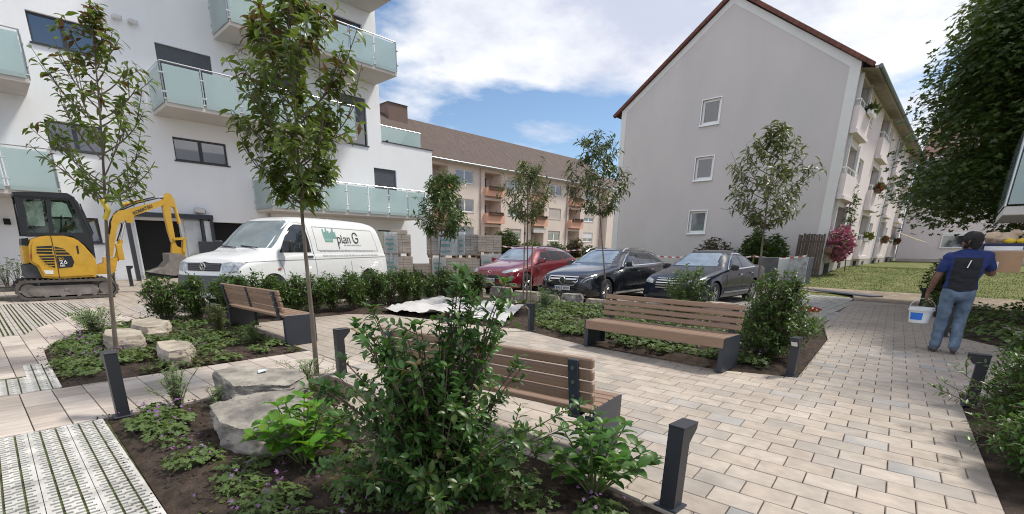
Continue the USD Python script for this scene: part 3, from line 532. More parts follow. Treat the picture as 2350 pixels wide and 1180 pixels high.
for k, x in enumerate(MOD):
    for j, z in enumerate((6.60, 3.84, 1.08)):
        bl = part(gh, 'balcony', MB().cbox((x + 1.42, 4.76, z + .085), (3.04, .30, .17), .01).box((x - .08, 4.68, z + .17), (x + 2.9, 4.76, z + 1.10)).box((x - .08, 4.76, z + .17), (x, 4.915, z + 1.10)), pink)
        m_ = MB().tube([(x - .04, 4.915, z + 1.36), (x - .04, 4.72, z + 1.36), (x + 2.86, 4.72, z + 1.36)], .025, 6)
        for q in np.linspace(x, x + 2.86, 4): m_.cyl((q, 4.72, z + 1.1), (q, 4.72, z + 1.36), .018, 6)
        part(bl, 'railing', m_, pvc, 40); part(bl, 'corner_post', MB().box((x + 2.72, 4.80, z + .1), (x + 2.82, 4.918, z + 2.6)), pvc)
        if (k, j) in ((0, 0), (1, 1), (1, 2), (2, 2), (3, 2)):
            q0 = x + 1.6 if (k, j) == (0, 0) else x + .6
            pt = part(bl, 'planter', MB().cbox((q0 + .55, 4.55, z + 1.12), (1.3, .2, .2), .02), pvc if (k, j) in ((0, 0), (1, 2)) else planter_m); n = 160
            P = np.c_[rng.uniform(q0 - .1, q0 + 1.2, n), rng.uniform(4.42, 4.66, n), rng.uniform(z + 1.18, z + 1.35, n)]
            part(pt, 'flowers', leaves(P, ball_dirs(rng, n) + (0, -.3, .6), ball_dirs(rng, n), rng.uniform(.15, .34, n), .12), foliage)
            if (k, j) != (0, 0): n = 90; P = np.c_[rng.uniform(q0 - .1, q0 + 1.2, n), rng.uniform(4.36, 4.6, n), rng.uniform(z + 1.15, z + 1.5, n)]; part(pt, 'blossoms', leaves(P, ball_dirs(rng, n), ball_dirs(rng, n), .12, .12), petals if k != 1 or j == 1 else M('flower_yellow', (0.55, 0.42, 0.05), .6, isl=.3))
        window(gh, x + 3.9, x + 5.3, z + 1.1, z + 2.25, 4.92, pvc, 2, fw=.07)
        fr = part(gh, 'balcony_door', wall_xz(sbox(x + .5, z + .25, x + 2.3, z + 2.35).difference(sbox(x + .6, z + .35, x + 1.35, z + 2.25)).difference(sbox(x + 1.45, z + .35, x + 2.2, z + 2.25)), 6.38, .05), pvc); part(fr, 'pane', MB().box((x + .55, 6.37, z + .3), (x + 2.25, 6.385, z + 2.3)), pane_m)
for x in (27.9 + 16.35, 59.9): part(gh, 'downpipe', MB().tube([(x, 4.25, 9.0), (x, 4.5, 8.85), (x, 4.80, 8.55), (x, 4.82, .9)], .055, 10), zinc, 40)
for x in MOD:
    part(gh, 'cellar_window', MB().box((x + .4, 4.905, .35), (x + 1.5, 4.928, .95)), black_m); part(gh, 'cellar_window', MB().box((x + 3.9, 4.905, .45), (x + 4.6, 4.928, .9)), black_m)
aw = thing('yellow_awning', 'folded out yellow awning on the ground floor of the pinkish facade', 'awning', (53.8, 4.6, 0)); part(aw, 'cloth', MB().add([(0, 0, 3.1), (3.0, 0, 3.1), (3.0, -1.9, 2.3), (0, -1.9, 2.3), (0, 0, 3.06), (3.0, 0, 3.06), (3.0, -1.9, 2.26), (0, -1.9, 2.26)], [[0, 1, 2, 3], [4, 7, 6, 5], [3, 2, 6, 7], [0, 3, 7, 4], [1, 5, 6, 2]]), M('awning_yellow', (0.72, 0.60, 0.36), .8)); part(aw, 'bar', MB().tube([(0, -1.9, 2.28), (3, -1.9, 2.28)], .04, 8), pvc)
bk = thing('rear_house', 'pinkish rear house wing closing the lawn behind the dark tree', 'house')
part(bk, 'wall', MB().box((60.3, -22, .9), (60.6, 4.8, 9.5)), pink); part(bk, 'plinth', MB().box((60.28, -22, -.2), (60.62, 4.8, .9)), MATS['plinth_render']); part(bk, 'roof', MB().add([(59.9, -22, 9.5), (59.9, 4.8, 9.5), (66, 4.8, 13.5), (66, -22, 13.5)], [[0, 3, 2, 1]]), verge_m)
for y in (0.25, -4.0, -9.0, -14):
    for z in (1.85, 4.6, 7.3):
        fr = part(bk, 'window', wall_yz(sbox(y, z, y + 1.7, z + 1.15).difference(sbox(y + .1, z + .1, y + 1.6, z + 1.05)), 60.22, .06), pvc); part(fr, 'pane', MB().box((60.25, y + .08, z + .08), (60.27, y + 1.62, z + 1.07)), pane_m)
        part(fr, 'roller_box', MB().box((60.2, y, z + 1.16), (60.28, y + 1.7, z + 1.34)), pvc)
# balcony of the building on the right, only its corner in view
cb_ = pt_right = EYE + (lambda r_: r_ / np.hypot(r_[0], r_[1]))(ray(2306, 474)) * 12.0
nbl = thing('corner_balcony', 'frosted glass balcony corner jutting into the picture at the right edge', 'balcony', cb_)
part(nbl, 'slab', MB().cbox((1.6, -1.0, -.07), (3.2, 2.0, .14), .01), soffit_m); part(nbl, 'glass_panel', MB().box((-.02, -2.0, .03), (-.005, -.03, 1.15)), frost); part(nbl, 'glass_panel', MB().box((.03, .005, .03), (3.2, .02, 1.15)), frost)
part(nbl, 'handrail', MB().tube([(-.01, -2.0, 1.22), (-.01, .01, 1.22), (3.2, .01, 1.22)], .022, 8), steel, 40)
for y in (0, -.9): part(nbl, 'post', MB().cyl((.0, y, 0), (.0, y, 1.22), .02, 8), steel, 40)
wl = thing('right_building', 'white rendered wall carrying the corner balcony, outside the right edge', 'building', (cb_[0], cb_[1] - 2.0, 0)); part(wl, 'wall', MB().box((-.5, -6, -.2), (9, -.002, 9)), white_m)
# ================================================================ benches, bollards, stones, building materials
wood = M('bench_slat', (0.25, 0.16, 0.108), 0.55, 0.16, 4, stretch=(1, 14, 14), rnd=0.10, objc=True, bump=0.1, bscale=60, dist=0.003)
bsteel = M('bench_steel', (0.028, 0.034, 0.045), 0.38, 0.1, 3); bolt_m = M('bolt_steel', (0.5, 0.5, 0.5), 0.3, metal=1.0)
def bench(label, x, y, rz, L, gloc):
    t = thing('bench', label, 'bench', (x, y, gz(x, y)), rz, 'wooden slat benches with dark steel ends around the paved square')
    for i in range(5): part(t, 'seat_slat', MB().cbox((0, -.19 + i * .094, .412), (L - .03, .083, .036), .006), wood)
    part(t, 'front_board', MB().cbox((0, -.232, .362), (L - .03, .03, .128), .006), wood)
    for s_ in (-1, 1):
        e = part(t, 'end_panel', MB().cbox((s_ * (L / 2), 0, .215), (.014, .47, .43), .003).cbox((s_ * (L / 2 - .03), -.232, .19), (.06, .012, .38), .003).cbox((s_ * (L / 2 - .03), .232, .19), (.06, .012, .38), .003), bsteel)
        part(e, 'foot_plate', MB().cbox((s_ * (L / 2 - .05), -.19, .008), (.10, .08, .012), .003).cbox((s_ * (L / 2 - .05), .19, .008), (.10, .08, .012), .003), bsteel)
        R = np.array([[1, 0, 0], [0, math.cos(-.17), -math.sin(-.17)], [0, math.sin(-.17), math.cos(-.17)]])
        u = part(t, 'back_support', MB().cbox((s_ * (L / 2 - .13), .285, .57), (.075, .022, .42), .004, R).cbox((s_ * (L / 2 - .13), .225, .375), (.075, .12, .02), .004), bsteel)
        for z in (.52, .62, .72): part(u, 'bolt', MB().cyl((s_ * (L / 2 - .13), .295 + (z - .57) * .17 - .002, z), (s_ * (L / 2 - .13), .303 + (z - .57) * .17, z), .012, 12), bolt_m)
    part(t, 'seat_beam', MB().cbox((0, -.12, .378), (L - .06, .04, .03), .004).cbox((0, .12, .378), (L - .06, .04, .03), .004), bsteel)
    for i in range(4): part(t, 'back_slat', MB().cbox((0, .232 + i * .0145, .505 + i * .083), (L - .01, .042, .068), .008, R), wood)
    part(t, 'back_strap', MB().cbox((0, .285, .63), (.05, .012, .32), .003, R), bsteel)
    return t
bench('slatted bench in front of the leafy hedge, seen from behind its left side', 3.04, 7.98, 91.5, 2.2, 0)
bench('slatted bench nearest the camera, half hidden by the dark shrub before its back', 2.74, 2.63, 97, 2.06, 0)
bench('slatted bench facing the camera, standing before the low planted bed', 6.39, 2.93, -93, 2.08, 0)

bol_m = M('bollard_coat', (0.022, 0.024, 0.029), 0.45, 0.08, 3)
def bollard(label, x, y, rz, h=.52, w=.092, z=None, tip=.075):
    t = thing('bollard_light', label, 'bollard', (x, y, gz(x, y) if z is None else z), rz, 'dark square bollard lights around the paving')
    a = w / 2; prof = Polygon([(-a, .012), (a, .012), (a, h - .11), (a + tip, h - .035), (a + tip, h - .004), (-a, h - .004)])
    T = np.array([[1, 0, 0, 0], [0, 0, -1, a], [0, 1, 0, 0], [0, 0, 0, 1.0]]); part(t, 'post', MB().prism(prof, 0, w, T), bol_m)
    part(t, 'cap', MB().cbox((tip / 2, 0, h), (w + tip + .006, w + .006, .010), .003), bol_m); part(t, 'base_plate', MB().cbox((0, 0, .006), (w + .05, w + .05, .012), .003), bsteel)
    part(t, 'lens', MB().add([(a + .012, -a + .012, h - .1045), (a + tip - .01, -a + .012, h - .046), (a + tip - .01, a - .012, h - .046), (a + .012, a - .012, h - .1045)], [[0, 3, 2, 1]]), M('lens_white', (0.7, 0.7, 0.68), .4))
bollard('dark bollard at the bottom edge where the flower bed meets the square', 2.60, 0.985, -4)
bollard('dark bollard between the grass pavers and the flower bed with purple blossoms', 0.57, 5.02, 91, .56)
bollard('dark bollard right of the thin tree trunk, in front of the farther bench', 2.66, 5.0, -6, .53)
bollard('dark bollard at the corner of the low planted bed, next to the white fleece', 6.62, 5.38, 150, .50)
bollard('dark bollard at the end of the bench facing the camera, beside the round bush', 6.68, 1.27, 176, .48)
bollard('dark bollard with its hood towards the path, beside the leafy shrubs on the right', 6.74, -.33, 92, .53)
bollard('small bollard by the garage doorway behind the excavator', 3.08, 18.86, 0, .62)
bollard('bollard partly hidden by the white bucket', 12.1, .02, 92, .55, .12, tip=.16)
bollard('farthest small bollard at the end of the path', 18.5, .66, 92, .5)

# ---- rough stones
def rock_mesh(outline, z1, z0=-.06, taper=.88, seed=0, amp=.05, step=.05, tilt=(0, 0)):
    o = np.array(outline, float); c = o.mean(0); P = np.vstack([np.c_[c + (o - c) * taper, np.full(len(o), z1)], np.c_[c + (o - c) * 1.0, np.full(len(o), z1 * .55)], np.c_[c + (o - c) * .97, np.full(len(o), z0)]])
    P[:, 2] += ((P[:, :2] - c) @ np.array(tilt)) * (P[:, 2] > 0); t = trimesh.convex.convex_hull(P); v, f = trimesh.remesh.subdivide_to_size(t.vertices, t.faces, step)
    t = trimesh.Trimesh(v, f, process=True); n = t.vertex_normals; v = np.array(t.vertices); q = v + seed * 7.1
    d = (meshkit.fbm(q * (5, 5, 9), 4, seed) - .5) * amp * 1.6 + (np.abs(meshkit.fbm(q * (11, 11, 26), 3, seed + 3) - .5)) * -amp * 1.3
    top = np.clip(n[:, 2], 0, 1) ** 2; return v + n * (d * (1 - .55 * top))[:, None], np.array(t.faces)
rk = M('grey_limestone', (0.19, 0.178, 0.162), 0.9, 0.45, 4.5, bump=0.8, bscale=26, dist=0.02, col2=(0.40, 0.365, 0.31), detail=9); rk2 = M('sandstone', (0.34, 0.285, 0.22), 0.9, 0.35, 4, bump=0.8, bscale=30, dist=0.02, col2=(0.50, 0.435, 0.35), detail=9)
def rock(label, outline, z1, mat, bedname, seed, group, **k):
    c = np.array(outline).mean(0); z = zb(bedname, *c) if bedname else gz(*c); v, f = rock_mesh(outline, z1, seed=seed, **k); return solo('rock', (v + (0, 0, z), f), mat, label, 'rock', group, smooth=35)
rock('large flat grey boulder with a scrap of paper, at the footway edge', [(1.27, 4.38), (1.30, 4.98), (1.52, 5.10), (1.95, 4.72), (1.98, 4.36), (1.70, 4.12)], .25, rk, 'front_bed', 1, 'boulders in the flower bed', amp=.06, tilt=(-.03, .05), taper=.93)
rock('steep sided grey boulder right behind the bright yellow green hydrangea', [(.93, 3.62), (.98, 4.0), (1.22, 4.10), (1.62, 3.98), (1.60, 3.52), (1.34, 3.2), (1.05, 3.28)], .22, rk, 'front_bed', 2, 'boulders in the flower bed', amp=.075, tilt=(.05, .07), taper=.95)
rock('light sandy boulder between the bright hydrangea and the dark shrub', [(1.68, 3.0), (1.72, 3.5), (2.05, 3.65), (2.3, 3.3), (2.1, 2.9)], .17, rk2, 'front_bed', 3, 'boulders in the flower bed')
rock('flat sandstone block behind the left tree trunk', [(.87, 8.0), (.97, 8.65), (1.25, 8.62), (1.36, 8.1), (1.24, 7.55), (.95, 7.62)], .22, rk2, 'left_bed', 4, 'flat sandstone blocks in the left bed')
rock('rearmost flat sandstone block of the three in the left bed', [(1.30, 8.75), (1.42, 9.45), (1.75, 9.6), (1.88, 8.9), (1.66, 8.3), (1.42, 8.28)], .21, rk2, 'left_bed', 5, 'flat sandstone blocks in the left bed')
rock('flat sandstone block to the right of the left tree trunk', [(1.25, 6.85), (1.34, 7.45), (1.58, 7.5), (1.68, 6.95), (1.5, 6.55), (1.28, 6.55)], .18, rk2, 'left_bed', 6, 'flat sandstone blocks in the left bed')
tg = solo('paper_scrap', xf(MB().add([(0, 0, 0), (.09, .01, .012), (.10, .07, .004), (.02, .06, .016), (.05, .035, .02)], [[0, 1, 4], [1, 2, 4], [2, 3, 4], [3, 0, 4]]), None, (1.60, 4.62, zb('front_bed', 1.6, 4.62) + .262)), M('paper_blue', (0.60, 0.68, 0.74), .7), 'crumpled scrap of pale paper lying on the large flat boulder', 'paper scrap')
_ord = 'first second third fourth fifth sixth seventh eighth ninth tenth eleventh twelfth thirteenth fourteenth fifteenth sixteenth seventeenth eighteenth nineteenth twentieth'.split(); rng = np.random.default_rng(21); y = 2.5; k = 0
while y < 10.4:
    w_ = rng.uniform(.5, 1.0); x = 11.62 - (y - 2.5) * .215 + rng.uniform(-.06, .06); d_ = rng.uniform(.16, .26); h_ = rng.uniform(.17, .34)
    o = [(x + d_ * math.cos(a) * rng.uniform(.85, 1.15), y + w_ / 2 + w_ / 2 * math.sin(a)) for a in np.linspace(0, 2 * np.pi, 8)[:-1]]
    rock(_ord[k] + ' rough stone, counted from the right, in the row before the parked cars', o, h_, rk2 if k % 3 else rk, None, 30 + k, 'row of stones along the parked cars', step=.12); y += w_ * .96; k += 1
rock('square stone block with red blossoms on it at the corner of the planted bed', [(11.3, 1.88), (11.3, 2.3), (11.8, 2.35), (11.85, 1.95)], .30, rk2, None, 61, None, step=.1)
n = 120; P = np.c_[rng.uniform(11.35, 11.8, n), rng.uniform(1.95, 2.3, n), np.full(n, gz(0, 2) + .30)]
solo('red_blossoms', leaves(P, ball_dirs(rng, n) + (0, 0, .8), ball_dirs(rng, n), .09, .06), petals, 'small patch of red blossoms lying on the square corner stone', 'flowers', kind='stuff')

# ---- pallets of paving slabs
pw = M('pallet_wood', (0.30, 0.21, 0.13), 0.85, 0.25, 5, isl=.2); slab_g = M('slab_grey', (0.33, 0.315, 0.29), 0.9, 0.15, 3, isl=.12); slab_t = M('slab_tan', (0.46, 0.40, 0.33), 0.9, 0.15, 3, isl=.14)
film = glass_mat('stretch_film', (0.9, 0.92, 0.93), opaque=(0.72, 0.78, 0.80), mixo=0.55, rough=0.12)
def pallet(name, label, x, y, z, w, d, h, layers, mat, rz=-31, wrap=None, cols=3, top=0):
    t = thing(name, label, 'pallet stack', (x, y, gz(x, y) + z), rz, 'stacks of paving slabs on pallets behind the hedge'); rg = np.random.default_rng(int(x * 100 + z * 10))
    for i in range(5): part(t, 'pallet_board', MB().box((-w / 2, -d / 2 + i * d / 4.6, .10), (w / 2, -d / 2 + i * d / 4.6 + d / 8, .125)), pw)
    for i in (-1, 0, 1): part(t, 'pallet_block', MB().box((i * w * .43 - .05, -d / 2, 0), (i * w * .43 + .05, d / 2 * .9, .098)), pw)
    lh = (h - .13) / layers
    for k in range(layers):
        m_ = MB()
        for c in range(cols):
            a, b = -w / 2 + w * c / cols, -w / 2 + w * (c + 1) / cols; j = rg.uniform(-.012, .012)
            m_.box((a + .004, -d / 2 + j, .13 + k * lh), (b - .004, d / 2 + j, .13 + (k + 1) * lh - .008))
        part(t, 'slab_layer', m_, mat)
    if top: part(t, 'loose_slab', MB().cbox((.1, 0, h + .09), (w * .6, d * .7, .16), .01), mat)
    if wrap:
        a, b = -w / 2 + w * wrap[0], -w / 2 + w * wrap[1]; g = np.array([[(a + (b - a) * i / 10, -d / 2 - .022 - .012 * rg.random() - .02 * (i % 3 == 0), .1 + (h - .02) * j / 12) for j in range(13)] for i in range(11)]).reshape(-1, 3)
        I = np.array([[i * 13 + j, (i + 1) * 13 + j, (i + 1) * 13 + j + 1, i * 13 + j + 1] for i in range(10) for j in range(12)]); wr = part(t, 'stretch_wrap', (g, I), film)
        m_ = MB()
        for j in range(3): m_.box((a + .08, -d / 2 - .062, .25 + j * .22 * h), (a + .08 + (b - a) * .5, -d / 2 - .058, .25 + j * .22 * h + .05 + .04 * (j % 2)))
        part(wr, 'print', m_, M('print_green', (0.10, 0.24, 0.24), .6))
    return t
pallet('pallet_stack', 'lower wrapped stack of pale slabs nearest the white van', 12.15, 17.2, 0, 1.15, .9, .92, 7, slab_t, wrap=(0, .48))
pallet('pallet_stack', 'upper wrapped stack on the stack nearest the white van, with loose slabs on top', 12.13, 17.2, .93, 1.08, .9, .86, 7, slab_t, wrap=(0, .5), top=1)
pallet('pallet_stack', 'low open stack of brown blocks between the wrapped stacks', 13.2, 16.8, 0, 1.0, .9, .62, 4, slab_t)
pallet('pallet_stack', 'lower stack wrapped in white film under the tall dark slabs', 13.85, 16.2, 0, 1.2, .9, .85, 6, slab_t, wrap=(0, .5))
pallet('pallet_stack', 'tall upper stack of dark grey slabs with a printed film across its middle', 13.85, 16.3, .87, 1.25, .9, 1.02, 8, slab_g, wrap=(.3, .95))
pallet('pallet_stack', 'lower plain stack of tan slabs in the middle of the row', 14.75, 15.75, 0, 1.0, .9, .86, 6, slab_t)
pallet('pallet_stack', 'grey slab stack with a slab turned on edge, behind the fir coloured tree stake', 14.85, 15.95, .88, .95, .9, .98, 8, slab_g, wrap=(0, .4))
pallet('pallet_stack', 'rightmost stack beside the red car, its lower half in shiny film', 15.65, 15.2, 0, 1.0, .9, 1.0, 8, slab_t, wrap=(0, .9))
pallet('pallet_stack', 'rightmost upper stack of sand coloured slabs', 15.65, 15.35, 1.02, 1.05, .9, .82, 7, slab_t)
pt = thing('empty_pallet', 'empty wooden pallet lying on top of the dark slab stack', 'pallet', (13.75, 16.3, gz(0, 16.3) + 1.92), -31)
for i in range(5): part(pt, 'board', MB().box((-.55, -.4 + i * .18, .10), (.55, -.3 + i * .18, .125)), pw)
for i in (-1, 0, 1): part(pt, 'block', MB().box((i * .48 - .05, -.4, 0), (i * .48 + .05, .42, .098)), pw)
# ---- white fleece on the bare corner of the bed
gx, gy = np.meshgrid(np.linspace(0, 1, 46), np.linspace(0, 1, 46), indexing='ij'); c4 = np.array([(5.75, 9.0), (6.55, 5.95), (8.75, 7.3), (8.3, 10.15)])
XY = ((1 - gx) * (1 - gy))[..., None] * c4[0] + ((1 - gx) * gy)[..., None] * c4[1] + (gx * gy)[..., None] * c4[2] + (gx * (1 - gy))[..., None] * c4[3]; P = np.concatenate([XY, np.zeros(XY.shape[:2] + (1,))], -1).reshape(-1, 3)
P[:, :2] += (meshkit.fbm(P * 1.3 + 5, 2)[:, None] - .5) * .5; P[:, 2] = gz(0, P[:, 1]) + .04 + .34 * np.abs(meshkit.fbm(P * (1.6, 2.6, 1), 5, 4) - .5) ** 1.05 + .07 * meshkit.fbm(P * 6, 4, 8)
I = np.arange(45 * 45); I = (I // 45) * 46 + I % 45
solo('white_fleece', (P, np.stack([I, I + 46, I + 47, I + 1], 1)), M('fleece', (0.50, 0.49, 0.48), .9, .08, 3, bump=.3, bscale=18, dist=.03), 'crumpled white fleece sheet spread over the bed corner by the hedge', 'fleece', smooth=True)
# ---- site clutter by the grey house
tp = thing('timber_screen', 'dark weathered timber screen leaning at the corner of the grey gable', 'timber screen', (27.2, 0, 0)); rng = np.random.default_rng(4)
ya, yb = on_x(1884, 600, 27.2)[1], on_x(1822, 600, 27.2)[1]
for i in range(11):
    a = ya + (yb - ya) * i / 11; part(tp, 'board', MB().cbox((rng.uniform(-.02, .02), a + .05, 1.28 + rng.uniform(-.04, .04) - (.05 if i > 8 else 0)), (.03, (yb - ya) / 11 - .012, 2.0), .004), M('old_timber', (0.085, 0.062, 0.05), .85, .3, 4, rnd=.25))
for z in (.6, 1.9): part(tp, 'rail', MB().box((.03, ya, z), (.07, yb, z + .08)), MATS['old_timber'])
marb = M('mottled_panel', (0.27, 0.27, 0.28), 0.6, 0.35, 6, col2=(0.5, 0.5, 0.5), detail=8)
for lb, p0, p1, mm, hh in (('mottled grey stone panel standing at the end of the parking bay', (1800, 655), (1843, 658), marb, 1.17), ('white panel standing between dark and mottled panels beside the dark saloon', (1776, 655), (1799, 655), M('panel_plain', (0.62, 0.63, 0.63), .7), 1.10), ('dark grey panel directly behind the dark saloon', (1733, 655), (1775, 655), M('panel_dark', (0.10, 0.10, 0.105), .7, .3, 4), 1.14)):
    a, b = at(*p0), at(*p1); sp = thing('stone_panel', lb, 'stone panel', ((a[0] + b[0]) / 2, (a[1] + b[1]) / 2, gz(0, a[1])), math.degrees(math.atan2(b[1] - a[1], b[0] - a[0]))); L = np.linalg.norm((b - a)[:2])
    part(sp, 'panel', MB().cbox((0, 0, hh / 2 + .02), (L, .10, hh), .01), mm); part(sp, 'foot', MB().box((-L / 2, -.2, -.02), (L / 2, .2, .018)), zinc)
sp = thing('steel_post_panel', 'narrow dark steel panel on the right end of the mottled stone panel', 'panel', (*at(1850, 659)[:2], gz(0, 4.4)), 20); part(sp, 'sheet', MB().cbox((0, 0, .6), (.22, .12, 1.2), .01), M('panel_steel', (0.13, 0.14, 0.16), .5)); part(sp, 'foot', MB().box((-.15, -.15, -.01), (.15, .15, .004)), zinc)
a, b = at(1840, 664), at(2012, 683); solo('metal_plate', MB().bar((a[0], a[1], gz(0, a[1]) + .04), (b[0], b[1], gz(0, b[1]) + .04), .55, .05, ch=.006), M('plate_dark', (0.10, 0.105, 0.12), .45, .2, 2, metal=.3), 'long dark metal plate lying across the far end of the path', 'metal plate')
def tape(label, pts, n=26):
    t = thing('barrier_tape', label, 'barrier tape'); pts = np.array(pts, float); s_ = np.linspace(0, 1, n + 1); P = np.stack([np.interp(s_, np.linspace(0, 1, len(pts)), pts[:, k]) for k in range(3)], 1); P[:, 2] -= .10 * np.sin(np.pi * ((s_ * (len(pts) - 1)) % 1))
    for col, par in ((M('tape_red', (0.45, 0.08, 0.07), .5), 0), (M('tape_white', (0.75, 0.75, 0.75), .5), 1)):
        m_ = MB()
        for i in range(par, n, 2): m_.add([P[i] + (0, 0, .03), P[i + 1] + (0, 0, .03), P[i + 1] - (0, 0, .03), P[i] - (0, 0, .03)], [[0, 1, 2, 3]])
        part(t, 'red_stripes' if par == 0 else 'white_stripes', m_, col, kind='stuff')
    for p in pts: part(t, 'stake', MB().cyl((p[0], p[1], gz(0, p[1])), p + (0, 0, .08), .02, 8), pw)
def pt_on(px, py, d): r_ = ray(px, py); r_ = r_ / np.hypot(r_[0], r_[1]); return EYE + r_ * d
tape('red and white barrier tape behind the red car, beside the slab stacks', [pt_on(1128, 560, 23), pt_on(1240, 568, 24.5), pt_on(1335, 573, 26)])
tape('red and white barrier tape between the black estate and the dark saloon', [pt_on(1480, 583, 25), pt_on(1600, 588, 25), pt_on(1730, 588, 24.6), pt_on(1852, 587, 24.2)], 40)
# rubble heap behind the cars
m_ = MB(); rng = np.random.default_rng(8); ico = trimesh.creation.icosphere(1)
for k in range(160):
    a = rng.uniform(0, 6.28); r_ = rng.uniform(0, 1) ** .6 * 1.9; r0 = rng.uniform(.08, .3); m_.add(ico.vertices * rng.uniform(.6, 1.2, 3) * r0 + (21.6 + r_ * math.cos(a), 13.6 + r_ * math.sin(a), gz(0, 13) + .9 * (1 - r_ / 2) * rng.random()), ico.faces)
solo('rubble_heap', m_, M('rubble', (0.38, 0.32, 0.25), .95, .3, 4, isl=.3), 'heap of pale rubble behind the red and the black car', 'rubble', kind='stuff')
# ================================================================ vehicles
def pch(xs, ys, x):
    from scipy.interpolate import PchipInterpolator
    return PchipInterpolator(xs, ys)(x)
def body_mesh(st, n=72, wheels=(), wr=.36, ww=.26):
    """Closed car body lofted from stations (x, z_bottom, z_belt, z_top, half widths low, belt, top); x runs from the nose back."""
    st = np.array(st, float); xs = np.unique(np.r_[np.linspace(st[0, 0], st[-1, 0], n), st[:, 0]]); c = [pch(st[:, 0], st[:, k], xs) for k in range(1, 7)]; zb_, zl, zt, wb_, wl, wt = c; rings = []
    for i in range(len(xs)):
        b, l, t, w0, w1, w2 = zb_[i], zl[i], zt[i], wb_[i], wl[i], wt[i]; h = t - l; zm = b + (l - b) * .55
        half = [(w0 * .86, b), (w0 * .97, b + .05), (w0, b + .14), (max(w0, w1) * 1.012, zm), (w1 * 1.005, l - .06), (w1 * .985, l - .005), (w1 * .965 + .0 * w2, l + .02 * (h > .1)), (w1 + (w2 - w1) * .36, l + h * .38), (w1 + (w2 - w1) * .72, l + h * .72), (w2, t - min(.09, .22 * max(h, .02)) - .004), (w2 * .92, t - min(.035, .08 * max(h, .02)) - .001), (w2 * .70, t + .004), (w2 * .36, t + .016)]
        rings.append([(xs[i], y, z) for y, z in half] + [(xs[i], -y, z) for y, z in half[::-1]])
    R = np.array(rings); k = R.shape[1]; V = R.reshape(-1, 3); m = len(xs); j = np.arange(k); j2 = (j + 1) % k; F = []
    for a in range(m - 1): F.append(np.stack([a * k + j, (a + 1) * k + j, (a + 1) * k + j2, a * k + j2], 1))
    F = np.vstack(F); F = np.vstack([F[:, [0, 1, 2]], F[:, [0, 2, 3]]]); c0, c1 = len(V), len(V) + 1; V = np.vstack([V, R[0].mean(0), R[-1].mean(0)])
    F = np.vstack([F, np.stack([j, j2, np.full(k, c0)], 1), np.stack([(m - 1) * k + j2, (m - 1) * k + j, np.full(k, c1)], 1)]); F = F[:, ::-1]
    def man(v, f): return m3.Manifold(m3.Mesh(np.asarray(v, np.float32), np.asarray(f, np.uint32)))
    B = man(V, F)
    if B.status() != m3.Error.NoError or B.volume() < 0: B = man(V, F[:, ::-1])
    for x, z in wheels:
        for s_ in (-1, 1):
            cy_ = m3.Manifold.cylinder(.6, wr, wr, 40).rotate((90, 0, 0)).translate((x, s_ * (max(wl) - ww + (.6 if s_ > 0 else 0)), z)); B = B - cy_
    return m3_to(B)
def cast(V, F, O, D):
    """Nearest hit of parallel rays (origins O, one direction D) on a mesh; nan where missed."""
    k = [i for i in range(3) if abs(D[i]) < .5]; lo, hi = O[:, k].min(0) - 1e-4, O[:, k].max(0) + 1e-4; q_ = V[F][:, :, k]; F = F[((q_.max(1) >= lo) & (q_.min(1) <= hi)).all(1)]
    if not len(F): return np.full(len(O), np.nan)
    A, B, C = V[F[:, 0]], V[F[:, 1]], V[F[:, 2]]; e1, e2 = B - A, C - A; h = np.cross(D, e2); a = (e1 * h).sum(1); ok = np.abs(a) > 1e-9; A, e1, e2, h, a = A[ok], e1[ok], e2[ok], h[ok], a[ok]; out = np.full(len(O), np.nan)
    for i0 in range(0, len(O), 256):
        s_ = O[i0:i0 + 256, None] - A; u = (s_ * h).sum(2) / a; q = np.cross(s_, e1); v = (q * D).sum(2) / a; t = (q * e2).sum(2) / a
        t = np.where((u >= -1e-6) & (v >= -1e-6) & (u + v <= 1 + 1e-6) & (t > 0), t, np.inf); m_ = t.min(1); out[i0:i0 + 256] = np.where(np.isfinite(m_), m_, np.nan)
    return out
def decal(body, poly, view, off=.006, step=.08):
    """A thin panel that hugs the body: poly is drawn in (y, z) seen from the front, (x, z) from the left 'l' or right 'r', (x, y) from the top 't'."""
    V, F = body; m_ = MB()
    for g in getattr(poly, 'geoms', [poly]):
        v, f = trimesh.creation.triangulate_polygon(g.buffer(0), engine='earcut'); v, f = trimesh.remesh.subdivide_to_size(np.c_[v, np.zeros(len(v))], f, step); v = v[:, :2]
        if view == 'f': O, D = np.c_[np.full(len(v), -2.0), v], np.array([1.0, 0, 0])
        elif view == 'b': O, D = np.c_[np.full(len(v), 9.0), v], np.array([-1.0, 0, 0])
        elif view == 'l': O, D = np.c_[v[:, 0], np.full(len(v), 3.0), v[:, 1]], np.array([0, -1.0, 0])
        elif view == 'r': O, D = np.c_[v[:, 0], np.full(len(v), -3.0), v[:, 1]], np.array([0, 1.0, 0])
        else: O, D = np.c_[v, np.full(len(v), 4.0)], np.array([0, 0, -1.0])
        t = cast(V, F, O, D); bad = np.isnan(t)
        if bad.all(): continue
        t[bad] = np.nanmean(t); m_.add(O + D * (t - off)[:, None], f)
    return m_
def line(pts, w): return LineString(pts).buffer(w / 2, cap_style=2)
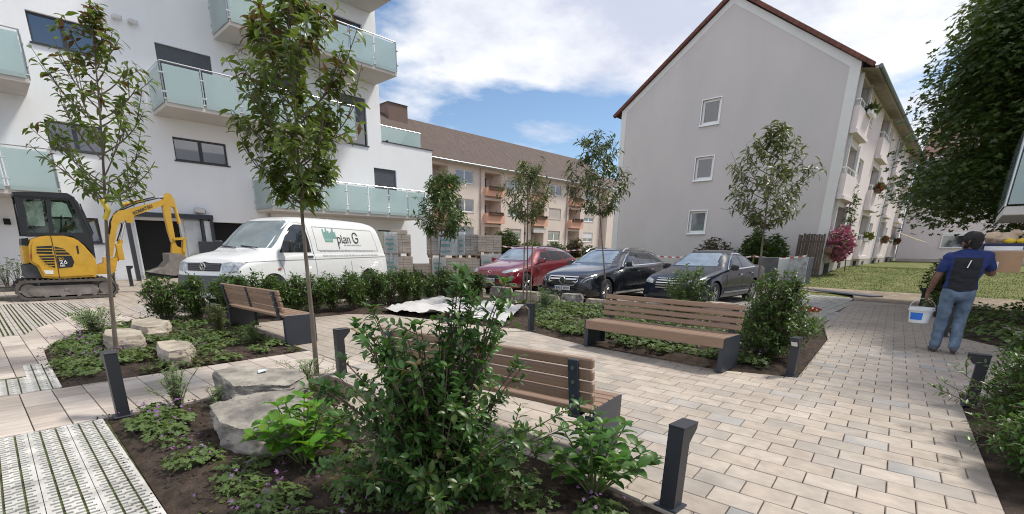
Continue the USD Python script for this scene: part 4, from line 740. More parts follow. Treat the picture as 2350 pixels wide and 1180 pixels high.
def wheel(owner, x, y, z, r, rim_m, spokes=5, w=.21, side=1):
    t = np.linspace(0, 2 * np.pi, 29)[:-1]; prof = [(r - .115, -w / 2), (r - .03, -w / 2), (r, -w / 2 + .035), (r, w / 2 - .035), (r - .03, w / 2), (r - .115, w / 2)]
    v = np.array([[pr * np.cos(a), py, pr * np.sin(a)] for pr, py in prof for a in t]); n = len(t); i = np.arange(n); j = (i + 1) % n; m = len(prof)
    f = np.vstack([np.stack([a * n + i, a * n + j, ((a + 1) % m) * n + j, ((a + 1) % m) * n + i], 1) for a in range(m)])
    ty = part(owner, 'wheel', (v + (x, y, z), f), M('tyre', (0.018, 0.018, 0.02), .8, .1), 40)
    q = r - .11; yo = y + side * w * .36; m_ = MB().tube([(x + q * math.cos(a), yo, z + q * math.sin(a)) for a in np.linspace(0, 2 * np.pi, 30)], .018, 6, False).cyl((x, yo - side * .03, z), (x, yo + side * .012, z), .06, 14)
    for k in range(spokes):
        for dl in (-.13, .13): a = 2 * np.pi * k / spokes + dl + .3; m_.bar((x + .04 * math.cos(a), yo, z + .04 * math.sin(a)), (x + q * math.cos(a + dl * .4), yo, z + q * math.sin(a + dl * .4)), .03, .03, up=(0, 1, 0), ch=.006)
    part(ty, 'rim', m_, rim_m, 40); part(ty, 'brake', MB().cyl((x, y + side * .0, z), (x, y + side * .02, z), r - .12, 24), MATS['dark_metal'])
M('dark_metal', (0.05, 0.05, 0.052), .5, .1, metal=.5); alu = M('alloy_rim', (0.55, 0.55, 0.56), .3, .05, metal=1.0); chrome = M('chrome', (0.75, 0.75, 0.76), .12, .02, metal=1.0)
plastic = M('black_plastic', (0.022, 0.023, 0.025), .55, .1); lampg = M('headlamp_glass', (0.42, 0.44, 0.46), .08, .35, 18, spec=.9, metal=.4); under_m = M('wheel_well', (0.01, 0.01, 0.01), .9)
def carglass(name, base, metal=0.0, spec=.9): return M(name, base, .02, .25, 2.2, spec=spec, metal=metal)
sideg = carglass('car_side_glass', (0.02, 0.024, 0.028)); wscr = carglass('windscreen', (0.33, 0.40, 0.46), .55); wscrd = carglass('windscreen_van', (0.20, 0.25, 0.26), .5)
def plate(owner, body, z, txt, y=0.0):
    V, F = body; x = min(2, np.nanmin(cast(V, F, np.array([[-2.0, y + a, z + b] for a in (-.25, 0, .25) for b in (-.05, .05)]), np.array([1.0, 0, 0]))) - 2) - .03
    p = part(owner, 'number_plate', MB().cbox((x, y, z), (.012, .52, .112), .004), M('plate_white', (0.72, 0.73, 0.74), .4)); T = np.array([[0, 0, -1, x - .009], [-1, 0, 0, y + .20], [0, 1, 0, z - .036], [0, 0, 0, 1.0]])
    part(p, 'characters', text(txt, .072, .004, T, True), black_m); part(p, 'blue_field', MB().box((x - .0095, y + .215, z - .05), (x - .0062, y + .254, z + .05)), M('plate_blue', (0.03, 0.09, 0.40), .4))
def ring(cx_, y, z, r, t=.012, n=28): return [(cx_, y + r * math.cos(a), z + r * math.sin(a)) for a in np.linspace(0, 2 * np.pi, n)]
def nose_x(body, y, z): return float(cast(*body, np.array([[-2.0, y, z]]), np.array([1.0, 0, 0]))[0] - 2)
def mirror(owner, x, y, z, m_, s_=1, size=(.12, .20, .15)): 
    p = part(owner, 'wing_mirror', MB().cbox((x, y + s_ * .06, z + .03), size, .035).bar((x + .02, y - s_ * .1, z - .02), (x + .02, y + s_ * .02, z), .05, .03, ch=.008), m_, 40); part(p, 'mirror_glass', MB().box((x + size[0] / 2 - .002, y + s_ * .06 - size[1] * .4, z - .02), (x + size[0] / 2 + .004, y + s_ * .06 + size[1] * .4, z + .085)), sideg)
def car(name, label, cat, x, y, rdir, g, st, paint, wheels, wr, glass_l, screen, spokes=5, rim_m=None, doors=(), belt=None, roof_rail=None, group=None, sill=None, mir=None, handles=()):
    t = thing(name, label, cat, (x, y, g), rdir, group); B = body_mesh(st, wheels=wheels, wr=wr + .045); part(t, 'body', B, paint, 32)
    L = st[-1][0]; part(t, 'underbody', MB().box((.5, -.7, .16), (L - .4, .7, .5)), under_m)
    for xw, zw in wheels:
        for s_ in (1, -1): wheel(t, xw, s_ * .79, zw, wr, rim_m or alu, spokes, side=s_)
    for s_, vw in ((1, 'l'), (-1, 'r')):
        for gp_ in glass_l: part(t, 'side_window', decal(B, Polygon(gp_), vw, .005), sideg, 40)
        if doors: part(t, 'door_gap', decal(B, shapely.union_all([line(d_, .014) for d_ in doors]), vw, .003, .2), plastic, kind='stuff')
        if belt: part(t, 'belt_trim', decal(B, line(belt, .026), vw, .012, .1), chrome, 40)
        if sill: part(t, 'sill_trim', decal(B, line(sill, .05), vw, .012, .1), chrome, 40)
        for hx, hz in handles: part(t, 'door_handle', decal(B, sbox(hx - .09, hz - .018, hx + .09, hz + .018), vw, .028), paint if not belt else chrome, 40)
        if mir: mirror(t, mir[0], s_ * mir[1], mir[2], mir[3], s_)
    part(t, 'windscreen', decal(B, Polygon(screen), 'f', .006), wscr, 40); return t, B
def mirrored(p): return [(-y, z) for y, z in p]

# --- red hatchback estate
redp = M('red_paint', (0.165, 0.006, 0.016), .28, .05, 1, coat=1.0, metal=.25)
stF = [(0, .24, .50, .56, .50, .48, .40), (.07, .19, .62, .70, .72, .68, .58), (.25, .17, .68, .80, .84, .80, .66), (.55, .17, .74, .88, .895, .865, .70), (1.0, .18, .84, .97, .905, .885, .70), (1.30, .18, .91, 1.03, .91, .89, .68), (1.55, .18, .93, 1.20, .91, .895, .63), (2.05, .18, .95, 1.44, .91, .895, .58), (2.6, .18, .97, 1.485, .91, .895, .57), (3.4, .18, 1.0, 1.46, .91, .89, .56), (4.1, .20, 1.04, 1.38, .905, .87, .54), (4.45, .26, 1.06, 1.20, .88, .83, .56), (4.62, .32, .94, 1.02, .80, .76, .55), (4.68, .40, .72, .80, .62, .60, .46)]
t, B = car('red_estate_car', 'red family car parked between the slab stacks and the black estate', 'car', 11.12, 10.84, 8, gz(0, 10.84) - .058, stF, redp, [(.90, .33), (3.60, .33)], .325,
    [[(1.62, 1.0), (2.05, 1.30), (2.42, 1.385), (2.50, 1.02)], [(2.58, 1.02), (2.50, 1.39), (3.25, 1.375), (3.42, 1.05)], [(3.50, 1.06), (3.34, 1.365), (3.85, 1.31), (4.25, 1.13)]],
    [(-.60, 1.05), (.60, 1.05), (.545, 1.33), (.44, 1.40), (-.44, 1.40), (-.545, 1.33)], doors=[[(1.45, .3), (1.42, .7), (1.5, .98)], [(2.53, .25), (2.55, 1.0)], [(3.5, 1.04), (3.42, .8), (3.2, .62)]], mir=(1.68, .93, 1.0, redp), handles=[(2.38, .86), (3.35, .90)])
part(t, 'grille', decal(B, Polygon([(-.52, .60), (.52, .60), (.42, .50), (.30, .40), (-.30, .40), (-.42, .50)]), 'f', .01), plastic); part(t, 'lower_intake', decal(B, Polygon([(-.60, .33), (.60, .33), (.5, .22), (-.5, .22)]), 'f', .012), plastic)
hl = [(.46, .68), (.60, .66), (.82, .74), (.84, .82), (.70, .80), (.50, .73)]
for q in (hl, mirrored(hl)): h_ = part(t, 'headlight', decal(B, Polygon(q), 'f', .01, .05), lampg, 40)
fl = [(.55, .46), (.80, .50), (.80, .38), (.6, .36)]
for q in (fl, mirrored(fl)): part(t, 'fog_light', decal(B, Polygon(q), 'f', .01), plastic)
plate(t, B, .45, 'HN M 1537'); part(t, 'roof_rail', MB().tube([(1.95, .60, 1.45), (2.3, .60, 1.50), (3.3, .58, 1.50), (4.0, .56, 1.42)], .016, 6), plastic, 40); part(t, 'roof_rail', MB().tube([(1.95, -.60, 1.45), (2.3, -.60, 1.50), (3.3, -.58, 1.50), (4.0, -.56, 1.42)], .016, 6), plastic, 40)
xe = nose_x(B, 0, .70); part(t, 'emblem', MB().tube([(xe - .012, .07 * math.cos(a), .70 + .028 * math.sin(a)) for a in np.linspace(0, 6.283, 24)], .007, 6, False), chrome, 40)

# --- black estate car with star emblem
blk = M('black_paint', (0.005, 0.006, 0.009), .16, .05, 1, coat=.8, spec=.5)
stM = [(0, .26, .54, .60, .52, .50, .42), (.08, .19, .66, .73, .76, .72, .60), (.28, .17, .71, .82, .86, .82, .68), (.6, .17, .76, .90, .91, .87, .72), (1.1, .17, .86, .985, .92, .89, .72), (1.48, .18, .93, 1.045, .925, .895, .70), (1.75, .18, .95, 1.20, .925, .90, .64), (2.3, .18, .965, 1.445, .925, .90, .59), (2.9, .18, .98, 1.475, .925, .90, .58), (3.7, .18, 1.0, 1.45, .925, .895, .57), (4.35, .20, 1.03, 1.37, .915, .875, .55), (4.72, .26, 1.03, 1.14, .89, .83, .58), (4.88, .34, .90, .98, .80, .76, .56), (4.94, .42, .74, .80, .64, .62, .5)]
t, B = car('black_estate_car', 'glossy black estate with wide chrome grille parked in the middle of the three cars', 'car', 11.04, 7.89, 1.3, gz(0, 7.89) - .058, stM, blk, [(.86, .34), (3.80, .34)], .335,
    [[(1.85, 1.01), (2.25, 1.27), (2.62, 1.375), (2.74, 1.02)], [(2.82, 1.03), (2.71, 1.385), (3.45, 1.37), (3.66, 1.05)], [(3.73, 1.06), (3.54, 1.36), (4.05, 1.30), (4.44, 1.09)]],
    [(-.64, 1.07), (.64, 1.07), (.565, 1.33), (.46, 1.40), (-.46, 1.40), (-.565, 1.33)], spokes=8, doors=[[(1.62, .3), (1.6, .7), (1.68, .98)], [(2.78, .25), (2.78, 1.0)], [(3.75, 1.04), (3.62, .8), (3.42, .6)]], belt=[(1.72, .99), (2.8, 1.01), (3.7, 1.03), (4.45, 1.06)], sill=[(1.35, .27), (3.4, .27)], mir=(1.85, .95, 1.02, blk), handles=[(2.62, .84), (3.58, .87)])
for s_ in (1, -1): part(t, 'roof_rail', MB().tube([(2.12, s_ * .61, 1.38), (2.3, s_ * .605, 1.465), (2.6, s_ * .60, 1.50), (3.6, s_ * .585, 1.48), (4.3, s_ * .55, 1.37), (4.5, s_ * .56, 1.25)], .018, 6), chrome, 40)
for s_, vw in ((1, 'l'), (-1, 'r')): part(t, 'window_trim', decal(B, line([(1.72, .99), (2.22, 1.29), (2.66, 1.40), (3.5, 1.395), (4.08, 1.32), (4.48, 1.08)], .022), vw, .012, .08), chrome, 40)
gr = [(-.46, .73), (.46, .73), (.47, .62), (.36, .50), (-.36, .50), (-.47, .62)]
p = part(t, 'grille', decal(B, Polygon(gr), 'f', .012), plastic); part(p, 'grille_frame', decal(B, Polygon(gr).buffer(.014).difference(Polygon(gr).buffer(-.012)), 'f', .022), chrome, 40)
for z in (.665, .585): part(p, 'grille_bar', decal(B, sbox(-.43, z - .017, .43, z + .017).difference(Point(0, .625).buffer(.1)), 'f', .028), chrome, 40)
xs_ = nose_x(B, 0, .63) - .035; m_ = MB().tube(ring(xs_, 0, .625, .092), .010, 6, False)
for a in (90, 210, 330): m_.add([(xs_ - .005, .018 * math.cos(math.radians(a + 90)), .625 + .018 * math.sin(math.radians(a + 90))), (xs_ - .005, -.018 * math.cos(math.radians(a + 90)), .625 - .018 * math.sin(math.radians(a + 90))), (xs_ - .005, .088 * math.cos(math.radians(a)), .625 + .088 * math.sin(math.radians(a)))], [[0, 1, 2]])
part(p, 'star_emblem', m_, chrome, 40)
hl = [(.52, .58), (.60, .56), (.86, .70), (.875, .79), (.78, .79), (.62, .70)]
for q in (hl, mirrored(hl)): p = part(t, 'headlight', decal(B, Polygon(q), 'f', .010, .05), M('headlamp_dark', (0.06, 0.065, 0.07), .06, .4, 20, spec=.9), 40); sg = 1 if q is hl else -1; part(p, 'light_strip', decal(B, line([(sg * .64, .585), (sg * .72, .66), (sg * .84, .73)], .018).union(line([(sg * .56, .60), (sg * .66, .70), (sg * .8, .775)], .018)), 'f', .02), lampg, 40)
part(t, 'lower_intake', decal(B, Polygon([(-.62, .36), (.62, .36), (.55, .22), (-.55, .22)]), 'f', .012), plastic); part(t, 'bumper_trim', decal(B, line([(-.72, .26), (-.5, .215), (.5, .215), (.72, .26)], .03), 'f', .02), chrome, 40); plate(t, B, .42, 'EN E 099')

# --- dark blue saloon behind the bush
nav = M('dark_blue_paint', (0.006, 0.008, 0.015), .25, .05, 1, coat=.55, spec=.35)
stP = [(0, .26, .54, .60, .52, .50, .42), (.08, .19, .64, .72, .76, .72, .60), (.28, .17, .70, .81, .86, .82, .68), (.6, .17, .77, .89, .905, .87, .72), (1.05, .17, .86, .97, .91, .885, .72), (1.35, .18, .92, 1.03, .91, .89, .70), (1.65, .18, .94, 1.21, .91, .89, .63), (2.15, .18, .955, 1.44, .91, .89, .575), (2.6, .18, .97, 1.475, .91, .89, .565), (3.1, .18, .985, 1.44, .91, .885, .56), (3.6, .19, 1.0, 1.27, .905, .88, .56), (3.95, .20, 1.01, 1.09, .90, .86, .64), (4.5, .25, .98, 1.06, .87, .83, .66), (4.72, .34, .86, .92, .78, .74, .56), (4.77, .42, .72, .76, .62, .6, .46)]
t, B = car('dark_saloon_car', 'dark blue saloon parked rightmost, half hidden by the bush behind the bench', 'car', 12.75, 5.62, -3.3, gz(0, 5.62) - .058, stP, nav, [(.88, .33), (3.59, .33)], .325,
    [[(1.78, 1.0), (2.12, 1.25), (2.5, 1.37), (2.56, 1.01)], [(2.64, 1.02), (2.58, 1.375), (3.0, 1.36), (3.42, 1.17), (3.45, 1.03)]], [(-.62, 1.06), (.62, 1.06), (.555, 1.33), (.45, 1.40), (-.45, 1.40), (-.555, 1.33)], doors=[[(1.55, .3), (1.5, .7), (1.6, .97)], [(2.6, .25), (2.6, 1.0)], [(3.45, 1.03), (3.4, .8), (3.2, .6)]], belt=[(1.62, .975), (2.6, .99), (3.55, 1.02)], sill=[(1.4, .36), (3.15, .36)], mir=(1.72, .93, .99, plastic), handles=[(2.45, .82), (3.28, .85)])
for s_, vw in ((1, 'l'), (-1, 'r')): part(t, 'window_trim', decal(B, line([(1.62, .975), (2.08, 1.28), (2.5, 1.40), (3.02, 1.385), (3.5, 1.17), (3.55, 1.02)], .024), vw, .012, .08), chrome, 40)
gr = [(-.40, .75), (.40, .75), (.36, .48), (-.36, .48)]; p = part(t, 'grille', decal(B, Polygon(gr), 'f', .012), plastic)
for z in (.50, .565, .63, .695, .745): part(p, 'grille_bar', decal(B, sbox(-.38, z - .010, .38, z + .010), 'f', .026), chrome, 40)
hl = [(.48, .60), (.82, .63), (.85, .77), (.62, .74), (.48, .70)]
for q in (hl, mirrored(hl)): part(t, 'headlight', decal(B, Polygon(q), 'f', .010, .05), lampg, 40)
part(t, 'lower_intake', decal(B, Polygon([(-.6, .34), (.6, .34), (.5, .22), (-.5, .22)]), 'f', .012), plastic)

# --- white panel van
vanp = M('van_paint', (0.74, 0.745, 0.735), .30, .03, 1, coat=.6)
stV = [(0, .30, .62, .76, .66, .62, .50), (.06, .24, .78, .94, .86, .82, .70), (.16, .22, .86, 1.04, .93, .89, .76), (.5, .22, .96, 1.14, .95, .925, .78), (.92, .22, 1.02, 1.22, .955, .935, .78), (1.10, .22, 1.06, 1.34, .955, .935, .77), (1.5, .22, 1.10, 1.68, .955, .935, .735), (1.85, .22, 1.12, 1.90, .955, .935, .715), (2.3, .22, 1.12, 1.965, .955, .935, .72), (3.2, .22, 1.12, 1.975, .955, .935, .72), (4.6, .22, 1.12, 1.955, .955, .935, .72), (5.08, .24, 1.12, 1.87, .945, .92, .71), (5.25, .28, 1.10, 1.50, .93, .90, .70), (5.30, .34, .98, 1.10, .88, .84, .66)]
VX, VY, VR = 3.08, 11.24, 22.0
t = thing('white_panel_van', 'white panel van with a plan G sign, parked behind the hedge', 'van', (VX, VY, .233), VR); B = body_mesh(stV, 84, [(.92, .34), (4.32, .34)], .40); part(t, 'body', B, vanp, 30); part(t, 'underbody', MB().box((.5, -.75, .2), (4.9, .75, .55)), under_m)
for xw in (.92, 4.32):
    for s_ in (1, -1): wheel(t, xw, s_ * .82, .33, .335, M('steel_rim', (0.32, 0.33, 0.34), .45, .1, metal=.6), 7, side=s_)
part(t, 'windscreen', decal(B, Polygon([(-.80, 1.27), (.80, 1.27), (.69, 1.80), (.58, 1.87), (-.58, 1.87), (-.69, 1.80)]), 'f', .006), wscrd, 40)
for s_, vw in ((1, 'l'), (-1, 'r')):
    part(t, 'side_window', decal(B, Polygon([(1.22, 1.17), (1.50, 1.50), (1.72, 1.72), (1.88, 1.79), (2.16, 1.79), (2.20, 1.17)]), vw, .005), sideg, 40)
    part(t, 'panel_gap', decal(B, shapely.union_all([line(q, .014) for q in ([(.3, .98), (1.2, 1.0), (2.4, 1.01), (5.22, 1.04)], [(1.22, .34), (1.24, .8), (1.1, 1.08)], [(2.28, .3), (2.26, 1.15), (2.22, 1.82), (1.8, 1.84)], [(3.6, .35), (3.6, .95)], [(2.42, 1.22), (2.42, 1.76), (4.75, 1.74), (4.9, 1.2), (2.42, 1.22)])]), vw, .0035, .15), M('gap_grey', (0.22, 0.225, 0.23), .6), kind='stuff')
    part(t, 'door_handle', decal(B, sbox(2.0, 1.055, 2.2, 1.095), vw, .02), plastic); part(t, 'side_marker', decal(B, sbox(1.06, .80, 1.15, .84), vw, .012), M('marker_red', (0.4, 0.10, 0.07), .3)); mirror(t, 1.32, s_ * 1.0, 1.27, plastic, s_, (.14, .22, .26))
p = part(t, 'grille', decal(B, Polygon([(-.50, .96), (-.16, .96), (0, .985), (.16, .96), (.50, .96), (.46, .80), (-.46, .80)]), 'f', .010), plastic)
for z in (.83, .865, .90, .935): part(p, 'grille_bar', decal(B, sbox(-.47, z - .006, .47, z + .006).difference(Point(0, .885).buffer(.085)), 'f', .024), M('bar_grey', (0.10, 0.10, 0.105), .5))
xs_ = nose_x(B, 0, .885) - .03; m_ = MB().tube(ring(xs_, 0, .885, .078), .009, 6, False)
for a, b in (((-.042, .062), (-.012, .012)), ((-.012, .012), (0, .012)), ((.012, .012), (0, .012)), ((.042, .062), (.012, .012)), ((-.070, .028), (-.032, -.068)), ((-.032, -.068), (0, -.008)), ((0, -.008), (.032, -.068)), ((.032, -.068), (.070, .028))): m_.bar((xs_, a[0], .885 + a[1]), (xs_, b[0], .885 + b[1]), .014, .010, up=(1, 0, 0))
part(p, 'round_emblem', m_, chrome, 40)
hl = [(.52, .79), (.86, .79), (.88, .98), (.70, .985), (.52, .965)]
for q in (hl, mirrored(hl)): part(t, 'headlight', decal(B, Polygon(q), 'f', .008, .05), lampg, 40)
part(t, 'bumper', decal(B, sbox(-.92, .36, .92, .71), 'f', .02, .06), M('bumper_grey', (0.085, 0.09, 0.10), .7), 40); part(t, 'wiper', MB().tube([(.95, .1, 1.27), (1.02, .62, 1.31)], .012, 6).tube([(.95, -.55, 1.27), (1.02, 0.0, 1.31)], .012, 6), plastic)
# sign on the side
def vtext(txt, x, z, h, col, bold=False, off=.012):
    y = cast(*B, np.array([[x, -3.0, z]]), np.array([0, 1.0, 0]))[0] - 3.0 - off; return text(txt, h, .003, frame((x, y, z), (1, 0, 0), (0, .26, .966)), bold)
grn = M('sign_green', (0.20, 0.38, 0.33), .5); ink = M('sign_ink', (0.045, 0.05, 0.05), .5); ink2 = M('sign_grey', (0.42, 0.44, 0.44), .5)
p = part(t, 'side_sign', decal(B, shapely.union_all([sbox(2.74 + i * .06, 1.50, 2.74 + i * .06 + .046, 1.62 + h_) for i, h_ in enumerate((.10, .04, .12, .06, .02, .05, .14, .04))] + [sbox(2.76, 1.42, 3.05, 1.50)]), 'r', .008, .1), grn)
part(p, 'lettering', vtext('plan', 3.20, 1.40, .20, ink), ink); part(p, 'tail', decal(B, line([(3.225, 1.42), (3.245, 1.25)], .022), 'r', .012), ink); part(p, 'lettering', vtext('G', 3.82, 1.40, .28, ink), ink)
rg = np.random.default_rng(2)
for z, a, b, h_ in ((1.335, 3.45, 4.15, .03), (1.19, 2.50, 4.7, .042), (1.075, 2.55, 4.85, .04)):
    m_ = []; x = a
    while x < b: w_ = rg.uniform(.03, .2); m_.append(sbox(x, z, min(x + w_, b), z + h_ * rg.uniform(.7, 1))); x += w_ + .03
    part(p, 'small_print', decal(B, shapely.union_all(m_), 'r', .008, .3), ink2, kind='stuff')

# ================================================================ excavator, built on its own side plane
EY = 16.35; ez0 = gz(0, EY)
ex = thing('mini_excavator', 'yellow mini excavator with black cab and raised arm by the garage entrance', 'excavator', (1.3, EY, 0))
yel = M('excavator_yellow', (0.58, 0.335, 0.027), .45, .14, 5, coat=.2, col2=(0.62, 0.36, 0.03), detail=8); rubber = M('track_rubber', (0.10, 0.088, 0.078), .9, .25, 6, bump=.3, bscale=30); worn = M('worn_steel', (0.20, 0.18, 0.16), .75, .3, 6); cabm = M('cab_black', (0.016, 0.018, 0.02), .4)
def side(pts, zo, Y=EY - .55): return [tuple((on_y(zo[0] + a / zo[2], zo[1] + b / zo[2], Y) - (1.3, EY, 0))[[0, 2]]) for a, b in pts]
def slabxz(poly, y0, y1):
    m_ = MB(); m_.prism(poly if hasattr(poly, 'exterior') else Polygon(poly), -y1, -y0, np.array([[1, 0, 0, 0], [0, 0, -1, 0], [0, 1, 0, 0], [0, 0, 0, 1.0]])); return m_
zo1, zo2 = (0, 430, 4.214), (250, 440, 4.918)
tl, tr = side([(150, 1000), (1150, 985)], zo1, EY - .78)[0][0], side([(1150, 985)], zo1, EY - .78)[0][0]; zg = ez0 + .005
for s_ in (-1, 1):
    y0 = s_ * .63; r = .23; c0, c1 = (tl + r, zg + r), (tr - r, zg + r); st_ = LineString([c0, c1]).buffer(r, 16); inn = LineString([c0, c1]).buffer(r - .055, 16)
    p = part(ex, 'crawler_track', slabxz(st_.difference(inn), y0 - .15, y0 + .15), rubber); m_ = MB(); lp = LineString(st_.exterior.coords); n = 44
    for k in range(n): q = lp.interpolate(k / n, True); q2 = lp.interpolate((k + .3) / n, True); m_.bar((q.x, y0, q.y), (q2.x, y0, q2.y), .29, .045)
    part(p, 'track_lug', m_, rubber, kind='stuff'); part(p, 'track_frame', slabxz(LineString([(c0[0] + .1, c0[1] - .02), (c1[0] - .28, c1[1] - .02)]).buffer(.12, 2), y0 - .10, y0 + .10).box((-.1, y0 - .11, zg + .20), (.0, y0 + .11, zg + .27)), worn)
    part(p, 'sprocket', MB().cyl((c1[0], y0 - .09, c1[1]), (c1[0], y0 + .09, c1[1]), r - .07, 20), worn); part(p, 'idler', MB().cyl((c0[0], y0 - .09, c0[1]), (c0[0], y0 + .09, c0[1]), r - .08, 20), worn)
    for k in range(4): xk = c0[0] + .28 + k * .3; part(p, 'roller', MB().cyl((xk, y0 - .12, zg + .11), (xk, y0 + .12, zg + .11), .055, 12), worn)
part(ex, 'undercarriage', MB().box((-.5, -.48, zg + .18), (.5, .48, zg + .5)), worn); part(ex, 'dozer_blade', MB().cbox((tl - .32, 0, zg + .2), (.06, 1.5, .34), .02).box((tl - .3, -.35, zg + .2), (tl + .3, -.25, zg + .28)).box((tl - .3, .25, zg + .2), (tl + .3, .35, zg + .28)), worn)
body = Polygon(side([(272, 560), (290, 505), (370, 478), (480, 465), (600, 468), (700, 490), (800, 545), (870, 620), (912, 700), (925, 775), (920, 862), (560, 882), (405, 872), (352, 765), (278, 722)], zo1))
part(ex, 'engine_cover', slabxz(body, -.74, .70), yel); part(ex, 'engine_bulge', slabxz(body.buffer(-.05, 6), -.775, .735), yel)
part(ex, 'cover_seam', slabxz(line(side([(480, 468), (510, 600), (545, 740), (568, 878)], zo1), .014), -.7785, -.77), cabm); part(ex, 'turntable', MB().cyl((0, 0, zg + .42), (0, 0, zg + .56), .5, 24), cabm)
sb = lambda q: Polygon(side(q, zo1))
for q in ([(345, 572), (495, 565), (500, 645), (350, 640)], [(365, 660), (515, 655), (525, 778), (440, 740)], [(515, 572), (600, 590), (670, 650), (535, 650)]):
    g = sb(q); v_ = part(ex, 'vent', slabxz(g, -.779, -.77), cabm); x0, z0, x1, z1 = g.bounds; n = max(3, int((z1 - z0) / .05))
    for k in range(1, n): w_ = sbox(x0, z0 + (z1 - z0) * k / n - .008, x1, z0 + (z1 - z0) * k / n + .008).intersection(g); part(v_, 'slat', slabxz(max(getattr(w_, 'geoms', [w_]), key=lambda g_: g_.area), -.79, -.775), yel)
lab = part(ex, 'model_plate', slabxz(sb([(535, 662), (680, 660), (708, 720), (690, 768), (560, 780)]), -.781, -.77), cabm)
def etext(txt, q, h, bold, zo=zo1, y=-.7835): a = side([q], zo)[0]; return text(txt, h, .003, np.array([[1, 0, 0, a[0]], [0, 0, -1, y], [0, 1, 0, a[1]], [0, 0, 0, 1.0]]), bold)
part(lab, 'lettering', etext('PC', (558, 702), .055, True), yel); part(lab, 'lettering', etext('26', (566, 738), .085, True), M('print_white', (0.75, 0.75, 0.74), .5)); part(lab, 'lettering', etext('MR', (572, 764), .045, True), MATS['print_white'])
part(ex, 'latch', slabxz(sb([(724, 568), (742, 565), (754, 640), (738, 644)]), -.78, -.74), cabm); part(ex, 'step_plate', slabxz(sb([(412, 800), (505, 800), (508, 836), (435, 836)]), -.781, -.76), MATS['print_white']); part(ex, 'rear_light', slabxz(sb([(288, 645), (314, 645), (316, 685), (290, 685)]), -.77, -.73), M('lamp_red', (0.35, 0.05, 0.04), .3))
part(ex, 'rubber_bumper', slabxz(sb([(228, 770), (262, 742), (350, 745), (385, 800), (405, 876), (240, 872)]), -.70, .66), M('bumper_rubber', (0.06, 0.062, 0.068), .8)); part(ex, 'counterweight', slabxz(sb([(208, 570), (276, 565), (278, 735), (238, 740)]), -.62, .6), yel); part(ex, 'rear_box', slabxz(sb([(205, 495), (270, 490), (272, 562), (208, 565)]), -.6, .5), cabm)
# cab: frame bars around glass on four sides
cab_o = [(122, 52), (240, 46), (640, 62), (690, 90), (745, 150), (878, 465), (915, 690), (800, 560), (690, 470), (272, 470), (205, 470)]
cab = Polygon(side(cab_o, zo1)); wins_ = [sb([(215, 122), (430, 116), (455, 282), (470, 440), (270, 440), (240, 250)]), sb([(480, 118), (640, 128), (680, 145), (745, 290), (800, 440), (512, 440), (492, 280)])]
cf = part(ex, 'cab', slabxz(cab.difference(shapely.union_all(wins_)), -.74, -.69), cabm); part(ex, 'cab', slabxz(cab.difference(shapely.union_all(wins_)), .16, .21), cabm)
for w_ in wins_:
    part(cf, 'pane', slabxz(w_.buffer(.01), -.722, -.715), glass_mat('cab_glass', (0.72, 0.80, 0.76)) if 'cab_glass' not in MATS else MATS['cab_glass']); part(cf, 'pane', slabxz(w_.buffer(.01), .18, .187), MATS['cab_glass'])
m_ = MB(); A = side([(125, 52), (640, 64)], zo1); m_.box((A[0][0] - .02, -.76, A[0][1] - .07), (A[1][0] + .05, .22, A[0][1] + .0)); part(ex, 'cab_roof', m_, cabm, 30)
fr_ = side([(690, 95), (878, 465)], zo1); rr_ = side([(150, 70), (240, 460)], zo1)
for y in (-.72, .19):
    for a_, b_ in (fr_, rr_): part(cf, 'pillar', MB().bar((a_[0], y, a_[1]), (b_[0], y, b_[1]), .06, .06, up=(0, 1, 0), ch=.01), cabm)
part(ex, 'cab_floor', slabxz(sb([(272, 445), (880, 445), (900, 560), (690, 475), (272, 475)]), -.70, .17), cabm)
s0 = side([(330, 440)], zo1)[0]; st_ = part(ex, 'driver_seat', MB().cbox((s0[0] + .1, -.28, s0[1] + .08), (.5, .46, .16), .04).cbox((s0[0] - .12, -.28, s0[1] + .36), (.14, .46, .6), .05), M('seat_grey', (0.09, 0.09, 0.09), .8), 40)
for k in (0, 1): q = side([(600 + 30 * k, 440), (610 + 30 * k, 265 + 60 * k)], zo1); part(st_, 'lever', MB().tube([(q[0][0], -.15 - .3 * k, q[0][1] - .1), (q[1][0], -.15 - .3 * k, q[1][1])], .018, 6), cabm)
for k in (0, 1): q = side([(745 + 30 * k, 160 + 70 * k), (850 + 25 * k, 450)], zo1); part(ex, 'grab_rail', MB().tube([(q[0][0] + .04, -.68 + .02 * k, q[0][1]), (q[1][0] + .04, -.68 + .02 * k, q[1][1])], .016, 6), cabm)
# swing post, boom, arm and bucket in the middle plane
Ym = EY - .12; S2 = lambda q: Polygon(side(q, zo2, Ym)).buffer(.012, 4).buffer(-.012, 4)
part(ex, 'swing_post', slabxz(S2([(-60, 740), (90, 750), (75, 860), (20, 925), (-70, 925)]), -.22, .10), yel)
boom = S2([(-30, 735), (-5, 560), (20, 400), (20, 345), (45, 265), (105, 215), (180, 205), (330, 165), (480, 130), (610, 88), (640, 118), (620, 150), (500, 195), (420, 225), (280, 272), (262, 352), (205, 352), (180, 318), (125, 345), (98, 380), (75, 480), (40, 735)])
b_ = part(ex, 'boom', slabxz(boom, -.20, .02), yel); part(b_, 'lettering', text('KOMATSU', .075, .003, frame((side([(275, 262)], zo2, Ym)[0][0], -.204, side([(275, 262)], zo2, Ym)[0][1]), np.subtract(side([(465, 185)], zo2, Ym)[0], side([(275, 262)], zo2, Ym)[0])[[0]].tolist() + [0] + np.subtract(side([(465, 185)], zo2, Ym)[0], side([(275, 262)], zo2, Ym)[0])[[1]].tolist(), (0, 0, 1)), True), cabm)
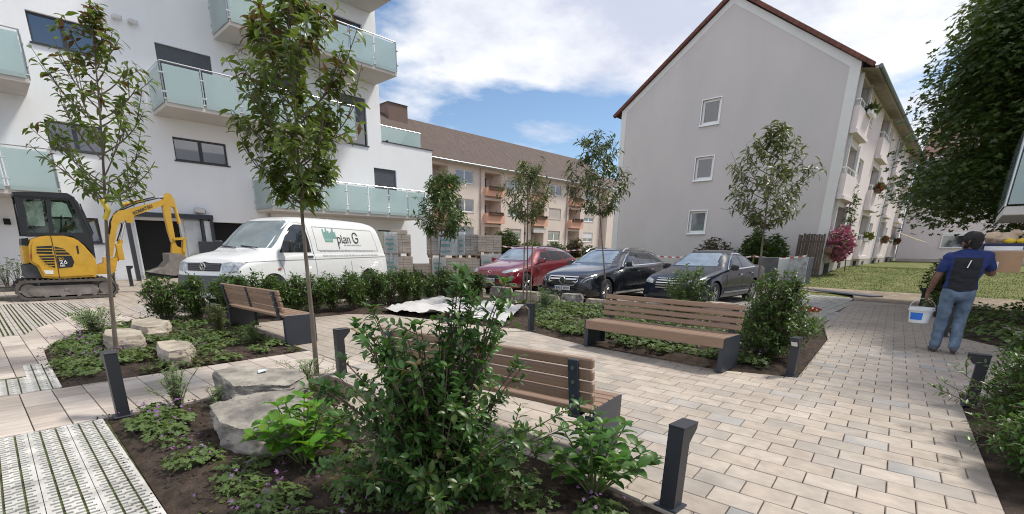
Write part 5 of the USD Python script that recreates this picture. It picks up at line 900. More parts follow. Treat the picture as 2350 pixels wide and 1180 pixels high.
def ram(pts, r0, r1, y, nm='ram'):
    q = side(pts, zo2, Ym); a, b = np.array([q[0][0], y, q[0][1]]), np.array([q[1][0], y, q[1][1]]); m = a + (b - a) * .55; p = part(ex, 'hydraulic_ram', MB().cyl(a, m, r0, 12), yel, 40); part(p, 'rod', MB().cyl(m, b, r1, 10), chrome, 40)
ram([(85, 780), (175, 350)], .055, .03, -.10); ram([(125, 150), (620, 55)], .04, .022, -.09); ram([(740, 160), (845, 520)], .045, .025, -.09)
q = side([(105, 590), (105, 790)], zo2, Ym); part(ex, 'ram_guard', MB().cbox((q[0][0], -.1, (q[0][1] + q[1][1]) / 2 + .02), (.13, .16, abs(q[0][1] - q[1][1]) * .9), .01), yel)
a_ = part(ex, 'arm', slabxz(S2([(615, 60), (640, 15), (690, 30), (730, 90), (748, 160), (735, 180), (690, 165), (700, 300), (738, 500), (745, 560), (705, 570), (660, 430), (630, 290), (600, 165)]), -.18, 0), yel)
part(a_, 'link', slabxz(S2([(715, 520), (860, 515), (865, 545), (725, 548)]), -.20, .02), yel); part(a_, 'link', slabxz(S2([(830, 540), (862, 545), (858, 690), (830, 680)]), -.20, .02), yel); part(a_, 'bucket_bracket', slabxz(S2([(712, 560), (740, 560), (765, 615), (850, 650), (858, 700), (835, 745), (720, 715), (705, 690)]), -.17, -.01), yel)
bq = S2([(642, 700), (660, 690), (770, 700), (845, 750), (868, 800), (850, 890), (820, 930), (700, 942), (560, 925), (445, 908), (590, 850), (650, 780)])
bk_ = part(ex, 'bucket', slabxz(bq.difference(S2([(600, 870), (665, 790), (700, 720), (760, 730), (820, 790), (820, 900), (700, 925), (600, 910)])), -.42, .24), worn); part(bk_, 'side_plate', slabxz(bq, -.44, -.42), worn); part(bk_, 'side_plate', slabxz(bq, .24, .26), worn)
hose = M('hose_black', (0.02, 0.02, 0.022), .5)
for k, pts in enumerate(([(-10, 470), (10, 330), (60, 250), (140, 190), (300, 110), (520, 60)], [(0, 480), (25, 330), (70, 260), (150, 205), (320, 130), (560, 70), (650, 90), (680, 140)], [(95, 560), (125, 470), (150, 380), (140, 350)])): q = side(pts, zo2, Ym); part(ex, 'hose', MB().tube([(a, -.16 + .05 * k, b) for a, b in q], .016, 6), hose, 60)
part(ex, 'swing_bracket', slabxz(S2([(-180, 850), (-60, 800), (40, 830), (70, 880), (20, 925), (-180, 930)]), -.3, .16), yel)
# ================================================================ the man carrying a carton and a bucket
def hull_bones(bones, res=.03, smooth=8):
    def sph(p, r): return m3.Manifold.sphere(r, 20).translate(tuple(map(float, p)))
    acc = None
    for b in bones:
        h = m3.Manifold.batch_hull([sph(p, r) for p, r in b]); acc = h if acc is None else acc + h
    v, f = m3_to(acc.refine_to_length(res)); t = trimesh.Trimesh(v, f, process=True); trimesh.smoothing.filter_taubin(t, iterations=smooth); return np.array(t.vertices), np.array(t.faces)
pman = thing('person', 'man in blue and black shirt and jeans walking away with carton and bucket', 'person', (10.16, -.02, gz(0, 0)), -86)
# local frame: x to his right, y forward, z up
J = dict(hipL=(-.095, -.01, .93), hipR=(.095, .01, .93), kneeL=(-.10, .02, .50), kneeR=(.11, .10, .52), ankL=(-.10, -.02, .09), ankR=(.11, -.10, .11), toeL=(-.125, .15, .035), toeR=(.13, .05, .04),
         pel=(0, 0, .95), waist=(0, .0, 1.10), chest=(.005, .02, 1.33), neck=(.01, .025, 1.50), head=(-.005, .04, 1.655), shL=(-.195, .0, 1.425), shR=(.20, .02, 1.44), elL=(-.285, -.03, 1.13), elR=(.31, .14, 1.20), wrL=(-.335, .07, .885), wrR=(.26, .34, 1.22))
J = {k: np.array(v) for k, v in J.items()}
def hand(w, d, n, side, curl, s=1.0):
    """Palm, four unequal curled fingers and a thumb leaving the palm's side: w wrist, d along the hand, n palm normal."""
    d, n = unit(d), unit(n); t = np.cross(d, n) * side; pc = w + d * .075; out = [[(w, .027), (w + d * .04 + t * .02, .024), (w + d * .04 - t * .02, .024), (w + d * .085 + t * .028, .014), (w + d * .085 - t * .028, .014)]]
    for k, (o, L) in enumerate(((.028, .072), (.010, .08), (-.009, .075), (-.027, .06))):
        b = w + d * .088 + t * o; a1, a2, a3 = curl * .5, curl * 1.2, curl * 1.8; p1 = b + (d * math.cos(a1) + n * math.sin(a1)) * L * .45; p2 = p1 + (d * math.cos(a2) + n * math.sin(a2)) * L * .32; p3 = p2 + (d * math.cos(a3) + n * math.sin(a3)) * L * .25
        out += [[(b - d * .02, .0095), (p1, .009)], [(p1, .009), (p2, .0085)], [(p2, .0085), (p3, .0075)]]
    b = w + d * .025 + t * .026; p1 = b + unit(d * .6 + t * .8 + n * .3) * .04; p2 = p1 + unit(d * .8 + t * .1 + n * .7) * .032; return out + [[(b, .014), (p1, .0115)], [(p1, .0115), (p2, .009)]]
face = unit(np.array([-.85, .5, 0.0])); side_ = np.array([face[1], -face[0], 0]); H_ = J['head']
bones = [[(J['pel'] - (.055, 0, 0), .095), (J['pel'] + (.055, 0, 0), .095), (J['waist'] - (.05, 0, 0), .10), (J['waist'] + (.05, 0, 0), .105)], [(J['waist'] - (.05, 0, 0), .105), (J['waist'] + (.05, 0, 0), .105), (J['chest'] - (.085, 0, 0), .115), (J['chest'] + (.085, 0, 0), .115)],
         [(J['chest'] - (.085, 0, 0), .115), (J['chest'] + (.085, 0, 0), .115), (J['shL'], .062), (J['shR'], .062)], [(J['shL'], .055), (J['shR'], .055), (J['neck'], .055)], [(J['neck'] - (0, 0, .05), .06), (J['neck'] + (0, .01, .06), .054)],
         [(H_ + (0, 0, .03) - face * .018, .088), (H_ + (0, 0, -.02) + face * .025, .076), (H_ + (0, 0, -.075) + face * .05, .045)], [(H_ + face * .095 + (0, 0, .005), .010), (H_ + face * .108 + (0, 0, -.022), .013), (H_ + face * .09 + (0, 0, -.025), .014)],
         [(H_ + face * .085 + (0, 0, -.055) + side_ * .018, .009), (H_ + face * .085 + (0, 0, -.055) - side_ * .018, .009)], [(H_ + face * .083 + (0, 0, .03) + side_ * .03, .012), (H_ + face * .083 + (0, 0, .03) - side_ * .03, .012)]]
for s_ in (-1, 1): bones += [[(H_ + side_ * s_ * .086 - face * .005 + (0, 0, .015), .011), (H_ + side_ * s_ * .088 - face * .012 + (0, 0, -.02), .010), (H_ + side_ * s_ * .092 - face * .022 + (0, 0, .012), .012)]]
for a, b, c, (r0, r1, r2) in (('shL', 'elL', 'wrL', (.055, .042, .028)), ('shR', 'elR', 'wrR', (.055, .042, .028)), ('hipL', 'kneeL', 'ankL', (.088, .058, .042)), ('hipR', 'kneeR', 'ankR', (.088, .058, .042))):
    m = J[b] + (J[c] - J[b]) * .28; bones += [[(J[a], r0), (J[b], r1)], [(J[b], r1), (m, r1 * (1.02 if 'el' in b else 1.0))], [(m, r1), (J[c], r2)]]
for s_ in 'LR': bones += [[(J['ank' + s_], .042), (J['toe' + s_] * .5 + J['ank' + s_] * .5 - (0, 0, .02), .035), (J['toe' + s_], .028)], [(J['ank' + s_] - (0, .05, .045), .034), (J['toe' + s_], .028)]]
bones += hand(J['wrL'], (-.05, .12, -1), (1, .1, 0), -1, 1.15) + hand(J['wrR'], (-.15, .9, -.15), (0, .1, 1), 1, .45)
skin = M('skin_brown', (0.155, 0.078, 0.05), .55, .08, 8); bm = hull_bones(bones, .014, 6)
body_p = part(pman, 'body', bm, skin, True)
for s_ in (-1, 1): part(body_p, 'eye', MB().tm(trimesh.creation.icosphere(1, .011, )) if False else xf(trimesh.creation.icosphere(1, .011), None, H_ + face * .078 + side_ * s_ * .032 + (0, 0, .012)), M('eye_white', (0.6, 0.58, 0.55), .3), True)
g = hull_bones([[(H_ + (0, 0, .045) - face * .03, .094), (H_ + (0, 0, .06) + face * .015, .088), (H_ + (0, 0, -.03) - face * .055, .066), (H_ + (0, 0, -.075) - face * .055, .048)], [(H_ + (0, 0, .06) + face * .03, .082), (H_ + (0, 0, .03) + side_ * .03, .078), (H_ + (0, 0, .03) - side_ * .03, .078)]], .016, 3); v, f = g; n = trimesh.Trimesh(v, f, process=False).vertex_normals; v = v + n * ((meshkit.fbm(v * 55, 3, 2) - .4) * .022)[:, None]
part(body_p, 'hair', (v, f), M('hair_black', (0.012, 0.011, 0.010), .8, .3, 60, bump=.8, bscale=160, dist=.01), True); part(body_p, 'beard', hull_bones([[(H_ + (0, 0, -.07) + face * .055, .043), (H_ + (0, 0, -.05) + side_ * .05 + face * .01, .036), (H_ + (0, 0, -.05) - side_ * .05 + face * .01, .036)]], .016, 3), MATS['hair_black'], True)
def cloth(bones, seed, amp=.012, res=.018): 
    v, f = hull_bones(bones, res, 5); n = trimesh.Trimesh(v, f, process=False).vertex_normals; return v + n * ((meshkit.fbm(v * (9, 9, 16), 3, seed) - .5) * amp * 2)[:, None], f
e = lambda b, d: [(p, r + d) for p, r in b]
elS = lambda s_, k: J['sh' + s_] + (J['el' + s_] - J['sh' + s_]) * k
shirt = [[(J['pel'] + (-.07, 0, .04), .125), (J['pel'] + (.07, 0, .04), .125), (J['waist'] - (.06, 0, 0), .118), (J['waist'] + (.06, 0, 0), .118)], e(bones[1], .022), e(bones[2], .022), e(bones[3], .018), [(J['shL'], .074), (elS('L', .55), .075)], [(J['shR'], .074), (elS('R', .6), .075)]]
sv, sf = cloth(shirt, 3, .015, .013); ctr = sv[sf].mean(1); blackf = (np.abs(ctr[:, 0] - .01) < .155) & (ctr[:, 2] < 1.425) & (ctr[:, 1] < .02) & (ctr[:, 2] > .94)
def used(v, f): k, i = np.unique(f.ravel(), return_inverse=True); return v[k], i.reshape(-1, 3)
part(body_p, 'shirt', used(sv, sf[~blackf]), M('shirt_blue', (0.011, 0.026, 0.12), .85, .2, 5), True)
part(body_p, 'shirt_back_panel', used(sv, sf[blackf]), M('shirt_black', (0.010, 0.010, 0.013), .85, .15, 5), True)
part(body_p, 'reflective_strip', MB().bar((.035, -.122, 1.39), (.012, -.126, 1.28), .012, .03, up=(0, 1, 0)), MATS['print_white'])
jeans = [[(J['pel'] - (.065, 0, .05), .126), (J['pel'] + (.065, 0, -.05), .126), (J['hipL'], .10), (J['hipR'], .10)]]
for s_ in 'LR': m = J['knee' + s_] + (J['ank' + s_] - J['knee' + s_]) * .3; jeans += [[(J['hip' + s_] + (0, -.015, 0), .102), (J['knee' + s_], .076)], [(J['knee' + s_], .076), (m, .074)], [(m, .074), (J['ank' + s_] + (0, 0, .0), .066)]]
part(body_p, 'jeans', cloth(jeans, 7, .014), M('denim', (0.085, 0.135, 0.20), .85, .3, 7, col2=(0.15, 0.21, 0.28)), True)
for s_ in 'LR': part(body_p, 'shoe', hull_bones([[(J['ank' + s_] + (0, -.05, -.03), .045), (J['ank' + s_] + (0, .01, -.01), .05), (J['toe' + s_], .042), (J['toe' + s_] + (.01, .04, -.005), .034)]], .02, 2), M('shoe_grey', (0.07, 0.075, 0.085), .7, .3, 20), True)
def loc_w(p): c, s_ = math.cos(math.radians(-86)), math.sin(math.radians(-86)); return np.array([10.16 + c * p[0] - s_ * p[1], -.02 + s_ * p[0] + c * p[1], gz(0, 0) + p[2]])
bc = loc_w(J['wrL'] + (-.02, .03, -.465)); bu = thing('bucket', 'white plastic bucket with a blue label hanging from the hand of the walking man', 'bucket', bc, -86)
prof = [(.125, 0), (.15, .21), (.158, .212), (.158, .235), (.147, .235), (.146, .21), (.12, .012), (0, .012)]
def lathe(prof, n=32):
    a = np.arange(n) / n * 2 * np.pi; V = np.array([[r * math.cos(q), r * math.sin(q), z] for r, z in prof for q in a]); i = np.arange(n); j = (i + 1) % n; return V, np.vstack([np.stack([k * n + i, k * n + j, (k + 1) * n + j, (k + 1) * n + i], 1) for k in range(len(prof) - 1)])
part(bu, 'pail', lathe([(0, 0)] + prof), M('bucket_white', (0.72, 0.73, 0.74), .45), 40); part(bu, 'lid_rim', lathe([(.150, .19), (.166, .192), (.166, .208), (.150, .21)]), MATS['bucket_white'], 40)
a = np.linspace(math.radians(-150), math.radians(-80), 12); part(bu, 'label', (np.array([[r_ * math.cos(q), r_ * math.sin(q), z] for z, r_ in ((.05, .1335), (.16, .1455)) for q in a]), np.array([[k, k + 1, 13 + k, 12 + k] for k in range(11)])), M('label_blue', (0.03, 0.17, 0.62), .5))
part(bu, 'handle', MB().tube([(-.158, 0, .20)] + [(-.155 * math.cos(q), .02 * math.sin(q), .22 + .155 * math.sin(q)) for q in np.linspace(.2, 2.94, 12)] + [(.158, 0, .20)], .004, 6), steel)
cc = loc_w((.33, .28, 1.22)); cb = thing('cardboard_box', 'brown carton topped with a dark blue box and paper, carried by the walking man', 'carton', cc, -80); card = M('cardboard', (0.36, 0.225, 0.125), .85, .1, 5)
m_ = MB(); m_.box((-.20, -.15, 0), (.24, .17, .008)).box((-.20, -.15, .008), (.24, -.144, .30)).box((-.20, .164, .008), (.24, .17, .30)).box((-.20, -.144, .008), (-.194, .164, .30)).box((.234, -.144, .008), (.24, .164, .30)); part(cb, 'carton', m_, card)
part(cb, 'shipping_label', MB().box((-.16, -.1535, .05), (.0, -.1505, .15)), MATS['print_white']); part(cb, 'flap', MB().add([(.24, -.14, .30), (.24, .16, .30), (.34, .16, .24), (.34, -.14, .24)], [[0, 1, 2, 3]]), card)
part(cb, 'blue_box', MB().cbox((.0, -.01, .36), (.42, .28, .10), .004), M('box_navy', (0.012, 0.018, 0.07), .5)); part(cb, 'white_side', MB().box((-.20, -.1535, .312), (.20, -.151, .37)), MATS['print_white'])
rng = np.random.default_rng(12); pp = M('packing_paper', (0.48, 0.36, 0.25), .85, .15, 6); 
for k, (x, z, s_) in enumerate(((-.10, .52, .11), (.03, .50, .13), (.12, .58, .07))):
    ic = trimesh.creation.icosphere(2); v = ic.vertices * (s_, s_ * .8, s_ * .75) * (1 + .5 * (meshkit.fbm(ic.vertices * 2 + k * 3, 3, k)[:, None] - .5)); part(cb, 'paper_wad', (v + (x, 0, z - .03), ic.faces), pp)
for k, x in enumerate((.06, .19)): ic = trimesh.creation.icosphere(1, .055); part(cb, 'yellow_packet', (ic.vertices * (1.2, 1, .8) + (x, -.09, .44), ic.faces), M('packet_yellow', (0.62, 0.42, 0.02), .5))
# ================================================================ plants
def leafmat(name, col, isl=.28, hue=.025, col2=None, rough=.42, transl=.28, rnd=0.0): return M(name, np.array(col) * (.95, 1.18, .85), rough, .15, 2.0, isl=isl, hueisl=hue, col2=None if col2 is None else np.array(col2) * (.95, 1.14, .85), transl=transl, spec=.45, rnd=rnd)
bark = M('young_bark', (0.145, 0.115, 0.09), .9, .35, 14, stretch=(1, 1, .25), bump=.6, bscale=50, dist=.006); twig = M('twig', (0.10, 0.075, 0.05), .85, .3, 8)
glossy_lf = leafmat('glossy_leaf', (0.135, 0.185, 0.045), .38, .03, (0.23, 0.265, 0.08), .30, .40); red_lf = leafmat('young_red_leaf', (0.22, 0.085, 0.055), .3, .03, (0.20, 0.15, 0.05)); small_lf = leafmat('narrow_leaf', (0.085, 0.125, 0.036), .4, .03, (0.18, 0.19, 0.07), .38)
olive_lf = leafmat('olive_leaf', (0.115, 0.145, 0.048), .4, .03, (0.24, 0.235, 0.10), .4)
maple_lf = leafmat('maple_leaf', (0.07, 0.105, 0.032), .45, .03, (0.15, 0.185, 0.055), .42, .34); laurel_lf = leafmat('laurel_leaf', (0.075, 0.135, 0.032), .38, .03, (0.15, 0.21, 0.06), .35)
dark_lf = leafmat('viburnum_leaf', (0.06, 0.11, 0.030), .40, .03, (0.135, 0.20, 0.055), .36, rnd=.3); hydr_lf = leafmat('hydrangea_leaf', (0.115, 0.24, 0.022), .25, .02, (0.17, 0.30, 0.035), .45, .3, rnd=.22); hydr2_lf = leafmat('hydrangea_dark_leaf', (0.07, 0.155, 0.025), .3, .02, (0.12, 0.22, 0.04), .42, .3, rnd=.25)
cover_lf = leafmat('geranium_leaf', (0.15, 0.20, 0.062), .40, .05, (0.26, 0.30, 0.11), .55); lav_lf = leafmat('lavender_leaf', (0.23, 0.285, 0.15), .3, .02, (0.34, 0.38, 0.23), .6); box_lf = leafmat('privet_leaf', (0.085, 0.145, 0.036), .4, .025, (0.17, 0.24, 0.07), .38)
purple = M('purple_petal', (0.30, 0.13, 0.36), .6, .2, isl=.3, transl=.2)
UP = np.array([0, 0, 1.0])
def dist2cam(P): return np.hypot(P[:, 0], P[:, 1])
def foliage(owner, P, D, N, L, W, mat, keep=0, rich=False, name='foliage', at0=(0, 0, 0), bend=.25, fold=.25, mat2=None, pick2=None):
    """keep > 0: that many blades nearest the camera become parts of their own, the rest one part."""
    n = len(P); L = np.broadcast_to(L, n).copy(); W = np.broadcast_to(W, n).copy()
    groups = [(mat, np.ones(n, bool))] if mat2 is None else [(mat, ~pick2), (mat2, pick2)]
    if keep:
        o = np.argsort(dist2cam(P + np.array(at0))); big = np.zeros(n, bool); big[o[:keep]] = True
        for i in o[:keep]: part(owner, 'leaf', leaves(P[i:i+1], D[i:i+1], N[i:i+1], L[i:i+1], W[i:i+1], bend, fold, rich), mat2 if (mat2 is not None and pick2[i]) else mat, True)
    for m_, k in groups:
        if keep: k = k & ~big
        if k.any(): part(owner, name, leaves(P[k], D[k], N[k], L[k], W[k], bend, fold, rich), m_, True, kind='stuff')
def lobed(P, N, size, rng, lobes=5, deep=.58):
    """Flat lobed leaves as small fans."""
    n = len(P); N = unit(N); X = unit(np.cross(N, ball_dirs(rng, n))); Y = np.cross(N, X); k = lobes * 2; a = np.linspace(-2.5, 2.5, k + 1); r = np.where(np.arange(k + 1) % 2 == 1, 1.0, deep)
    V = [P]; S = np.broadcast_to(size, n)[:, None]
    for ai, ri in zip(a, r): V.append(P + S * ri * (np.cos(ai) * X + np.sin(ai) * Y) + N * S * (.12 * (ri - .6)))
    V = np.stack(V, 1).reshape(-1, 3); F = np.array([[0, i, i + 1] for i in range(1, k + 1)]); return V, (np.arange(n)[:, None, None] * (k + 2) + F).reshape(-1, 3)
def bez(a, b, c, n=7): t = np.linspace(0, 1, n)[:, None]; return (1 - t) ** 2 * a + 2 * t * (1 - t) * b + t * t * c
def along(pts, t): s_ = np.linspace(0, 1, len(pts)); return np.stack([np.interp(t, s_, pts[:, k]) for k in range(3)], 1)

def young_tree(label, base, top, r0, env, nb, leaf, per, mat, mat2=None, red=0.0, keep=0, seed=0, droop=.1, stakes=(), group=None, asc=.8, width=.36, name='young_tree', cz=None, sub=2, rich=False):
    """Slender nursery tree: trunk, ascending limbs inside the width profile env [(height, radius)], leaves alternating along the shoots."""
    rng = np.random.default_rng(seed); base, top = np.array(base, float), np.array(top, float); t = thing(name, label, 'tree', base, 0, group); ax = top - base; H = ax[2]; eh, er = np.array(env).T
    z = np.linspace(0, 1, 12); tr = ax * z[:, None] + np.c_[np.sin(z * 5 + seed) * .018 * H * .3, np.cos(z * 4 + seed) * .015 * H * .3, z * 0] * (z * (1 - z) * 4)[:, None]
    part(t, 'trunk', MB().tube(tr, r0 * (1 - .86 * z ** .9), 9), bark, 40); lim, P, D, N = MB(), [], [], []
    def shoot(pts, n, r):
        tt = np.sort(rng.uniform(.22, 1, n)) ** .85; Q = along(pts, tt); T = unit(along(pts, np.minimum(tt + .04, 1.02)) - along(pts, tt - .04)); ph = np.arange(n) * 2.4 + rng.uniform(0, 6.28)
        u = unit(np.cross(T, UP + .01)); w = np.cross(T, u); S_ = np.cos(ph)[:, None] * u + np.sin(ph)[:, None] * w
        P.append(Q + S_ * r); D.append(T * .28 + S_ * .95 + UP * (.05 - droop) + rng.normal(0, .30, (n, 3))); N.append(UP * .8 + S_ * -.3 + T * .4 + rng.normal(0, .35, (n, 3)))
    for b in range(nb):
        h = eh[0] + (eh[-1] - eh[0]) * ((b + rng.random()) / nb) ** .9; R = np.interp(h, eh, er); a = b * 2.4 + rng.uniform(-.5, .5); rr = R * rng.uniform(.55, 1.0); h0 = max(eh[0] * .98, h - rr * asc - .12)
        A = along(tr, np.array([h0 / H]))[0]; E_ = along(tr, np.array([min(h / H, 1)]))[0] + np.array([math.cos(a) * rr, math.sin(a) * rr, 0]); Cc = A + (E_ - A) * .5 + np.array([math.cos(a), math.sin(a), 0]) * rr * .22 - UP * .05
        q = bez(A, Cc, E_); lim.tube(q, np.linspace(r0 * .30, .004, len(q)), 5); shoot(q, per, .006)
        for k in range(sub):
            s0 = rng.uniform(.35, .8); B0 = along(q, np.array([s0]))[0]; d = unit(unit(E_ - A) + rng.normal(0, .55, 3) + UP * .25); l_ = rr * rng.uniform(.35, .6) + .10; q2 = bez(B0, B0 + d * l_ * .5, B0 + d * l_ + UP * l_ * .15, 5); lim.tube(q2, np.linspace(.006, .003, 5), 4); shoot(q2, max(4, int(per * .6)), .004)
    shoot(along(tr, np.linspace(eh[0] / H, 1, 8)), int(per * 2.2), .01)
    part(t, 'limb', lim, bark if r0 > .02 else twig, 40, kind='stuff'); P, D, N = map(np.vstack, (P, D, N)); n = len(P); L = leaf * rng.uniform(.65, 1.15, n); hi = np.clip((P[:, 2] / H - .70) / .3, 0, 1) + np.clip(np.hypot(P[:, 0] - ax[0] * .9, P[:, 1] - ax[1] * .9) / max(er) - .75, 0, 1)
    foliage(t, P, D, N, L, L * width, mat, keep, rich, at0=base, bend=.28, mat2=mat2, pick2=(rng.random(n) < red * hi) if mat2 is not None else None)
    return t, tr
def hz(base, px, py):  # height of an image row above a base point, at the base's distance
    d = ray(px, py); return EYE[2] + d[2] * math.hypot(base[0], base[1]) / math.hypot(d[0], d[1]) - base[2]
def top_at(base, px, py): d = ray(px, py); q = EYE + d * (math.hypot(base[0], base[1]) / math.hypot(d[0], d[1])); return q
def env_px(base, rows):  # rows of (py, left px, right px) -> (height, radius)
    out = []
    for py, l, r in rows: a, b = top_at(base, l, py), top_at(base, r, py); out.append(((a[2] + b[2]) / 2 - base[2], np.linalg.norm(a - b) / 2))
    return sorted(out)
b1 = np.array([*at(270, 828)[:2], 0]); b1[2] = zb('left_bed', *b1[:2])
t1, tr1 = young_tree('thin young tree with reddish shoot tips in the left bed by the flat sandstone blocks', b1, top_at(b1, 207, 12), .028, env_px(b1, [(455, 190, 285), (390, 95, 375), (310, 25, 400), (220, 60, 335), (140, 90, 285), (60, 165, 245), (15, 195, 225)]), 30, .118, 17, glossy_lf, red_lf, .42, 300, 4, width=.42, rich=False)
part(t1, 'tree_tie', MB().tube([tr1[5] + (-.03, -.03, -.1), tr1[5] + (.02, -.04, 0.0), tr1[5] + (-.02, -.03, .12)], .03, 6), M('tie_yellow', (0.62, 0.48, 0.06), .7))
b2 = np.array([*at(727, 862)[:2], 0]); b2[2] = zb('front_bed', *b2[:2])
young_tree('nearest young tree with glossy leaves and bronze tips in front of the white van', b2, top_at(b2, 655, -25), .030, env_px(b2, [(468, 655, 695), (410, 600, 770), (330, 560, 820), (240, 500, 810), (150, 505, 850), (90, 520, 800), (20, 540, 720), (-25, 620, 690)]), 38, .128, 21, glossy_lf, red_lf, .28, 300, 9, width=.42, sub=4)
b4 = np.array([9.55, 7.93, 0]); b4[2] = zb('centre_bed', *b4[:2]); b5 = np.array([9.85, 5.75, 0]); b5[2] = zb('centre_bed', *b5[:2]); b6 = np.array([9.1, 2.42, 0]); b6[2] = zb('centre_bed', *b6[:2]); b3 = np.array([8.35, 10.1, 0]); b3[2] = zb('centre_bed', *b3[:2])
grp = 'young trees in the planted bed before the cars'
young_tree('young tree in front of the red car, with light olive leaves', b4, top_at(b4, 1212, 372), .022, env_px(b4, [(505, 1195, 1228), (475, 1160, 1268), (440, 1145, 1285), (410, 1155, 1275), (375, 1190, 1240)]), 28, .135, 17, olive_lf, None, 0, 0, 14, .25, group=grp, width=.32, asc=.45, sub=3)
young_tree('young tree in front of the black estate, with a lopsided green crown', b5, top_at(b5, 1365, 312), .024, env_px(b5, [(490, 1370, 1400), (455, 1320, 1455), (425, 1310, 1470), (390, 1315, 1445), (350, 1325, 1410), (315, 1340, 1395)]), 34, .135, 17, small_lf, None, 0, 0, 15, .25, group=grp, width=.32, asc=.45, sub=3)
young_tree('young tree against the grey gable above the bench, with drooping olive leaves', b6, top_at(b6, 1785, 285), .026, env_px(b6, [(520, 1725, 1755), (490, 1690, 1800), (450, 1655, 1860), (410, 1660, 1910), (375, 1680, 1905), (335, 1715, 1840), (290, 1755, 1790)]), 32, .13, 16, olive_lf, None, 0, 0, 16, .25, group=grp, width=.32, asc=.45, sub=3)
young_tree('bushy dark young tree standing before the slab pallets at the corner of the white building', b3, top_at(b3, 1022, 392), .022, env_px(b3, [(540, 990, 1060), (510, 962, 1092), (470, 970, 1098), (435, 985, 1082), (400, 1005, 1048)]), 44, .15, 20, laurel_lf, None, 0, 0, 17, .1, group=grp, width=.32, sub=3)
_sl = ['thin stake right of the trunk of the tree before the red car', 'thin stake left of the trunk of the tree before the red car', 'thin stake beside the bushy tree before the slab pallets']
for bb, (dx, dy) in ((b4, (.10, -.05)), (b4, (-.08, .06)), (b3, (-.10, .08))):
    s_ = thing('tree_stake', _sl.pop(0), 'tree stake', bb + (dx, dy, 0), 0); part(s_, 'pole', MB().cyl((0, 0, -.05), (0, 0, 2.3), .018, 8), pw, 40); part(s_, 'tie_band', MB().cyl((0, 0, 1.7), (0, 0, 1.74), .026, 8), hose)
bs = pt_on(1935, 640, 31.2); bs[2] = .45; young_tree('slim small tree growing in front of the balconies of the grey house', bs, top_at(bs, 1962, 432), .03, env_px(bs, [(560, 1935, 1950), (520, 1932, 1962), (480, 1940, 1972), (440, 1955, 1972)]), 14, .24, 8, small_lf, None, 0, 0, 18, .1, width=.4, name='small_tree')

# ---- big dark maple on the right
rng = np.random.default_rng(31); bm_ = np.array([19.0, -2.9, 0]); bm_[2] = gz(0, -2.9); tm_ = thing('maple_tree', 'large dark broadleaf tree overhanging the right side of the lawn', 'tree', bm_)
from shapely.geometry import Polygon as _P
crown = _P([(2165, 255), (2230, 165), (2290, 45), (2370, -90), (2500, -280), (2800, -350), (3200, -200), (3300, 300), (3000, 560), (2700, 560), (2420, 545), (2350, 500), (2300, 470), (2240, 470), (2190, 505), (2150, 480), (2110, 470), (2080, 455), (2130, 415), (2120, 380), (2145, 320)])
C, nC = [], 380; x0, y0, x1, y1 = crown.bounds
while len(C) < nC:
    px, py = rng.uniform(x0, x1), rng.uniform(y0, y1)
    if rng.random() < .6: px = rng.uniform(2080, 2420); py = rng.uniform(0, 560)
    if rng.random() < .3: px = rng.uniform(2225, 2420); py = rng.uniform(-120, 260)
    if crown.contains(Point(px, py)): C.append(top_at(np.array([rng.uniform(15.5, 22), 0, 0]), px, py))
C = np.array(C) - bm_; m_ = MB(); fork = np.array([0, 0, 3.2]); m0 = MB().tube([(0, 0, 0), (.05, 0, 1.6), (0, 0, 3.3), (-.1, .1, 5.5), (0, .2, 8)], [.26, .22, .19, .13, .05], 12); part(tm_, 'trunk', m0, M('old_bark', (0.07, 0.055, 0.045), .95, .4, 6, bump=.9, bscale=25, dist=.02), 40)
for c in C[::3]: a = np.array([0, 0, np.clip(c[2] - np.hypot(c[0], c[1]) * .6, 2.2, 7.5)]); q = bez(a, a * .4 + c * .6 + (0, 0, .5), c, 6); m_.tube(q, np.linspace(.07, .012, 6), 5)
part(tm_, 'limb', m_, MATS['old_bark'], 40, kind='stuff'); P, N = [], []
for c in C:
    k = 150; q = c + np.clip(rng.normal(0, 1, (k, 3)), -1.8, 1.8) * (.46, .46, .24); P.append(q); N.append(UP * .9 + unit(q - c) * .55 + rng.normal(0, .35, (k, 3)))
P, N = np.vstack(P), np.vstack(N); part(tm_, 'crown', lobed(P, N, rng.uniform(.045, .095, len(P)), rng), maple_lf, kind='stuff')

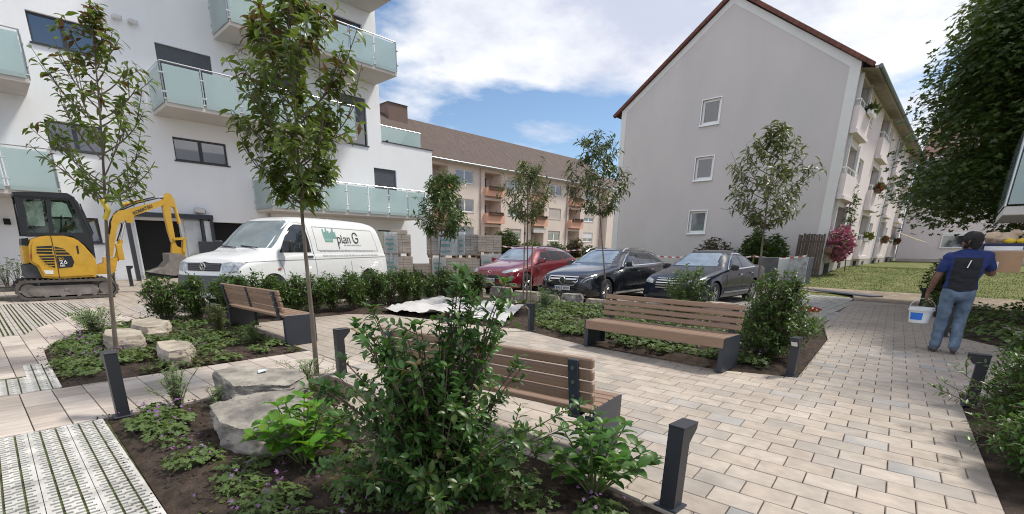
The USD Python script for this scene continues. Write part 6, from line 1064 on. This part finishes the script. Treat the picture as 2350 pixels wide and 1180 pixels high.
# ---- shrubs
def shrub(name, label, base, shoots, leaf, width, mat, per=22, keep=0, seed=0, group=None, cat='shrub', stem_r=.006, rich=False, lo=.15, spread=.25, side=0, sl=(.10, .24), mat2=None, red=0.0, at_=True, opp=True):
    """Many stemmed shrub; shoots are end points relative to the base, leaves in pairs along each."""
    rng = np.random.default_rng(seed); t = thing(name, label, cat, base, 0, group) if at_ else klass(name); m_ = MB(); P, D, N = [], [], []
    for e_ in shoots:
        e_ = np.array(e_, float); a = np.r_[e_[:2] * .12, -.03]; q = bez(a, np.array([e_[0] * .35, e_[1] * .35, e_[2] * .55]), e_, 8); m_.tube(q, np.linspace(stem_r, .0025, 8), 5)
        n = max(4, int(per * np.linalg.norm(e_))); tt = np.sort(rng.uniform(lo, 1.0, n)); Q = along(q, tt); T = unit(along(q, np.minimum(tt + .05, 1.0)) - along(q, tt - .06)); ph = np.arange(n) * (1.57 if opp else 2.4) + (np.arange(n) % 2) * 1.57 + rng.uniform(0, 6.28) + rng.normal(0, .3, n)
        u = unit(np.cross(T, UP + (.02, .01, 0))); w = np.cross(T, u); S_ = np.cos(ph)[:, None] * u + np.sin(ph)[:, None] * w; off = rng.uniform(0, spread * leaf * 2, n)[:, None]
        P.append(Q + S_ * off); D.append(T * .45 + S_ + UP * .12 + rng.normal(0, .25, (n, 3))); N.append(T * .8 + UP * .5 - S_ * .2 + rng.normal(0, .3, (n, 3)))
        ends = [e_]
        for _ in range(side):
            o = along(q, np.array([rng.uniform(.28, .95)]))[0]; d = unit(rng.normal(0, 1, 3) * (1, 1, .5) + unit(o - (0, 0, .3)) * .6 + UP * .5); l_ = rng.uniform(*sl); p2 = o + d * l_; p2[2] = max(p2[2], .03); q2 = bez(o, o + d * l_ * .5, p2, 4); m_.tube(q2, .0025, 4); n2 = max(4, int(l_ * per * 1.5)); t2 = np.linspace(.25, 1, n2); Q2 = along(q2, t2); ph = np.arange(n2) * 2.4 + rng.uniform(0, 6); u2 = unit(np.cross(d, UP + (.02, .01, 0))); w2 = np.cross(d, u2); S2_ = np.cos(ph)[:, None] * u2 + np.sin(ph)[:, None] * w2
            P.append(Q2 + S2_ * .004); D.append(d * .6 + S2_ + UP * .1 + rng.normal(0, .2, (n2, 3))); N.append(UP * .9 + d * .3 - S2_ * .2 + rng.normal(0, .3, (n2, 3)))
        k = 5; P.append(np.repeat(e_[None], k, 0)); a_ = np.arange(k) * 1.26 + rng.uniform(0, 6); D.append(np.c_[np.cos(a_), np.sin(a_), np.full(k, .75)] + rng.normal(0, .15, (k, 3))); N.append(np.tile(UP, (k, 1)) + rng.normal(0, .2, (k, 3)))
    part(t, 'stem', m_, twig, 40, kind='stuff'); P, D, N = map(np.vstack, (P, D, N)); L = leaf * rng.uniform(.6, 1.15, len(P)); foliage(t, P, D, N, L, L * width, mat, keep, rich, at0=np.array(base) if at_ else (0, 0, 0), mat2=mat2, pick2=(rng.random(len(P)) < red) if mat2 is not None else None); return t
def dome(rng, n, r, h, zlo=.25, oval=1.0): a = rng.uniform(0, 6.283, n); k = np.sqrt(rng.random(n)); z = h * (zlo + (1 - zlo) * np.sqrt(np.maximum(1 - k ** 2 * .9, 0)) * rng.uniform(.75, 1.0, n)); return np.c_[np.cos(a) * k * r, np.sin(a) * k * r * oval, z]
rg = np.random.default_rng(77)
# the dark viburnum in the middle of the picture
bV = np.array([1.66, 2.02, 0]); bV[2] = zb('front_bed', *bV[:2])
def rel(px, py, rng_): return pt_on(px, py, rng_) - bV
lead = []
for px_, tops in ((1050, (612, 660, 720)), (1158, (645, 700, 760)), (845, (705, 760)), (960, (740, 800)), (890, (790,)), (1010, (720, 790)), (790, (820,)), (1085, (690, 770)), (735, (880,)), (1195, (835,)), (820, (740,)), (930, (770,))):
    for k_, ty in enumerate(tops): lead += [rel(px_ + rg.uniform(-9, 9) * (1 + k_), ty + rg.uniform(0, 14), 2.6 + rg.uniform(-.12, .12)) for _ in range(2)]
low = [rel(rg.uniform(745, 1140 if py_ < 970 else 1250), py_, rg.uniform(2.25, 2.9)) for py_ in rg.uniform(830, 1120, 58)] + [rel(1330, 930, 2.5), rel(1370, 955, 2.6), rel(1240, 1000, 2.4), rel(1200, 1060, 2.3), rel(1250, 1040, 2.5), rel(760, 930, 2.8), rel(1080, 1110, 2.15), rel(960, 1100, 2.2), rel(1000, 1150, 2.1), rel(900, 1060, 2.3)]
shrub('viburnum_shrub', 'dark evergreen shrub with three upright leaders filling the middle foreground', bV, lead + low, .064, .46, dark_lf, 38, 300, 41, side=5, sl=(.07, .20), stem_r=.007, rich=True, mat2=red_lf, red=.03, lo=.12)
# hydrangeas: every leaf its own part
def hydrangea(label, base, r, h, ns, leaf, mat, seed, flower=None):
    rng = np.random.default_rng(seed); t = thing('hydrangea', label, 'shrub', base); m_ = MB(); P, D, N, L = [], [], [], []
    for s_ in range(ns):
        a = s_ * 2.4 + rng.uniform(-.3, .3); k = math.sqrt((s_ + .5) / ns); e_ = np.array([math.cos(a) * k * r, math.sin(a) * k * r, h * (1.02 - .55 * k * k) * rng.uniform(.85, 1.08)]); q = bez(np.array([e_[0] * .1, e_[1] * .1, -.02]), np.array([e_[0] * .5, e_[1] * .5, e_[2] * .65]), e_, 6); m_.tube(q, np.linspace(.006, .004, 6), 6)
        for j, tt in enumerate((.42, .66, .86, 1.0)):
            o = along(q, np.array([tt]))[0]
            for sgn in (0, math.pi) if tt < 1 else (0, 1.57, 3.14, 4.71): b = a + j * 1.57 + sgn + rng.normal(0, .2); up = .25 + .5 * (tt == 1.0) + rng.normal(0, .12); P.append(o); D.append((math.cos(b), math.sin(b), up)); N.append(UP + rng.normal(0, .18, 3)); L.append(leaf * rng.uniform(.75, 1.1) * (.62 if tt == 1.0 and sgn in (1.57, 4.71) else 1.0))
    part(t, 'stem', m_, M('green_stem', (0.12, 0.15, 0.05), .6), 40, kind='stuff'); P, D, N, L = map(np.array, (P, D, N, L)); foliage(t, P, D, N, L, L * .60, mat, 300, True, at0=base, bend=.35, fold=.3)
    if flower is not None:
        f_ = np.array(flower); k = 26; o = f_ + rng.normal(0, 1, (k, 3)) * (.022, .022, .014); q = [lobed(o, ball_dirs(rng, k) * .6 + UP, .012, rng, 4, .5)]; part(t, 'flower_head', q[0], M('white_petal', (0.78, 0.78, 0.74), .6, transl=.2), kind='stuff')
    return t
def bedpt(n_, x, y): return np.array([x, y, zb(n_, x, y)])
hydrangea('bright yellow green hydrangea in front of the steep grey boulder', bedpt('front_bed', 1.27, 3.02), .32, .42, 20, .12, hydr_lf, 5)
hb = bedpt('front_bed', 2.40, 1.40); hydrangea('hydrangea with one white blossom between the nearest bench and the foremost bollard', hb, .36, .47, 20, .11, hydr2_lf, 6, top_at(hb, 1352, 1046) - hb)
# round bush beside the bench, and one in front of the dark saloon
bb = bedpt('centre_bed', 7.35, 1.72); shrub('round_bush', 'round dense evergreen bush at the right end of the bench facing the camera', bb, np.vstack([dome(np.random.default_rng(2), 120, .58, .88, .1), dome(np.random.default_rng(3), 90, .40, 1.28, .35)]), .055, .5, box_lf, 28, 0, 42, stem_r=.005, side=4)
bb = bedpt('centre_bed', 9.4, 3.75); shrub('slender_bush', 'loose slender bush in front of the dark saloon, behind the bench', bb, dome(np.random.default_rng(4), 60, .48, 1.2, .15), .075, .4, box_lf, 24, 0, 43, side=3)
bb = bedpt('centre_bed', 9.1, 4.25); shrub('slender_bush', 'low yellow green bush at the foot of the slender bush', bb, dome(np.random.default_rng(5), 40, .4, .55, .2), .06, .4, cover_lf, 30, 0, 44)
bb = bedpt('centre_bed', 8.4, 1.95); shrub('low_shrub', 'low spreading shrub behind the round bush, next to the square corner stone', bb, dome(np.random.default_rng(6), 70, .62, .55, .2), .06, .5, laurel_lf, 30, 0, 45)
# hedge of young laurels
for k in range(4): shrub(f'hedge_plant_{"abcd"[k]}', '', (0, 0, 0), dome(np.random.default_rng(60 + k), 52, .33, .80, .42), .085, .36, laurel_lf, 26, side=2, keep=0, seed=60 + k, at_=False, lo=.32, stem_r=.006)# 0, 60 + k, at_=False, lo=.35, stem_r=.006)
hx = [(2.05, 10.02), (2.55, 10.05)] + [(3.0 + i * .42, 9.62 + .012 * i * (i % 3)) for i in range(7)] + [(5.85 + i * .42, 9.85 + .03 * (i % 3)) for i in range(10)]
hl_ = {0: 'leftmost small laurel of the hedge, standing apart on thin stems', 1: 'second laurel of the hedge, left of the bench', 15: 'laurel of the hedge closest to the red car', 18: 'last laurel of the hedge on the right, below the pallets'}
rg = np.random.default_rng(61)
for i, (x, y) in enumerate(hx): copy(f'/World/Prototypes/hedge_plant_{"abcd"[i % 4]}', 'hedge_plant', hl_.get(i, _ord[i] + ' young laurel from the left in the loose hedge before the white van'), 'hedge plant', (x, y, gz(x, y) + .0), rg.uniform(0, 360), rg.uniform(.88, 1.1), 'young laurels of the loose hedge')
# right hand shrubs
for k, (x, y, r, h, sd, lb) in enumerate([(6.75, -.80, .40, 1.0, 70, 'leafy privet farthest along the right edge of the path, just behind the hooded bollard'), (5.65, -.74, .42, .85, 71, 'middle privet of the right hand bed with long arching shoots over the paving'), (4.75, -.78, .38, .58, 72, 'nearest privet at the lower right corner of the picture'), (6.0, -1.3, .55, 1.3, 73, 'tall privet at the back of the right hand bed'), (5.05, -1.05, .4, .75, 74, 'bushy privet between the middle and the nearest one')]):
    e_ = dome(np.random.default_rng(sd), 170, r, h, .12)
    if k == 1: e_ = np.vstack([e_, [(-.15, .66, .42), (0, .72, .34), (.2, .62, .5), (-.3, .5, .3)]])
    if k == 2: e_ = np.vstack([e_, [(-.1, .5, .2), (.25, .5, .3)]])
    shrub('privet_bush', lb, bedpt('side_bed', x, y), e_, .060, .38, box_lf, 30, 0, sd, side=3, group='privet bushes of the right hand bed', mat2=hydr2_lf, red=.25)
for k, (x, y, r, h, n, mt, lb) in enumerate([(15.9, .16, .42, .62, 55, cover_lf, 'grassy green plant at the path edge behind the man'), (18.3, .30, .52, 1.4, 100, maple_lf, 'dark bush between the lawn and the walking man'), (14.6, -1.5, .8, .75, 60, box_lf, 'green bush right of the carton'), (13.4, -2.2, .7, .8, 60, cover_lf, 'light green bush at the right edge below the tree'), (16.2, -2.4, 1.1, 1.1, 80, laurel_lf, 'broad bush in the shade of the large tree'), (12.6, -1.55, .45, .5, 24, box_lf, 'sparse low plant behind the man\'s legs'), (19.5, -4.2, 1.3, 1.5, 90, box_lf, 'bushy undergrowth at the foot of the large tree')]):
    shrub('border_bush', lb, (x, y, gz(x, y)), dome(np.random.default_rng(80 + k), n, r, h, .15), .10 if x > 13 else .07, .4, mt, 22, 0, 80 + k, 'bushes in the border beyond the path')
rg = np.random.default_rng(88); m_ = MB()
bt = bedpt('far_bed', 12.05, -1.5); t = thing('bare_twigs', 'bunch of bare twigs planted in the bed beside the man', 'shrub', bt)
for k in range(16): a = rg.uniform(0, 6.28); m_.tube(bez(np.zeros(3), np.array([.05 * math.cos(a), .05 * math.sin(a), .35]), np.array([.32 * math.cos(a), .32 * math.sin(a), rg.uniform(.45, .7)]), 5), .006, 5)
part(t, 'twig', m_, twig, kind='stuff')
solo('pale_mulch_sheet', flat(Polygon([(11.9, -1.0), (14.6, -.75), (15.4, -3.4), (12.0, -3.6)]), .07), M('pale_sheet', (0.46, 0.42, 0.36), .9, .25, 3, bump=.4, bscale=12, dist=.03), 'pale sheet of ground cloth spread on the bed right of the man', 'ground cloth')
solo('teal_tarp', xf(rock_mesh([(0, 0), (.9, -.1), (1.0, -.9), (.1, -1.1)], .14, 0, .8, 5, .04, .1), None, (15.3, -1.2, gz(0, -1))), M('tarp_teal', (0.08, 0.20, 0.19), .5, .3, 4), 'folded teal tarpaulin lying behind the pale ground cloth', 'tarpaulin', smooth=40)
# shrubs against the grey gable, hedges before the far building, plants along the white wall
for k, (px0, px1, d, h, n, lf, mt, lb) in enumerate([(1585, 1690, 28.6, 1.75, 170, .15, leafmat('brown_leaf', (0.13, 0.085, 0.055), .35, .03, (0.17, 0.13, 0.06)), 'brownish purple bush against the grey gable behind the dark saloon'), (1690, 1765, 28.2, 2.1, 150, .19, laurel_lf, 'bright green bush against the gable, left half'), (1745, 1805, 27.6, 2.0, 120, .19, laurel_lf, 'bright green bush against the gable, next to the timber screen')]):
    a, b = pt_on(px0, 600, d), pt_on(px1, 600, d); c = (a + b) / 2; c[2] = float(lawn_z(c[0], c[1])); r = np.linalg.norm((a - b)[:2]) / 2; shrub('gable_bush', lb, c, dome(np.random.default_rng(90 + k), n, r * 1.05, h, .1, 1.0), lf, .45, mt, 9, 0, 90 + k, 'bushes against the grey gable', stem_r=.012, spread=.6)
for k, (px0, px1, d, h, n, lf, mt, lb) in enumerate([(1125, 1195, 45, 2.9, 260, .22, maple_lf, 'dark round bush in front of the far building'), (1190, 1250, 46, 2.0, 150, .22, laurel_lf, 'left part of the green hedge in front of the far building'), (1245, 1300, 47, 1.9, 150, .22, laurel_lf, 'right part of the green hedge in front of the far building'), (1298, 1345, 46, 2.2, 130, .22, MATS['brown_leaf'], 'dark reddish bush right of the green hedge'), (1335, 1372, 44, 1.6, 90, .2, laurel_lf, 'green bush where the far building meets the grey gable')]):
    a, b = pt_on(px0, 560, d), pt_on(px1, 560, d); c = (a + b) / 2; c[2] = gz(0, c[1]) - .1; r = np.linalg.norm((a - b)[:2]) / 2; shrub('distant_bush', lb, c, dome(np.random.default_rng(100 + k), n, r * 1.1, h, .1), lf, .5, mt, 8, 0, 100 + k, 'bushes in front of the far building', stem_r=.02, spread=.8)
for k, (px, d, h) in enumerate([(12, 20.2, 1.0), (38, 20.6, .8), (60, 20.4, .9), (210, 21.0, .7), (262, 20.9, .9)]):
    c = pt_on(px, 640, d); c[2] = gz(0, c[1]); shrub('wall_plant', ['thin grey green plant at the left edge by the white wall', 'second thin plant by the white wall left of the excavator', 'thin plant right beside the excavator\'s rear', 'plant showing under the excavator\'s boom', 'thin plant beside the garage doorway'][k], c, dome(np.random.default_rng(110 + k), 16, .28, h, .3), .08, .35, box_lf, 18, 0, 110 + k, 'thin plants along the white wall')
# flower cascade on the balcony
c = on_y(1926, 560, 4.45); t = thing('hanging_flowers', 'cascade of deep pink flowers hanging from the ground floor balcony of the grey house', 'hanging flowers', c); rg = np.random.default_rng(5); n = 1500
P = unit(rg.normal(size=(n, 3))) * np.array([1.3, .5, .82]) * rg.uniform(.6, 1.0, (n, 1)) + (.15, 0, 0); foliage(t, P, ball_dirs(rg, n) + (0, -.5, -.2), ball_dirs(rg, n), rg.uniform(.10, .2, n), .12, M('pink_petal', (0.52, 0.08, 0.17), .6, .2, isl=.4, col2=(0.64, 0.26, 0.34), transl=.2), name='blossoms', mat2=foliage_m if False else MATS['box_foliage'], pick2=rg.random(n) < .14); part(t, 'basket', MB().cbox((.1, .2, -.3), (2.6, .3, .3), .05), planter_m)
# ---- lavender, salvia, grasses and groundcover
def tuft(name, label, base, n, h, r, mat, seed, leaf=.052, w=.17, cat='plant', group=None, flowers=0):
    rng = np.random.default_rng(seed); e_ = np.c_[rng.normal(0, r * .55, (n, 2)), rng.uniform(.55, 1.0, n) * h]; return shrub(name, label, base, e_, leaf, w, mat, 95, 0, seed, group, cat, .003, lo=.1, spread=.1)
tuft('lavender', 'grey green lavender beside the footway, right of the dark bollard', bedpt('front_bed', .95, 4.84), 34, .36, .15, lav_lf, 1); tuft('lavender', 'small lavender at the foot of the large flat boulder', bedpt('front_bed', 1.2, 4.62), 14, .2, .09, lav_lf, 2); tuft('lavender', 'lavender growing around the nearest tree trunk', bedpt('front_bed', 2.2, 4.9), 26, .26, .18, lav_lf, 3)
tuft('sage', 'grey green sage behind the left tree trunk', bedpt('left_bed', .98, 9.45), 40, .42, .26, lav_lf, 4, .07, .25); tuft('tall_herb', 'upright herb in the left bed in front of the bench', bedpt('left_bed', 2.32, 8.1), 26, .5, .16, olive_lf, 5, .06, .22); tuft('tall_herb', 'low herb clump in front of the bench end', bedpt('left_bed', 2.5, 7.3), 26, .3, .2, cover_lf, 6, .05, .3)
tuft('tall_herb', 'pale shrubby herb beside the row of stones before the black estate', bedpt('centre_bed', 9.0, 6.9), 36, .5, .3, lav_lf, 7, .06, .3); tuft('tall_herb', 'grassy clump at the corner of the planted bed near the square stone', bedpt('centre_bed', 10.3, 1.75), 30, .35, .25, cover_lf, 8, .06, .2)
for k in range(5):
    kp = klass(f'cover_plant_{"abcde"[k]}'); rng = np.random.default_rng(200 + k); n = 34; a = rng.uniform(0, 6.28, n); r_ = .12 * np.sqrt(rng.random(n)); P = np.c_[np.cos(a) * r_, np.sin(a) * r_, .03 + .075 * rng.random(n) * (1 - r_ / .16)]; N = np.c_[np.cos(a) * .4, np.sin(a) * .4, np.ones(n)] + rng.normal(0, .25, (n, 3)); m_ = MB()
    for p in P: m_.tube([(p[0] * .2, p[1] * .2, -.02), (p[0] * .7, p[1] * .7, p[2] * .8), p], .0014, 3, False)
    part(kp, 'stalk', m_, MATS['green_stem'], kind='stuff'); part(kp, 'foliage', lobed(P, N, rng.uniform(.016, .036, n), rng, 5, .66), cover_lf, kind='stuff')
    if k < 2: q = np.c_[rng.normal(0, .06, (5, 2)), rng.uniform(.12, .17, 5)]; part(kp, 'blossom', lobed(q, ball_dirs(rng, 5) + UP * 1.5, .014, rng, 5, .6), purple, kind='stuff')
def scatter_cover(pl, bn, n, seed, label, group, s0=.7, s1=1.25, avoid=()):
    rng = np.random.default_rng(seed); x0, y0, x1, y1 = pl.bounds; c = 0
    for _ in range(n * 12):
        x, y = rng.uniform(x0, x1), rng.uniform(y0, y1)
        if c >= n or not pl.buffer(-.12).contains(Point(x, y)) or any(math.hypot(x - a, y - b) < r for a, b, r in avoid): continue
        copy(f'/World/Prototypes/cover_plant_{"abcde"[rng.integers(5)]}', 'groundcover_plant', label, 'plant', (x, y, zb(bn, x, y) - .005), rng.uniform(0, 360), rng.uniform(s0, s1), group); c += 1
av = [(1.3, 3.7, .45), (1.65, 4.6, .5), (2.0, 3.2, .35), (1.27, 3.02, .22)]
scatter_cover(Polygon([(.45, 1.7), (1.6, 1.2), (2.5, 1.0), (2.5, 2.4), (1.5, 3.0), (.95, 4.2), (1.1, 5.0), (.48, 5.0)]), 'front_bed', 58, 1, 'small groundcover plant with lobed leaves on the dark soil of the front bed', 'groundcover plants of the front bed', avoid=av)
scatter_cover(Polygon([(.5, 3.9), (.95, 3.9), (.98, 4.75), (.52, 4.95)]), 'front_bed', 16, 2, 'groundcover plant of the leafy patch beside the grass pavers, near purple blossoms', 'groundcover plants beside the grass pavers', 1.0, 1.4)
scatter_cover(leftbedP, 'left_bed', 120, 3, 'low groundcover plant in the bed around the flat sandstone blocks', 'groundcover plants of the left bed', .9, 1.5, [(1.1, 8.1, .42), (1.6, 9.0, .42), (1.45, 7.0, .4)])
scatter_cover(Polygon([(6.5, 2.1), (6.45, 4.1), (6.8, 5.6), (8.6, 7.0), (10.2, 8.0), (11.0, 4.5), (8.0, 2.4), (6.75, 1.4)]), 'centre_bed', 190, 4, 'low groundcover plant in the bed behind the bench facing the camera', 'groundcover plants of the bed before the cars', 1.1, 2.0)
def carpet(pl, bn, n, seed, size, label, mat, zmax=.05):
    rng = np.random.default_rng(seed); x0, y0, x1, y1 = pl.bounds; xy = rng.uniform((x0, y0), (x1, y1), (n * 3, 2)); xy = xy[shapely.contains(pl.buffer(-.04), shapely.points(xy))]; d = meshkit.fbm(np.c_[xy * 1.6, xy[:, :1] * 0], 3, seed); xy = xy[d > .46][:n]; z = bed_z(pl if bn is None else BEDS[bn][0], xy[:, 0], xy[:, 1], *(BEDS[bn][1:])); k = len(xy); P = np.c_[xy, z + rng.uniform(.004, zmax, k)]
    solo('ground_cover', lobed(P, UP + rng.normal(0, .35, (k, 3)), rng.uniform(size * .6, size * 1.2, k), rng, 5, .66), mat, label, 'ground cover', kind='stuff')
carpet(leftbedP, 'left_bed', 5000, 5, .028, 'dense low leaves covering much of the bed with the flat sandstone blocks', olive_lf, .07); carpet(Polygon([(6.6, 1.5), (6.5, 4.1), (6.9, 5.6), (8.7, 7.2), (9.9, 9.5), (10.5, 7.9), (11.0, 5.6), (11.6, 2.2)]), 'centre_bed', 7000, 6, .042, 'low leaves covering the bed behind the bench facing the camera', olive_lf, .09)
carpet(frontbedP, 'front_bed', 700, 7, .013, 'tiny seedlings and leaf litter on the front bed', MATS['cover_lf'] if 'cover_lf' in MATS else cover_lf, .012)
rng = np.random.default_rng(66); n = 60; xy = rng.uniform((.5, 2.2), (2.4, 4.95), (n, 2)); P = np.c_[xy, bed_z(frontbedP, xy[:, 0], xy[:, 1], *BEDS['front_bed'][1:]) + rng.uniform(.06, .13, n)]; solo('purple_blossoms', lobed(P, UP + rng.normal(0, .4, (n, 3)), .013, rng, 5, .6), purple, 'scattered small purple blossoms over the front bed', 'flowers', kind='stuff')
n = 2600; xy = rng.uniform((11.3, -4), (19, .4), (n, 2)); xy = xy[shapely.contains(upperbedP, shapely.points(xy))]; k = len(xy); solo('border_greens', lobed(np.c_[xy, bed_z(upperbedP, xy[:, 0], xy[:, 1], *BEDS['far_bed'][1:]) + rng.uniform(.02, .16, k)], UP + rng.normal(0, .4, (k, 3)), rng.uniform(.03, .07, k), rng, 5, .66), cover_lf, 'low green plants covering the bed right of the man', 'ground cover', kind='stuff')
